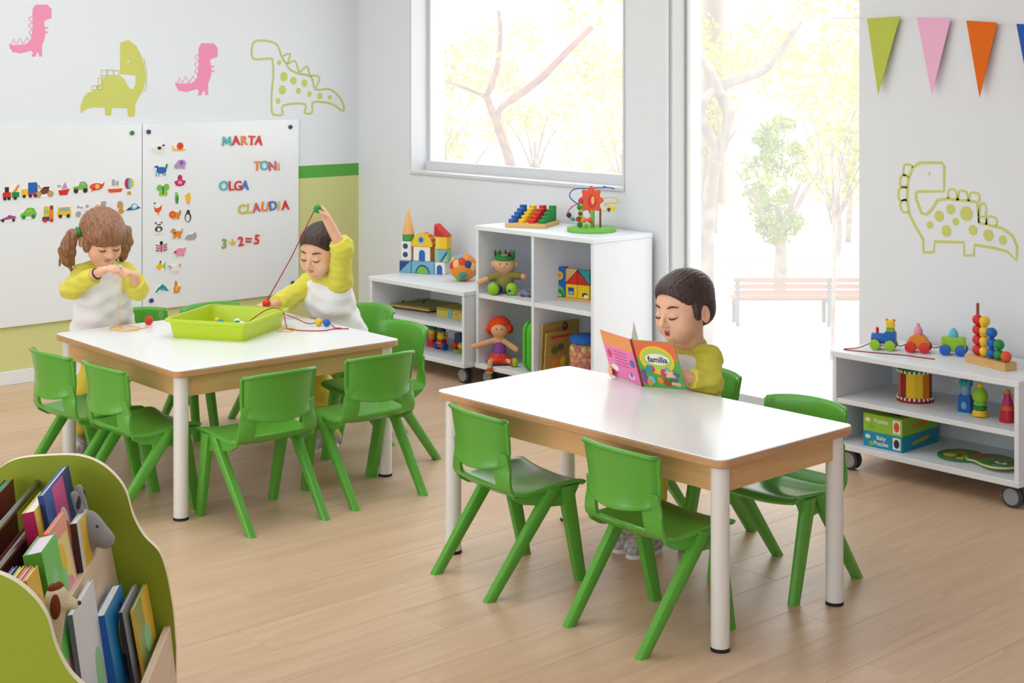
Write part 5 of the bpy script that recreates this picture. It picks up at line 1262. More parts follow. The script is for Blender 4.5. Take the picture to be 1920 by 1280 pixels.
# ------------------------------------------------------------------ on the square table
ZT = 0.530
t = thing('tray', 'lime green plastic tray of beads on the square table', 'tray', (-5.225, 3.245, ZT), math.radians(31))
M_tray = mat('lime_plastic', (190, 212, 40), 0.32, 0.45)
def tray_mesh(w, l, h, k, th):
    mb = MB()
    P0 = [rrect(-w/2, -l/2, w/2, l/2, .02), rrect(-w/2*k, -l/2*k, w/2*k, l/2*k, .022), rrect(-w/2*k + th, -l/2*k + th, w/2*k - th, l/2*k - th, .02), rrect(-w/2 + th, -l/2 + th, w/2 - th, l/2 - th, .018)]
    Z = [0, h, h, th]; n = len(P0[0]); vs = []; fs = []
    for q, z in zip(P0, Z): vs += [(x, y, z) for x, y in q]
    for j in range(3):
        for i in range(n): fs.append((j*n + i, j*n + (i+1) % n, (j+1)*n + (i+1) % n, (j+1)*n + i))
    fs.append(tuple(range(n - 1, -1, -1))); fs.append(tuple(range(3*n, 4*n)))
    mb._add(vs, fs); return mb
TW, TL, TH = 0.310, 0.345, 0.074
o = tray_mesh(TW, TL, TH, 1.09, 0.004).build('body', M_tray, t); shade(o, 35)
rm_ = MB()
a_ = rrect(-TW*.545, -TL*.545, TW*.545, TL*.545, .022); b_ = rrect(-TW*.585, -TL*.575, TW*.585, TL*.575, .026); n = len(a_)
rm_._add([(x, y, TH + .001) for x, y in a_] + [(x, y, TH + .001) for x, y in b_] + [(x, y, TH - .010) for x, y in b_] + [(x, y, TH - .010) for x, y in a_],
         [f for i in range(n) for f in ((i, n+i, n+(i+1) % n, (i+1) % n), (n+i, 2*n+i, 2*n+(i+1) % n, n+(i+1) % n), (2*n+i, 3*n+i, 3*n+(i+1) % n, 2*n+(i+1) % n))])
o = rm_.build('rim', M_tray, t); shade(o, 35)
random.seed(21)
BG = 'wooden beads in the lime tray'
trm = Matrix.Translation((-5.225, 3.245, ZT)) @ Matrix.Rotation(math.radians(31), 4, 'Z')
M_bead_w = pm('bead_white', (236, 236, 240)); spots = []
bcol = [(P_grn, 'green'), (P_teal, 'teal'), (M_bead_w, 'white'), (P_yel, 'yellow'), (P_org, 'orange'), (P_red, 'red'), (P_lime, 'lime')]
# a second layer of beads shows above the rim line of sight
lay = [(-.10, .02, 0), (-.06, .05, 0), (-.03, .0, 1), (.0, .04, 0), (.03, .0, 2), (.06, .04, 2), (.09, .0, 2), (.05, -.05, 2), (.10, -.06, 2), (.0, -.06, 3), (-.05, -.04, 6), (-.10, -.06, 6), (.11, .06, 4), (.0, .09, 0), (-.08, .10, 1), (.07, .11, 3), (-.02, .14, 2), (.10, .14, 5), (-.11, -.12, 4), (-.04, -.12, 2), (.03, -.13, 2), (.10, -.13, 1), (-.11, .14, 3), (.03, .075, 2)]
for i, (x, y, ci) in enumerate(lay):
    y *= .85
    p = trm @ Vector((x, y, .004 + .0155))
    o = MB().ball((0, 0, 0), .0155, 14).build('bead', bcol[ci][0], smooth=True); o.location = p
    tag(o, '%s wooden bead lying in the lime tray' % bcol[ci][1], 'bead', BG + ', ' + bcol[ci][1])
def bead(label, x, y, z, r, m):
    t = thing('bead', label, 'bead', (x, y, z))
    MB().ball((0, 0, 0), r, 18).build('ball', m, t, smooth=True)
    MB().cyl((0, 0, -r*1.01), (0, 0, r*1.01), r*.16, n=8).build('hole_rim', P_wht if m is not P_red else P_ored, t)
    return t
bead('red bead lying beside the girl\'s yellow cord', -5.590, 3.095, ZT + .0178, .0178, P_red)
bead('yellow bead lying beside the blue bead', -5.100, 3.595, ZT + .0158, .0158, P_yel)
bead('blue bead lying beside the yellow bead', -5.068, 3.612, ZT + .0158, .0158, P_blue)
bead('red bead held low in the boy\'s hand over the tray', -5.296, 3.472, .612, .0175, P_red)
bead('green bead pinched in the boy\'s raised hand', -5.086, 3.580, 1.010, .0180, P_grn)
M_yc = mat('yellow_cord', (238, 190, 110), 0.8, 0.2); M_rc = mat('red_cord', (168, 44, 58), 0.75, 0.2)
o = MB().tube([(-5.535, 2.945, .775), (-5.545, 2.950, .70), (-5.560, 2.950, .60), (-5.580, 2.955, .545), (-5.585, 2.965, .533), (-5.62, 2.985, .5325), (-5.640, 2.970, .5325), (-5.600, 2.925, .5325), (-5.520, 2.935, .5325), (-5.500, 2.985, .5325), (-5.545, 3.030, .5325), (-5.615, 3.000, .5345), (-5.600, 2.945, .5345), (-5.530, 2.960, .5345), (-5.525, 3.04, .5325), (-5.56, 3.08, .535)], .0019, n=6, sub=6).build('cord', M_yc); shade(o, 180)
tag(o, 'yellow cord hanging from the girl\'s hands and coiled on the table', 'cord')
o = MB().tube([(-5.088, 3.582, 1.030), (-5.094, 3.574, 1.012), (-5.196, 3.522, .800), (-5.296, 3.472, .620)], .0021, n=6).build('cord', M_rc); shade(o, 180)
tag(o, 'taut red string from the boy\'s raised hand to the red bead', 'cord')
o = MB().tube([(-5.296, 3.472, .602), (-5.270, 3.500, .585), (-5.200, 3.548, .555), (-5.155, 3.580, .535), (-5.100, 3.597, .546), (-5.068, 3.611, .546), (-5.040, 3.625, .534), (-5.010, 3.610, .5325), (-4.985, 3.625, .5325)], .0019, n=6, sub=6).build('cord', M_rc); shade(o, 180)
tag(o, 'red string running through the yellow and blue beads', 'cord')
o = MB().tube([(-5.225, 3.340, .560), (-5.195, 3.390, .600), (-5.165, 3.425, .614), (-5.135, 3.445, .600), (-5.120, 3.450, .545), (-5.105, 3.455, .533), (-5.03, 3.485, .5325), (-4.985, 3.540, .5325), (-4.990, 3.585, .5325), (-4.955, 3.640, .5325)], .0019, n=6, sub=6).build('cord', M_rc); shade(o, 180)
tag(o, 'dark red string looping out of the lime tray onto the table', 'cord')
o = MB().tube([(-5.135, 3.420, .5325), (-5.10, 3.400, .5325), (-5.06, 3.425, .5325), (-5.085, 3.475, .5325), (-5.125, 3.465, .5325), (-5.118, 3.425, .5335)], .0019, n=6, sub=6).build('cord', mat('orange_cord', (244, 190, 90), 0.8, 0.2)); shade(o, 180)
tag(o, 'short orange cord coiled beside the lime tray', 'cord')

# ------------------------------------------------------------------ the book the boy reads
B_pink = pm('cover_pink', (232, 120, 176), 0.35); B_orange = pm('cover_orange', (236, 150, 76), 0.35); B_ored = pm('cover_coral', (228, 110, 64), 0.35)
M_page = mat('page_white', (246, 244, 238), 0.7, 0.2)
t = thing('picture_book', 'open pink and orange picture book held upright by the reading boy', 'book', (-3.412, 3.709, ZT + .001))
LEAN = Matrix.Rotation(math.radians(20), 4, 'X')
def half(side):   # a cover leaf hinged at the spine, fanned towards the reader
    return LEAN @ Matrix.Rotation(side*math.radians(9), 4, 'Z')
Hb, Wb = .172, .168
ML_, MR_ = half(-1), half(1)
MB().box(-Wb, -.0015, 0, -.004, .0015, Hb, M=ML_).build('back_cover', B_pink, t, bevel=.0008, seg=1)
MB().box(.004, -.0015, 0, Wb, .0015, Hb, M=MR_).build('front_cover', pm('cover_green', (84, 170, 74), .35), t, bevel=.0008, seg=1)
MB().cyl((0, 0, 0), (0, 0, Hb), .0055, n=12, M=LEAN).build('spine', pm('spine_red', (150, 40, 40), .4), t, smooth=True)
MB().box(-Wb + .004, .0018, .003, -.004, .006, Hb - .003, M=ML_).build('pages', M_page, t)
MB().box(.004, .0018, .003, Wb - .004, .006, Hb - .003, M=MR_).build('pages', M_page, t)
MB().box(-.0015, .006, .003, .0, Wb - .02, Hb - .003, M=LEAN @ Matrix.Rotation(math.radians(38), 4, 'Z')).build('turned_page', M_page, t)
fb = lambda y: Matrix.Translation((0, y, 0)) @ FRONT
def pL(nm, poly, m, k=0): MB().prism(poly, 0, .0006, M=ML_ @ fb(-.0014 - .0004*k)).build(nm, m, t)
def pR(nm, poly, m, k=0): MB().prism(poly, 0, .0006, M=MR_ @ fb(-.0014 - .0004*k)).build(nm, m, t)
pL('cover_band', R_(-Wb + .001, Hb*.70, -.006, Hb - .001) if False else [(-Wb + .001, Hb*.70), (-.006, Hb*.70), (-.006, Hb - .001), (-Wb + .001, Hb - .001)], B_orange)
for k in range(5): pL('text_line', [(-Wb*.72, Hb*(.60 - .07*k)), (-Wb*.30, Hb*(.60 - .07*k)), (-Wb*.30, Hb*(.615 - .07*k)), (-Wb*.72, Hb*(.615 - .07*k))], pm('ink_rose', (176, 60, 120), .5), 0)
pL('cover_picture', circle(-Wb*.80, Hb*.22, .020, .013), P_wht, 1); pL('cover_picture', circle(-Wb*.86, Hb*.10, .016, .014), pm('rose', (206, 60, 100), .4), 1)
pL('cover_picture', circle(-Wb*.16, Hb*.44, .013, .014), pm('slate', (86, 100, 160), .4), 1); pL('cover_picture', circle(-Wb*.28, Hb*.13, .018, .010), pm('pale_lilac', (226, 196, 222), .4), 1)
pL('cover_picture', circle(-Wb*.28, Hb*.17, .006, .008), pm('slate', (86, 100, 160), .4), 2); pL('cover_picture', circle(-Wb*.86, Hb*.52, .010, .016), pm('rose', (206, 60, 100), .4), 1)
pR('cover_band', [(.006, Hb*.62), (Wb - .001, Hb*.62), (Wb - .001, Hb - .001), (.006, Hb - .001)], B_ored)
pR('title_arch', circle(Wb*.50, Hb*.60, Wb*.40, Hb*.30, 20), P_yel, 1)
pR('title_arch', circle(Wb*.50, Hb*.62, Wb*.34, Hb*.22, 20), pm('cover_lime', (176, 206, 90), .4), 2)
pR('title_cloud', circle(Wb*.52, Hb*.62, Wb*.28, Hb*.12, 20), P_wht, 3)
vs, fs = text_mesh('familia', .030, .0004, .0006)
MB()._add(vs, fs, 0, MR_ @ Matrix.Translation((Wb*.52, 0, Hb*.61)) @ fb(-.0034)).build('lettering', pm('ink_dark', (50, 44, 60), .5), t)
random.seed(5)
cc = [pm('rose', (206, 60, 100)), P_teal, pm('slate', (86, 100, 160)), P_org, P_pur, P_grn, pm('brick', (170, 70, 50)), P_cyan]
for k in range(16):
    pR('cover_figure', circle(random.uniform(.1, .9)*Wb, random.uniform(.10, .42)*Hb, random.uniform(.008, .015), random.uniform(.008, .016), 12), cc[k % 8], 4 + k*.15)

# ------------------------------------------------------------------ book trolley in the foreground
BU, BV = Vector((-.788, .616, 0)), Vector((.616, .788, 0))      # along its length (away from the camera), across it
DF, DN = 3.495, 2.718
OFF = .0772                       # sideways drift per metre along the length
org = Vector((-3.1189, 1.7685, 0))      # foot of the far end panel
yaw_b = math.atan2(BV.y, BV.x)
prof = [(-1.250, .0), (-1.250, .50), (-1.232, .60), (-1.181, .663), (-1.135, .691), (-1.058, .698), (-.996, .696), (-.950, .679), (-.913, .648), (-.889, .611), (-.873, .556), (-.849, .510), (-.815, .473), (-.7995, .432), (-.790, .387), (-.781, .326), (-.775, .25), (-.775, .0)]
sm_ = [(p.x, p.y) for p in smooth_path([Vector((a, b, 0)) for a, b in prof[1:-1]], 5)]
prof_s = [(prof[0][0], 0.0)] + sm_ + [(prof[-1][0], 0.0)]
t = thing('book_trolley', 'green book trolley with wavy end panels full of picture books', 'bookcase', tuple(org), yaw_b)
# local axes: x across (towards the viewer's right), y along the length (away), z up
M_olive = mat('olive_laminate', (138, 152, 34), 0.5, 0.35); M_cream = mat('cream_edge', (244, 230, 206), 0.6, 0.3)
M_maple = wood_mat('maple_board', (232, 208, 184), (222, 196, 170), rough=0.5, scale=3, stretch=(1.5, 1.5, 10), hue=0.02)
LB = DF - DN
UP = Matrix(((1, 0, 0, .80), (0, 0, -1, 0), (0, 1, 0, 0), (0, 0, 0, 1)))
for y in (0.0, -LB):
    pmh = Matrix.Translation((0, y + (.018 if y == 0 else 0), 0)) @ UP
    q = MB().prism(prof_s, 0, .018, M=pmh)
    q.m = [0, 0] + [1]*(len(q.f) - 2)
    o = q.build('end_panel', [M_olive, M_cream], t); shade(o, 30)
def bar(x, z, w, h, nm, m, tilt=0.0, y0=-LB + .001, y1=-.001):
    return MB().box(-w/2, y0, -h, w/2, y1, 0, M=Matrix.Translation((x + .80, 0, z)) @ Matrix.Rotation(tilt, 4, 'Y')).build(nm, m, t, bevel=.001, seg=1)
bar(-.936, .513, .018, .30, 'front_board', M_maple, math.radians(-11))
bar(-.99, .345, .14, .016, 'bin_floor', M_maple)
bar(-.84, .235, .12, .016, 'bin_floor', M_maple)
bar(-.795, .30, .016, .20, 'front_board', M_maple, math.radians(-6))
bar(-1.235, .55, .016, .40, 'back_board', M_maple)
bar(-1.14, .37, .18, .016, 'bin_floor', M_maple)
M_rod = mat('dark_metal_rod', (120, 114, 108), 0.25, 0.5, metal=0.7)
for v, z in ((-1.088, .636), (-1.045, .607)):
    o = MB().cyl((v + .80, -LB, z), (v + .80, 0, z), .008, n=14).build('rod', M_rod, t, smooth=True)
bar(-1.066, .60, .004, .24, 'cloth_sling', pm('sling_maroon', (96, 34, 40), .9), math.radians(-4))
TM = Matrix.Translation(org) @ Matrix.Rotation(yaw_b, 4, 'Z')
def book(label, v, z, d, w, h, th, tilt, cover, spine, pieces=(), page=None, name='picture_book', group='books in the book trolley'):
    """v, z: foot of the cover's inner face; d: nearest end of the book along the trolley; the cover faces +x and leans back"""
    v -= OFF*(DF - d - w/2)
    o = bpy.data.objects.new(name, None); COL.objects.link(o); o.empty_display_size = .03
    # local: x along the length, y up the cover, z out of the cover
    A = TM @ Matrix.Translation((v + .80, d - DF, z)) @ Matrix.Rotation(-tilt, 4, 'Y') @ Matrix(((0, 0, 1, 0), (1, 0, 0, 0), (0, 1, 0, 0), (0, 0, 0, 1)))
    o.matrix_world = A
    tag(o, label, 'book', group)
    MB().box(.002, .002, -th + .002, w - .003, h - .003, -.002).build('pages', page or M_page, o)
    MB().box(0, 0, -.002, w, h, 0).build('front_cover', cover, o)
    MB().box(0, 0, -th, w, h, -th + .002).build('back_cover', cover, o)
    MB().box(-.001, 0, -th, .0015, h, 0).build('spine', spine, o)
    for k, (nm, poly, m) in enumerate(pieces):
        MB().prism([(x*w, y*h) for x, y in poly], 0, .0006 + .0003*k, M=Matrix.Translation((0, 0, 0.0))).build(nm, m, o)
    return o
T11 = math.radians(11)
R01 = lambda x0, y0, x1, y1: [(x0, y0), (x1, y0), (x1, y1), (x0, y1)]
NV = pm('cover_navy', (40, 62, 120), .4); PK = pm('cover_hotpink', (226, 80, 160), .4); CR = pm('cover_crimson', (164, 24, 76), .4); YL = pm('cover_yellow', (240, 216, 70), .4)
book('tall navy book with a pink panel by the far green panel', -.945, .405, 3.215, .245, .285, .012, T11, pm('cover_blue', (52, 92, 178), .4), NV,
     [('panel', R01(.30, .50, .72, .98), PK), ('panel', R01(.72, .0, 1, 1), NV), ('panel', R01(.30, .18, .74, .50), P_teal), ('picture', circle(.50, .66, .14, .12), P_wht), ('picture', circle(.52, .58, .10, .09), P_org)])
book('yellow picture book with a crimson spine in the middle bin', -.957, .445, 3.165, .165, .225, .026, T11, YL, CR,
     [('picture', circle(.5, .45, .16, .22), P_red), ('picture', circle(.55, .3, .2, .12), P_leaf), ('picture', circle(.5, .7, .12, .1), P_ored)])
book('thin orange book leaning before the yellow one', -.905, .435, 3.075, .150, .215, .008, T11, P_org, P_ored)
book('pink and yellow picture book with a green corner in the middle bin', -.895, .425, 3.060, .150, .230, .008, T11, pm('cover_salmon', (240, 160, 140), .4), P_ored,
     [('panel', R01(.0, .05, .9, .85), pm('cover_cream', (242, 224, 140), .4)), ('picture', circle(.4, .66, .22, .16), P_yel), ('picture', circle(.6, .35, .25, .14), P_pink), ('picture', circle(.45, .2, .25, .1), P_teal), ('picture', circle(.4, .5, .12, .1), P_mint)])
book('thick bright green book with lilac page edges', -.871, .435, 2.935, .125, .222, .036, T11, pm('cover_brightgreen', (112, 206, 100), .4), pm('cover_darkgreen', (80, 140, 40), .4),
     [('picture', circle(.5, .65, .2, .12), P_mint), ('picture', circle(.5, .3, .25, .10), pm('cover_grey', (150, 180, 150))), ('picture', circle(.3, .45, .10, .08), P_grn)], pm('page_lilac', (226, 216, 232), .6))
for k, (nm, m) in enumerate((('blue', P_blue), ('yellow', YL), ('pink', P_pink))):
    book('thin %s book in the nearest stack of the middle bin' % nm, -.905 + k*.013, .425, 2.835, .085, .212, .009, T11, m, m)
book('orange and yellow book at the front of the nearest stack', -.867, .425, 2.832, .088, .212, .010, T11, pm('cover_gold', (236, 190, 60), .4), P_org,
     [('picture', circle(.5, .6, .3, .2), P_org), ('picture', circle(.5, .3, .2, .15), P_brn)])
book('dark edged board book with a golden pattern beside the grey plush', -.905, .435, 3.235, .105, .185, .014, math.radians(8), pm('cover_pale', (214, 216, 206), .4), pm('cover_darkbrown', (70, 48, 50), .4),
     [('panel', R01(.3, .35, .95, .98), pm('cover_gold', (236, 190, 60))), ('picture', circle(.6, .7, .2, .2), P_yel), ('picture', circle(.5, .18, .25, .12), P_leaf)])
book('green edged book in the back sling', -1.105, .440, 3.300, .170, .215, .020, math.radians(6), pm('cover_maroon', (120, 30, 44), .4), P_grn, (), pm('page_green', (60, 150, 90), .6))
book('red book with white pages in the back sling', -1.105, .440, 3.090, .185, .208, .030, math.radians(6), pm('cover_red', (206, 70, 76), .4), P_red)
book('maroon book nearest in the back sling', -1.100, .430, 2.900, .170, .200, .016, math.radians(6), pm('cover_maroon', (120, 30, 44), .4), CR)
book('white picture book with a green plant leaning in the front bin', -.838, .270, 2.985, .205, .245, .010, math.radians(8), pm('cover_white', (222, 226, 234), .4), pm('cover_slate', (110, 112, 130), .4),
     [('picture', circle(.75, .3, .15, .2), P_mint), ('picture', circle(.45, .12, .1, .06), YL)])
book('blue picture book in the front bin by the far panel', -.832, .255, 3.190, .200, .185, .022, math.radians(10), pm('cover_azure', (30, 130, 190), .4), P_blue,
     [('picture', circle(.6, .5, .12, .2), YL), ('picture', circle(.75, .75, .1, .12), NV)])
book('thin grey book in the front bin', -.816, .255, 3.260, .180, .165, .008, math.radians(10), pm('cover_grey2', (140, 146, 150), .4), P_dark)
book('olive and gold book at the front bin corner', -.803, .255, 3.300, .175, .155, .008, math.radians(10), pm('cover_olive', (150, 160, 80), .4), pm('cover_gold', (236, 190, 60)),
     [('picture', R01(.5, .2, 1, 1), pm('cover_gold', (236, 190, 60))), ('picture', circle(.5, .4, .2, .2), P_mint)])
# plush donkey and puppy peeking out of the middle bin
M_plush = mat('grey_plush', (150, 150, 154), 0.95, 0.1, bump=0.8, scale=260, sheen=0.4)
o = thing('plush_donkey', 'grey plush donkey head peeking over the wooden board', 'soft toy', tuple(TM @ Vector((-.970 + .80, 3.35 - DF, .40))))
c = np.array(TM @ Vector((-.945 + .80, 3.345 - DF, .578))); ax = np.array(BV); au = np.array(BU)
S = SDF(c - .13, c + .13, .0032)
S.cone(c + (0, 0, .010), c + ax*.040 - au*.01 + (0, 0, -.026), .025, .020, .010); S.cone(c - (0, 0, .01), c - ax*.03 - (0, 0, .11), .026, .030, .02)
for s_ in (-1, 1): S.cone(c + au*s_*.016 + (0, 0, .035) - ax*.012, c + au*s_*.026 - ax*.024 + (0, 0, .078), .010, .008, .004)
S.build('body', M_plush, o)
for s_ in (-1, 1):
    q = MB().ball(Vector(c + au*s_*.026 - ax*.015 + np.array((0, 0, .06))), (.006, .006, .016), 10).build('inner_ear', P_dark); q.parent = o; q.matrix_parent_inverse = Matrix.Translation(o.location).inverted()
    q = MB().ball(Vector(c + au*s_*.022 + ax*.024 + np.array((0, 0, .006))), .004, 10).build('eye', P_dark); q.parent = o; q.matrix_parent_inverse = Matrix.Translation(o.location).inverted()
o = thing('plush_puppy', 'brown and white plush puppy at the near end of the middle bin', 'soft toy', tuple(TM @ Vector((-.93 + .80, 2.79 - DF, .42))))
c = np.array(TM @ Vector((-.893 + .80, 2.80 - DF, .612)))
S = SDF(c - .14, c + .11, .0032)
S.ell(c, (.021, .021, .021), .008); S.cone(c + ax*.014 - (0, 0, .008), c + ax*.030 - (0, 0, .014), .013, .010, .008); S.cone(c - (0, 0, .014), c - (0, 0, .10) - ax*.02, .018, .026, .012)
S.build('body', mat('cream_plush', (224, 206, 176), 0.95, 0.1, bump=0.8, scale=260), o)
M_bp = mat('brown_plush', (124, 62, 34), 0.95, 0.1, bump=0.8, scale=260)
S = SDF(c - .09, c + .09, .0032)
S.ell(c - au*.017 + ax*.001 - np.array((0, 0, .012)), (.010, .010, .024), .003); S.ell(c + au*.016 + np.array((0, 0, .010)), (.011, .010, .013), .003); S.ell(c + np.array((0, 0, .016)) - ax*.003, (.014, .014, .009), .003)
S.build('ears', M_bp, o)
q = MB().ball(Vector(c + ax*.040 - np.array((0, 0, .012))), .0045, 10).build('nose', P_dark); q.parent = o; q.matrix_parent_inverse = Matrix.Translation(o.location).inverted()
# ------------------------------------------------------------------ children
def skin_mat(name, c):
    m = mat(name, c, 0.5, 0.35, c2=tuple(min(255, x*k) for x, k in zip(c, (1.0, 0.955, 0.94))), scale=30)
    b = m.node_tree.nodes['Principled BSDF']
    b.inputs['Subsurface Weight'].default_value = 0.12
    b.inputs['Subsurface Radius'].default_value = (0.012, 0.005, 0.003)
    return m
M_skin = skin_mat('skin', (236, 188, 158))
M_lip = mat('lips', (200, 112, 104), 0.4, 0.4)
M_tsw = mat('white_jersey', (240, 240, 243), 0.85, 0.2, bump=0.25, scale=60, sheen=0.2)
M_tsy = mat('lime_yellow_jersey', (220, 211, 80), 0.85, 0.2, bump=0.25, scale=60, sheen=0.2)
M_pant = mat('yellow_trousers', (222, 204, 78), 0.85, 0.2, bump=0.25, scale=50)
M_shoe = mat('shoe_grey', (150, 142, 140), 0.6, 0.3, c2=(206, 204, 206), scale=70)
M_sole = mat('shoe_sole', (228, 226, 222), 0.6, 0.3)
def hair_mat(name, c, c2):
    m = mat(name, c, 0.42, 0.4, c2=c2, scale=26, stretch=(5, 5, 0.7), bump=0.5)
    return m
M_hair_g = hair_mat('brown_hair', (122, 82, 60), (164, 116, 84))
M_hair_b = hair_mat('dark_brown_hair', (50, 35, 33), (74, 54, 50))
M_lash = mat('lashes', (52, 36, 32), 0.6, 0.2)
M_brow_g = mat('brow_brown', (136, 96, 74), 0.7, 0.2)
M_brow_b = mat('brow_dark', (96, 72, 62), 0.7, 0.2)
V3 = lambda p: np.array(p, float)
def unit(v): v = V3(v); return v/np.linalg.norm(v)
def frame(fwd, roll=0.0):
    """columns: x = the child's left-to-right as seen from the front (viewer's right), y = forward, z = up"""
    y = unit(fwd); x = unit(np.cross(y, (0, 0, 1.0))); z = np.cross(x, y)
    if roll:
        cr, sr = math.cos(roll), math.sin(roll); x, z = x*cr + z*sr, z*cr - x*sr
    return np.stack([x, y, z], 1)
def hand(S, wrist, palm, nrm, L=0.098, curl=0.6, side=1, spread=0.16, thumb=0.6, pinch=None):
    """palm and five fingers grown from the wrist: palm = direction wrist->knuckles, nrm = out of the palm"""
    y = unit(V3(palm) - V3(wrist)); n = unit(V3(nrm) - y*np.dot(V3(nrm), y)); x = np.cross(y, n)*side
    w = V3(wrist); pl = 0.46*L
    M = np.stack([x, y, n], 1)
    S.ell(w + y*pl*0.55, (0.021*L/0.1, pl*0.62, 0.0115*L/0.1), 0.008, M=M)
    S.cone(w, w + y*pl*0.4, 0.0155, 0.014, 0.008)
    lens = [0.44, 0.50, 0.47, 0.37]
    for i in range(4):
        a = (i - 1.5)
        base = w + y*pl*(0.98 - 0.05*abs(a)) + x*a*0.0098*L/0.1
        d = unit(y + x*a*spread*0.35)
        p = [base]; ang = 0.0; l = lens[i]*L
        for k, fr_ in enumerate((0.46, 0.31, 0.23)):
            ang += curl*(0.75 if k == 0 else 0.95)
            dd = d*math.cos(ang) + n*math.sin(ang)
            p.append(p[-1] + dd*l*fr_)
        S.chain(p, [0.0066*L/0.1, 0.0062*L/0.1, 0.0056*L/0.1, 0.0048*L/0.1], 0.0022)
    b = w + y*pl*0.28 + x*(-0.017)*L/0.1
    d1 = unit(y*0.75 - x*0.75 + n*0.35*thumb); d2 = unit(y*0.9 - x*0.15 + n*0.65*thumb)
    S.chain([b, b + d1*0.24*L, b + d1*0.24*L + d2*0.24*L], [0.0088*L/0.1, 0.0074*L/0.1, 0.0056*L/0.1], 0.005)
def head(S, c, F, h):
    """child's head, h = chin to crown"""
    P = lambda x, y, z: V3(c) + F @ (np.array((x, y, z))*h)
    E = lambda x, y, z, a, b, d, k=0.06, sub=False: S.ell(P(x, y, z), (a*h, b*h, d*h), k*h, sub, F)
    E(0, -.06, .13, .375, .445, .37)
    E(0, .10, -.10, .315, .30, .36, .1)
    E(0, .20, -.36, .175, .165, .125, .12)
    for s in (-1, 1):
        E(s*.165, .235, -.215, .145, .135, .15, .1)
        E(s*.145, .47, -.045, .092, .075, .05, .05, True)
        E(s*.142, .335, -.05, .078, .070, .058, .02)
        E(s*.385, -.06, -.10, .035, .085, .13, .03)
        E(s*.41, -.035, -.10, .02, .045, .08, .02, True)
        E(s*.050, .415, -.185, .034, .036, .028, .03)
    S.cone(P(0, .385, .01), P(0, .468, -.165), .028*h, .050*h, .045*h)
    E(0, .352, -.295, .085, .05, .020, .016); E(0, .345, -.332, .068, .052, .022, .016)
    E(0, .352, -.395, .06, .05, .05, .05)
    return P
def face_bits(t, P, h, M_brow, F, mouth_open=0.0, eyes=True):
    m = MB(); b = MB(); e = MB()
    for s in (-1, 1):
        m.tube([P(s*(.142 + dx), .385 + dy, -.082 + dz) for dx, dy, dz in ((-.078, -.012, .018), (-.04, .020, -.004), (0, .026, -.010), (.04, .012, -.004), (.078, -.035, .016))], [.004*h, .009*h, .010*h, .009*h, .004*h], n=6)
        b.tube([P(s*.07, .385, .062), P(s*.12, .392, .085), P(s*.18, .370, .090), P(s*.235, .315, .070)], [.011*h, .016*h, .014*h, .005*h], n=6)
    def place(mb, nm, mm):
        o = mb.build(nm, mm); shade(o, 180); o.parent = t
        o.matrix_parent_inverse = Matrix.Translation(t.location).inverted()
    def blob(x, y, z, a, b_, d_, n=12):
        A = Matrix(((F[0, 0]*a*h, F[0, 1]*b_*h, F[0, 2]*d_*h, 0), (F[1, 0]*a*h, F[1, 1]*b_*h, F[1, 2]*d_*h, 0), (F[2, 0]*a*h, F[2, 1]*b_*h, F[2, 2]*d_*h, 0), (0, 0, 0, 1)))
        return Matrix.Translation(Vector(P(x, y, z))) @ A
    lp = MB()
    for sx_ in (-1, 1): lp.ball((0, 0, 0), 1.0, 14, M=blob(sx_*.026, .385, -.292 + mouth_open*.4, .046, .024, .014))
    lp.ball((0, 0, 0), 1.0, 14, M=blob(0, .378, -.326 - mouth_open*.5, .056, .026, .017))
    place(lp, 'lips', M_lip)
    place(m, 'eyelashes', M_lash); place(b, 'eyebrows', M_brow)
    if mouth_open:
        mm = MB().ball((0, 0, 0), 1.0, 12, M=Matrix.Translation(Vector(P(0, .386, -.312))) @ Matrix(((F[0, 0]*.052*h, F[0, 1]*.022*h, F[0, 2]*mouth_open*h, 0), (F[1, 0]*.052*h, F[1, 1]*.022*h, F[1, 2]*mouth_open*h, 0), (F[2, 0]*.052*h, F[2, 1]*.022*h, F[2, 2]*mouth_open*h, 0), (0, 0, 0, 1))))
        place(mm, 'mouth', mat('mouth_dark', (140, 60, 58), 0.5, 0.3))
def wrinkle(amp, fr, seed):
    ph = [seed*1.7, seed*2.9, seed*0.6]
    def fn(X, Y, Z):
        return amp*(np.sin(fr*(X*0.8 + Z*1.1) + ph[0])*np.sin(fr*0.7*(Y*1.2 - Z) + ph[1]) + 0.5*np.sin(fr*1.9*(Z*0.9 + Y*0.5 - X*0.4) + ph[2]))
    return fn
def lerp(a, b, t): return V3(a)*(1 - t) + V3(b)*t
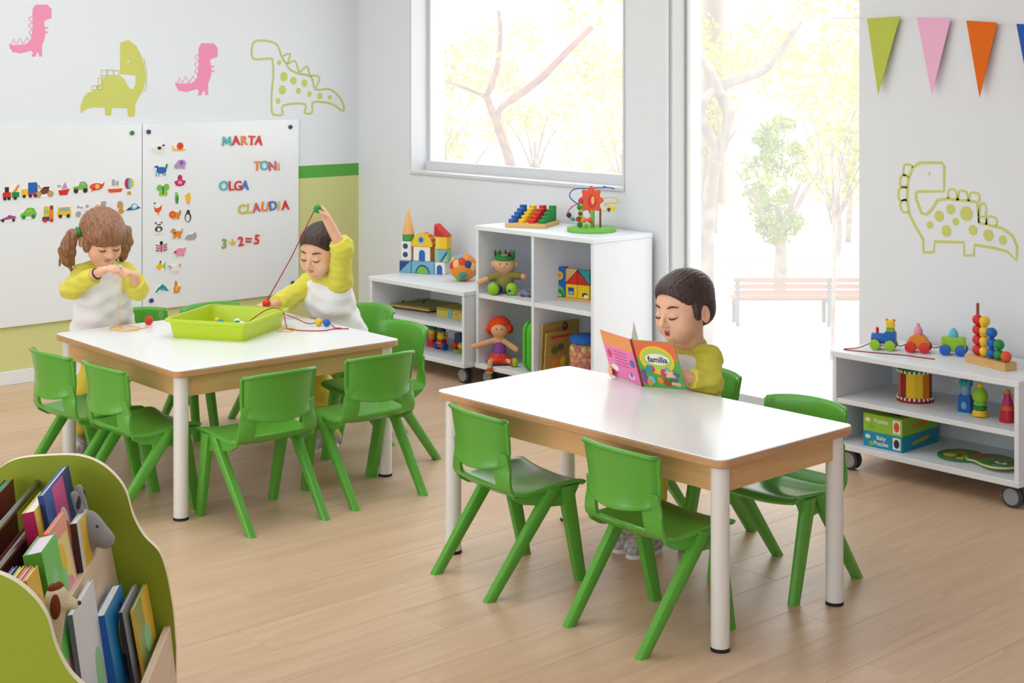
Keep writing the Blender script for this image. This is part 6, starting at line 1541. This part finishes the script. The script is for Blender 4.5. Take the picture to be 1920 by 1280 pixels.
def child(label, J, fdir, pitch, roll, hair, hands, seed, knees, ankles, feet_dir, mouth_open=0.0):
    base = (J['pelvis'][0], J['pelvis'][1], 0.0)
    t = thing('person', label, 'person', base)
    fd = unit(fdir); fw = unit((fd[0]*math.cos(pitch), fd[1]*math.cos(pitch), -math.sin(pitch)))
    F = frame(fw, roll); h = J['hu']; c = J['head']
    pts = [J[k] for k in J if k != 'hu'] + list(knees) + list(ankles)
    lo = np.min(pts, 0) - 0.17; hi = np.max(pts, 0) + 0.17; lo[2] = max(lo[2], -0.01)
    S = SDF(lo, hi, 0.0032)
    P = head(S, c, F, h)
    S.cone(P(0, -.10, -.22), J['neck'], .20*h, .21*h, .03)
    S.cone(J['neck'], lerp(J['neck'], J['chest'], .5), .044, .044, .02)
    S.chain([lerp(J['neck'], J['chest'], .5), J['chest'], J['pelvis']], [.045, .050, .050], .02)
    for s in ('r', 'l'):
        S.cone(lerp(J['neck'], J['chest'], .35), J['sh_' + s], .034, .030, .01)
        S.chain([J['sh_' + s], J['el_' + s], J['wr_' + s]], [.030, .026, .0185], .006)
    hp = np.cross((0, 0, 1.0), fd)
    for i, s in enumerate((-1, 1)):
        hipj = V3(J['pelvis']) + unit(hp)*s*-.045
        S.chain([hipj, knees[i], ankles[i]], [.055, .042, .03], .01)
        S.cone(ankles[i], V3(ankles[i]) + V3(feet_dir)*0.07 + (0, 0, -.02), .028, .022, .01)
    for s in ('r', 'l'):
        hd = hands[s]
        hand(S, J['wr_' + s], J['ha_' + s], hd[0], side=hd[1], curl=hd[2], thumb=hd[3] if len(hd) > 3 else .6)
    S.build('body', M_skin, t)
    face_bits(t, P, h, M_brow_g if hair == 'girl' else M_brow_b, F, mouth_open)
    # hair
    R = .62*h
    Hh = SDF(V3(c) - R - (0, 0, .35*h if hair == 'girl' else 0), V3(c) + R + (0, 0, .1*h), 0.003)
    E = lambda x, y, z, a, b, d, k=0.03, sub=False: Hh.ell(P(x, y, z), (a*h, b*h, d*h), k*h, sub, F)
    if hair == 'girl':
        E(0, -.065, .15, .425, .485, .41); E(0, .14, .16, .345, .33, .29, .08)
        E(0, -.22, -.10, .36, .30, .30, .1)
        E(0, .52, -.20, .335, .36, .225, .02, True)
        for s in (-1, 1):
            E(s*.35, .12, -.02, .075, .12, .22, .05)
            E(s*.42, -.09, -.12, .05, .13, .13, .02, True)
    else:
        E(0, -.08, .165, .400, .465, .385); E(0, .08, .265, .315, .31, .20, .08)
        E(0, -.25, -.08, .335, .26, .28, .1)
        E(0, .53, -.095, .48, .42, .388, .03, True)
        for s in (-1, 1):
            E(s*.345, .06, -.02, .055, .075, .15, .04)
            E(s*.42, -.05, -.12, .06, .12, .14, .02, True)
        Hh.cut(P(0, -.2, -.34), F @ np.array((0, -.25, -1.0)))
    rg = np.random.RandomState(seed)
    def strands(X, Y, Z):
        q = (np.stack([X, Y, Z], 1) - V3(c)) @ F / h
        a = np.arctan2(q[:, 0], q[:, 2] + .1)
        b = np.arctan2(q[:, 1] + .1, q[:, 2] + .3)
        return (0.0009 if hair == 'girl' else 0.0005)*np.sin(a*34 + 2.2*np.sin(b*3 + seed)) + 0.0006*np.sin(a*61 + 3*np.sin(b*5))
    Hh.warp(strands)
    Hh.build('hair', M_hair_g if hair == 'girl' else M_hair_b, t)
    return t, S, F, P, h
def sleeve(t, J, s, r=(.046, .046, .040, .033), cuff=.86, seed=1, start=.40):
    pts = [lerp(J['neck'], J['sh_' + s], start) + (0, 0, -.012), J['sh_' + s], J['el_' + s], lerp(J['el_' + s], J['wr_' + s], cuff)]
    lo = np.min(pts, 0) - .09; hi = np.max(pts, 0) + .09
    S = SDF(lo, hi, 0.0036)
    S.chain(pts, r, .022)
    S.warp(wrinkle(.0030, 85, seed))
    d = unit(V3(pts[3]) - V3(pts[2])); S.cut(V3(pts[3]) + d*.006, d)
    o = S.build('sleeve', M_tsy, t)
    return o
def torso(t, J, hem, seed, wr=1.0, back=None):
    lo = np.min([J['pelvis'], J['neck'], J['sh_r'], J['sh_l']], 0) - .16; hi = np.max([J['pelvis'], J['neck'], J['sh_r'], J['sh_l']], 0) + .12
    S = SDF(lo, hi, 0.0036)
    mid = lerp(J['chest'], J['pelvis'], .5)
    side = unit(V3(J['sh_l']) - V3(J['sh_r']))
    for p, w, r in ((lerp(J['neck'], J['chest'], .45), .058, .052), (J['chest'], .046, .078), (mid, .040, .084), (lerp(J['chest'], J['pelvis'], .85), .042, .090), (lerp(J['chest'], J['pelvis'], 1.12), .050, .094)):
        S.cone(V3(p) - side*w, V3(p) + side*w, r, r, .05)
    S.cone(lerp(J['neck'], J['chest'], .12), lerp(J['neck'], J['chest'], .6), .052, .06, .03)
    S.warp(wrinkle(.0036*wr, 48, seed))
    S.cut((0, 0, hem), (0, 0, -1))
    n = unit(V3(J['neck']) - V3(J['chest'])); S.cut(lerp(J['neck'], J['chest'], .10), n)
    return S.build('shirt', M_tsw, t)
def ring_part(t, name, c, axis, R, r, m, sx=1.0):
    z = Vector(axis).normalized(); x = z.orthogonal().normalized(); y = z.cross(x)
    o = MB().tube([Vector(c) + x*R*math.cos(a) + y*R*math.sin(a) for a in [2*math.pi*i/24 for i in range(24)]], r, n=8, closed=True).build(name, m)
    shade(o, 180); o.parent = t; o.matrix_parent_inverse = Matrix.Translation(t.location).inverted()
    return o
def trousers(t, J, fd, knees, ankles, seed):
    pts = [J['pelvis']] + list(knees) + list(ankles)
    S = SDF(np.min(pts, 0) - .13, np.max(pts, 0) + .13, 0.004)
    hp = unit(np.cross((0, 0, 1.0), unit(fd)))
    S.cone(V3(J['pelvis']) - hp*.045 + (0, 0, .02), V3(J['pelvis']) + hp*.045 + (0, 0, .02), .078, .078, .03)
    for i, s in enumerate((-1, 1)):
        S.chain([V3(J['pelvis']) + hp*s*-.048, knees[i], lerp(knees[i], ankles[i], .92)], [.072, .058, .046], .02)
    S.warp(wrinkle(.004, 52, seed))
    S.cut((0, 0, min(a[2] for a in ankles) + .0), (0, 0, -1))
    return S.build('trousers', M_pant, t)
def shoes(t, ankles, d):
    d = unit(d); ang = math.atan2(d[1], d[0])
    for a in ankles:
        S = SDF(V3((a[0], a[1], 0)) - (.13, .13, .01), V3((a[0], a[1], .11)) + (.13, .13, 0), 0.004)
        b = V3((a[0], a[1], 0))
        S.chain([b + (0, 0, .055), b + d*.03 + (0, 0, .040), b + d*.085 + (0, 0, .030)], [.036, .037, .032], .01)
        S.cone(b - d*.02 + (0, 0, .038), b + (0, 0, .04), .034, .036, .01)
        S.cut((0, 0, .012), (0, 0, -1))
        so = S.build('shoe', M_shoe, t)
        sole = MB().prism([(p[0]*.078 + .033, p[1]*.038) for p in circle(0, 0, 1, 1, 20)], 0.0, 0.014, M=Matrix.Translation((a[0], a[1], 0)) @ Matrix.Rotation(ang, 4, 'Z')).build('shoe_sole', M_sole)
        sole.parent = t; sole.matrix_parent_inverse = Matrix.Translation(t.location).inverted()

# --- girl standing at the square table
def shift(J, v): return {k: (p if k == 'hu' else tuple(V3(p) + v)) for k, p in J.items()}
JG = shift({'head': (-5.754, 2.999, .886), 'chest': (-5.833, 3.046, .648), 'neck': (-5.806, 3.031, .768), 'pelvis': (-5.867, 3.060, .440), 'sh_r': (-5.824, 2.952, .729), 'sh_l': (-5.839, 3.143, .715),
      'el_r': (-5.773, 2.874, .683), 'el_l': (-5.690, 3.123, .666), 'wr_r': (-5.620, 2.922, .764), 'wr_l': (-5.605, 3.062, .735), 'ha_r': (-5.560, 2.960, .795), 'ha_l': (-5.575, 3.000, .780), 'hu': .212}, (.045, -.050, .006))
kn = [(-5.80, 2.925, .26), (-5.83, 3.020, .26)]; an = [(-5.86, 2.900, .05), (-5.88, 2.995, .05)]
g, S, F, P, h = child('girl with brown pigtails threading a cord, in a white shirt with yellow sleeves', JG, (1.0, -.04, 0), .42, 0.0, 'girl',
    {'r': ((.2, .5, -.8), -1, .75), 'l': ((-.3, -.6, -.7), 1, .75)}, 3, kn, an, (.9, -.1, 0))
torso(g, JG, .44, 2.0, 1.3)
sleeve(g, JG, 'r', (.042, .044, .040, .034), .74, 4); sleeve(g, JG, 'l', (.042, .044, .042, .038), .55, 5)
trousers(g, JG, (1, 0, 0), kn, an, 1.0); shoes(g, an, (.95, -.2, 0))
# pigtails with green bands, a small dark bracelet on the wrist
for s, tip in ((-1, (-.62, -.12, -.58)), (1, (.52, -.02, -.56))):
    b0 = P(s*.40, -.14, .07)
    Hh = SDF(np.min([b0, P(*tip)], 0) - .08, np.max([b0, P(*tip)], 0) + .08, 0.003)
    Hh.chain([b0, P(s*.56, -.16, .0), P(s*.62, -.14, -.25), P(s*.60, -.12, -.52), P(tip[0]*.92, tip[1], tip[2] - .16)], [.016, .022, .025, .018, .004], .010)
    Hh.chain([P(s*.52, -.18, -.02), P(s*.54, -.20, -.3), P(s*.46, -.18, -.66)], [.016, .018, .004], .010)
    Hh.chain([P(s*.54, -.08, -.02), P(s*.52, -.06, -.3), P(s*.44, -.06, -.60)], [.014, .013, .004], .010)
    Hh.chain([P(s*.60, -.2, -.1), P(s*.68, -.2, -.36), P(s*.66, -.18, -.68)], [.014, .012, .003], .010)
    Hh.warp(lambda X, Y, Z: 0.0018*np.sin(220*(X*.8 + Y*.6) + 3*np.sin(30*Z)))
    Hh.build('pigtail', M_hair_g, g)
    ring_part(g, 'hair_band', P(s*.43, -.145, .06), V3(P(s*.55, -.15, .0)) - V3(P(s*.40, -.14, .07)), .017, .007, P_grn)
br = lerp(JG['wr_r'], JG['el_r'], .12)
ring_part(g, 'bracelet', br, V3(JG['wr_r']) - V3(JG['el_r']), .021, .0035, P_dark)
ring_part(g, 'collar', lerp(JG['neck'], JG['chest'], .10), V3(JG['neck']) - V3(JG['chest']), .050, .006, M_tsw)

# --- boy lifting the red string
JB = {'head': (-5.212, 3.680, .824), 'chest': (-5.262, 3.765, .600), 'neck': (-5.248, 3.730, .716), 'pelvis': (-5.262, 3.835, .385), 'sh_r': (-5.352, 3.735, .664), 'sh_l': (-5.166, 3.748, .690),
      'el_r': (-5.365, 3.617, .604), 'el_l': (-5.085, 3.700, .846), 'wr_r': (-5.325, 3.520, .596), 'wr_l': (-5.092, 3.626, .970), 'ha_r': (-5.314, 3.478, .606), 'ha_l': (-5.096, 3.602, 1.030), 'hu': .208}
kn = [(-5.215, 3.640, .345), (-5.325, 3.650, .345)]; an = [(-5.190, 3.715, .05), (-5.290, 3.735, .05)]
b1, S, F, P, h = child('boy lifting a red string above his head, in a white shirt with yellow sleeves', JB, (.36, -.93, 0), .27, 0.06, 'boy',
    {'r': ((0, -.2, -1), 1, .7), 'l': ((-.5, -.6, -.45), -1, 1.0)}, 7, kn, an, (0, -1, 0))
torso(b1, JB, .40, 3.3, 1.2)
sleeve(b1, JB, 'r', (.044, .046, .042, .036), .66, 6); sleeve(b1, JB, 'l', (.046, .050, .044, .038), .18, 8)
trousers(b1, JB, (0, -1, 0), kn, an, 2.0); shoes(b1, an, (.1, -1, 0))
ring_part(b1, 'collar', lerp(JB['neck'], JB['chest'], .10), V3(JB['neck']) - V3(JB['chest']), .052, .008, M_tsy)

# --- boy reading
JR = {'head': (-3.342, 3.829, .790), 'chest': (-3.392, 3.915, .545), 'neck': (-3.366, 3.884, .662), 'pelvis': (-3.425, 3.925, .385), 'sh_r': (-3.466, 3.905, .600), 'sh_l': (-3.285, 3.888, .615),
      'el_r': (-3.535, 3.865, .570), 'el_l': (-3.242, 3.850, .545), 'wr_r': (-3.585, 3.786, .562), 'wr_l': (-3.262, 3.768, .573), 'ha_r': (-3.588, 3.740, .558), 'ha_l': (-3.272, 3.722, .596), 'hu': .226}
kn = [(-3.355, 3.690, .345), (-3.475, 3.700, .345)]; an = [(-3.360, 3.690, .05), (-3.430, 3.700, .05)]
b2, S, F, P, h = child('boy reading an open picture book, in a white shirt with yellow sleeves', JR, (-.06, -.99, 0), .13, -0.05, 'boy',
    {'r': ((.8, -.5, .1), 1, .55), 'l': ((-.85, -.5, .1), -1, .55)}, 11, kn, an, (0, -1, 0), .030)
torso(b2, JR, .40, 5.1, 1.0)
sleeve(b2, JR, 'r', (.042, .043, .040, .034), .86, 9, .6); sleeve(b2, JR, 'l', (.042, .044, .040, .034), .84, 10, .62)
trousers(b2, JR, (0, -1, 0), kn, an, 3.0); shoes(b2, an, (0, -1, 0))
ring_part(b2, 'collar', lerp(JR['neck'], JR['chest'], .08), V3(JR['neck']) - V3(JR['chest']), .055, .009, M_tsy)
# ------------------------------------------------------------------ the street outside
OT = {}
OT['trunk'] = [(-9.141,10.749,-2.231),(-9.128,10.764,-0.951),(-9.118,10.775,-0.015),(-9.095,10.8,0.428),(-9.058,10.84,0.723)]
OT['loopL'] = [(-9.068,10.829,0.674),(-9.091,10.804,0.91),(-9.155,10.735,1.107),(-9.141,10.749,1.265),(-9.052,10.847,1.388)]
OT['loopR'] = [(-9.091,10.879,0.696),(-9.041,10.933,0.908),(-9.014,10.963,1.106),(-9.041,10.933,1.254),(-9.084,10.886,1.387)]
OT['upL'] = [(-9.035,10.865,1.314),(-9.085,10.811,1.511),(-9.141,10.749,1.649),(-9.201,10.684,1.757),(-9.268,10.611,2.004)]
OT['upR'] = [(-9.133,10.906,1.352),(-9.016,11.035,1.451),(-8.848,11.218,1.535),(-8.731,11.346,1.709),(-8.597,11.492,2.007)]
OT['w_trunk'] = [(-9.516,8.858,0.054),(-9.593,8.773,0.694),(-9.649,8.713,0.959),(-9.701,8.655,1.174),(-9.741,8.611,1.334)]
OT['w_a'] = [(-9.741,8.611,1.334),(-9.698,8.659,1.494),(-9.673,8.686,1.631),(-9.661,8.699,1.883),(-9.67,8.689,2.066)]
OT['w_b'] = [(-9.673,8.686,1.128),(-9.661,8.699,1.22),(-9.578,8.79,1.32),(-9.439,8.942,1.471),(-9.285,9.111,1.7),(-9.13,9.28,1.928)]
OT['w_c'] = [(-9.741,8.611,1.325),(-9.84,8.503,1.389),(-9.979,8.352,1.462)]
M_bark = mat('pale_bark', (124, 110, 102), 0.9, 0.1, c2=(156, 142, 134), scale=9, bump=0.5)
M_bark2 = mat('brown_bark', (116, 84, 72), 0.9, 0.1, c2=(144, 112, 98), scale=12, bump=0.5)
M_pave = mat('pale_paving', (214, 206, 200), 0.9, 0.1, c2=(200, 190, 184), scale=1.2)
M_leaf1 = mat('spring_leaf', (112, 132, 42), 0.6, 0.2, c2=(150, 160, 64), scale=2.0)
M_leaf2 = mat('fresh_leaf', (150, 156, 60), 0.6, 0.2, c2=(180, 176, 96), scale=2.0)
M_slat = mat('bench_wood', (146, 106, 92), 0.8, 0.2)
M_iron = mat('bench_iron', (104, 98, 96), 0.6, 0.3)
M_fac = mat('pale_facade', (222, 204, 198), 0.9, 0.1); M_fac2 = mat('cream_facade', (224, 214, 196), 0.9, 0.1); M_shut = mat('shutter', (196, 182, 178), 0.7, 0.2)
GZ = -2.70
struct(MB().box(-45, -40, GZ - 0.2, 25, 60, GZ).build('ground_outside', M_pave))
# the street runs along SR; SF leads away from the building
SR, SF = Vector((.6749, .7379, 0)), Vector((-.7379, .6749, 0))
def leaves(par, blobs, n, size, m, seed, name='foliage'):
    """thousands of small leaf blades scattered through the given ellipsoids"""
    rg = np.random.RandomState(seed)
    vs = []; fs = []
    tot = sum(b[3]*b[4]*b[5] for b in blobs)
    for x, y, z, rx, ry, rz in blobs:
        k = max(6, int(n*rx*ry*rz/tot))
        for i in range(k):
            while True:
                q = rg.uniform(-1, 1, 3)
                if 0.1 < q @ q < 1: break
            p = np.array((x, y, z)) + q*(rx, ry, rz)
            a = rg.normal(size=3); a /= np.linalg.norm(a); b = np.cross(a, rg.normal(size=3)); b /= np.linalg.norm(b)
            s = size*rg.uniform(.6, 1.3); o = len(vs)
            vs += [tuple(p - a*s), tuple(p + b*s*.45), tuple(p + a*s), tuple(p - b*s*.45)]
            fs.append((o, o+1, o+2, o+3))
    mb = MB(); mb._add(vs, fs)
    o = mb.build(name, m, par); o['kind'] = 'stuff'
    o.matrix_parent_inverse = Matrix.Translation(par.location).inverted()
    return o
def limb(par, pts, r, nm, m):
    o = MB().tube(pts, r, n=10, sub=6).build(nm, m, par); shade(o, 180)
    o.matrix_parent_inverse = Matrix.Translation(par.location).inverted(); return o
t = thing('street_tree', 'pale tree with a looped trunk outside the glass door', 'tree', (-9.14, 10.75, GZ))
limb(t, [(-9.14, 10.75, GZ)] + OT['trunk'], [.085, .08, .075, .07, .066, .06], 'trunk', M_bark)
for k, r in (('loopL', [.05, .05, .052, .05, .045]), ('loopR', [.052, .052, .055, .05, .05]), ('upL', [.05, .045, .042, .04, .035]), ('upR', [.05, .045, .042, .036, .03])): limb(t, OT[k], r, 'branch', M_bark)
leaves(t, [(-9.35, 10.5, 1.75, .25, .25, .3), (-8.5, 11.6, 1.9, .7, .7, .5), (-9.9, 10.0, 2.3, .5, .5, .4)], 260, .06, M_leaf2, 5)
t = thing('street_tree', 'thin forked tree seen through the wide window', 'tree', (-9.45, 8.93, GZ))
limb(t, [(-9.45, 8.93, GZ), (-9.48, 8.9, -1.2)] + OT['w_trunk'], [.05, .048, .045, .042, .038, .034, .03], 'trunk', M_bark2)
for k, r in (('w_a', [.028, .026, .024, .022, .018]), ('w_b', [.024, .026, .036, .034, .03, .026]), ('w_c', [.016, .012, .008])): limb(t, OT[k], r, 'branch', M_bark2)
leaves(t, [(-9.83, 8.52, 1.27, .10, .10, .16), (-9.98, 8.35, 1.5, .16, .16, .2), (-9.6, 8.77, 1.75, .3, .3, .25), (-10.1, 8.25, 1.1, .2, .2, .3)], 170, .035, M_leaf2, 6)
def round_tree(label, base, crowns, n, size, m, seed, tr):
    t = thing('garden_tree', label, 'tree', (base[0], base[1], GZ))
    limb(t, [(base[0], base[1], GZ), (base[0] + .05, base[1], GZ + (base[2] - GZ)*.5), base], [tr, tr*.85, tr*.6], 'trunk', M_bark)
    for i in range(4):
        a = 1.2 + i*1.57; limb(t, [(base[0], base[1], GZ + (base[2] - GZ)*.6), (base[0] + .4*math.cos(a), base[1] + .4*math.sin(a), base[2]), (base[0] + .9*math.cos(a), base[1] + .9*math.sin(a), base[2] + .7)], [tr*.5, tr*.4, tr*.2], 'branch', M_bark)
    leaves(t, crowns, n, size, m, seed); return t
c = Vector((-17.34, 22.53, -.44))
rg_ = np.random.RandomState(4); bl_ = []
for k in range(60):
    a_ = rg_.uniform(0, 6.28); h_ = rg_.uniform(-1.15, 1.05); r_ = .68*math.sqrt(rg_.uniform(0, 1))*(1 - .55*max(0, h_)) * (1 if h_ > -.5 else max(.25, 1 + (h_ + .5)*1.1))
    bl_.append((c.x + r_*math.cos(a_), c.y + r_*math.sin(a_), c.z + h_, .17, .17, .15))
round_tree('bushy spring green tree behind the bench', (c.x, c.y, -1.0), bl_, 5200, .042, M_leaf1, 7, .12)
c = Vector((-20.0, 28.1, -.6))
round_tree('pale loose tree farther behind the bushy one', (c.x, c.y, -1.2), [(c.x, c.y, c.z, .9, .9, 1.0), (c.x + .4, c.y + .5, c.z + .9, .7, .7, .7)], 1500, .07, M_leaf2, 8, .07)
c = Vector((-16.9, 17.1, .4))
round_tree('hazy tree with sparse leaves behind the wide window', (c.x, c.y, -.6), [(c.x, c.y, c.z, .5, .5, .9), (c.x + .35, c.y + .35, c.z + .8, .6, .6, .6), (c.x + .1, c.y + .1, c.z - .8, .5, .5, .5)], 1300, .045, M_leaf2, 9, .06)
c = Vector((-12.0, 9.75, .9))
round_tree('leafy sapling at the edge of the wide window', (c.x, c.y, .3), [(c.x, c.y, c.z, .2, .2, .7), (c.x + .12, c.y + .1, c.z + .7, .25, .25, .3)], 420, .05, M_leaf2, 10, .04)
c = Vector((-13.2, 18.4, 1.5))
round_tree('tall tree whose leaves hang at the top of the glass door', (c.x, c.y, .6), [(c.x, c.y, c.z, .8, .8, .5), (c.x + .5, c.y + .5, c.z - .3, .4, .4, .5), (c.x - .8, c.y - .8, c.z + .3, .7, .7, .4)], 1400, .05, M_leaf2, 11, .03)
# bench seen from behind
t = thing('park_bench', 'slatted wooden park bench on the street beyond the glass door', 'bench', (-15.0, 20.64, GZ), math.atan2(.7379, .6749))
L0, L1 = -1.45, 1.75
for z in (.56, .66, .765): MB().box(L0, -.02, z - .035, L1, .02, z + .035).build('back_slat', M_slat, t, bevel=.004)
for y in (.10, .20, .30, .40): MB().box(L0, y, .41, L1, y + .08, .45).build('seat_slat', M_slat, t, bevel=.004)
for x in (L0 + .06, .12, L1 - .06):
    MB().box(x - .03, -.03, 0, x + .03, .0, .80).build('leg', M_iron, t); MB().box(x - .03, .40, 0, x + .03, .44, .41).build('leg', M_iron, t); MB().box(x - .025, .0, .37, x + .025, .42, .41).build('bracket', M_iron, t)
# low picket fence
t = thing('picket_fence', 'low pale picket fence behind the bench', 'fence', (-18.6, 24.1, GZ), math.atan2(.7379, .6749))
M_pk = mat('fence_paint', (206, 192, 160), 0.8, 0.2)
for z in (.2, .48): MB().box(-2.4, .02, z - .03, 3.0, .05, z + .03).build('rail', M_pk, t)
o0_ = None
for i in range(36):
    if o0_ is None: o0_ = MB().box(-.035, -.012, 0, .035, .012, .62).build('picket', M_pk, t)
    else: q = o0_.copy(); COL.objects.link(q); q.parent = t; q.location = (0, 0, 0)
    (o0_ if i == 0 else q).location = (-2.35 + i*.152, 0, 0)
# pale buildings far away
def building(label, loc, w, dp, hgt, m, cols, rows, seed):
    t = thing('apartment_building', label, 'building', loc, math.atan2(.7379, .6749))
    MB().box(-w/2, 0, 0, w/2, dp, hgt).build('wall', m, t)
    MB().box(-w/2 - .2, -.2, hgt, w/2 + .2, dp, hgt + .3).build('cornice', m, t)
    for i in range(cols):
        for j in range(rows):
            x = -w/2 + (i + .5)*w/cols; z = 1.0 + j*3.0
            q = MB().box(x - .5, -.06, z, x + .5, .02, z + 1.5).build('window', M_shut, t)
            MB().box(x - .42, -.075, z + .08, x + .42, -.055, z + 1.42).build('pane', mat('far_glass', (186, 190, 196), .2, .5), q)
            if (i + j) % 2 == 0: MB().box(x - .8, -.7, z - .25, x + .8, 0, z - .1).build('balcony', m, t)
    return t
building('pale pink apartment block far beyond the wide window', (-33.6, 31.6, GZ), 9.0, 8.0, 14.0, M_fac, 4, 4, 1)
building('cream apartment block far beyond the glass door', (-24.6, 40.2, GZ), 13.0, 8.0, 13.0, M_fac2, 6, 4, 2)

# a loose line of young street trees farther off, all in thin spring leaf
for k, (r_, d_, h_, n_) in enumerate(((-3.6, 34, 1.6, 1500), (-1.9, 38, 1.2, 1400), (.6, 40, 1.8, 1500), (2.6, 36, 1.0, 1300), (5.2, 39, 1.7, 1600), (8.2, 37, 1.5, 1500))):
    p_ = SR*r_ + SF*d_
    bl_ = []
    for q in range(16):
        a_ = rg_.uniform(0, 6.28); rr = 1.5*math.sqrt(rg_.uniform(0, 1)); bl_.append((p_.x + rr*math.cos(a_), p_.y + rr*math.sin(a_), -.4 + h_ + rg_.uniform(-1.6, 1.5), .5, .5, .4))
    round_tree('thin leaved street tree in the distant row, %s from the wide window side' % ORD[k], (p_.x, p_.y, -.4), bl_, n_, .075, M_leaf2, 30 + k, .07)
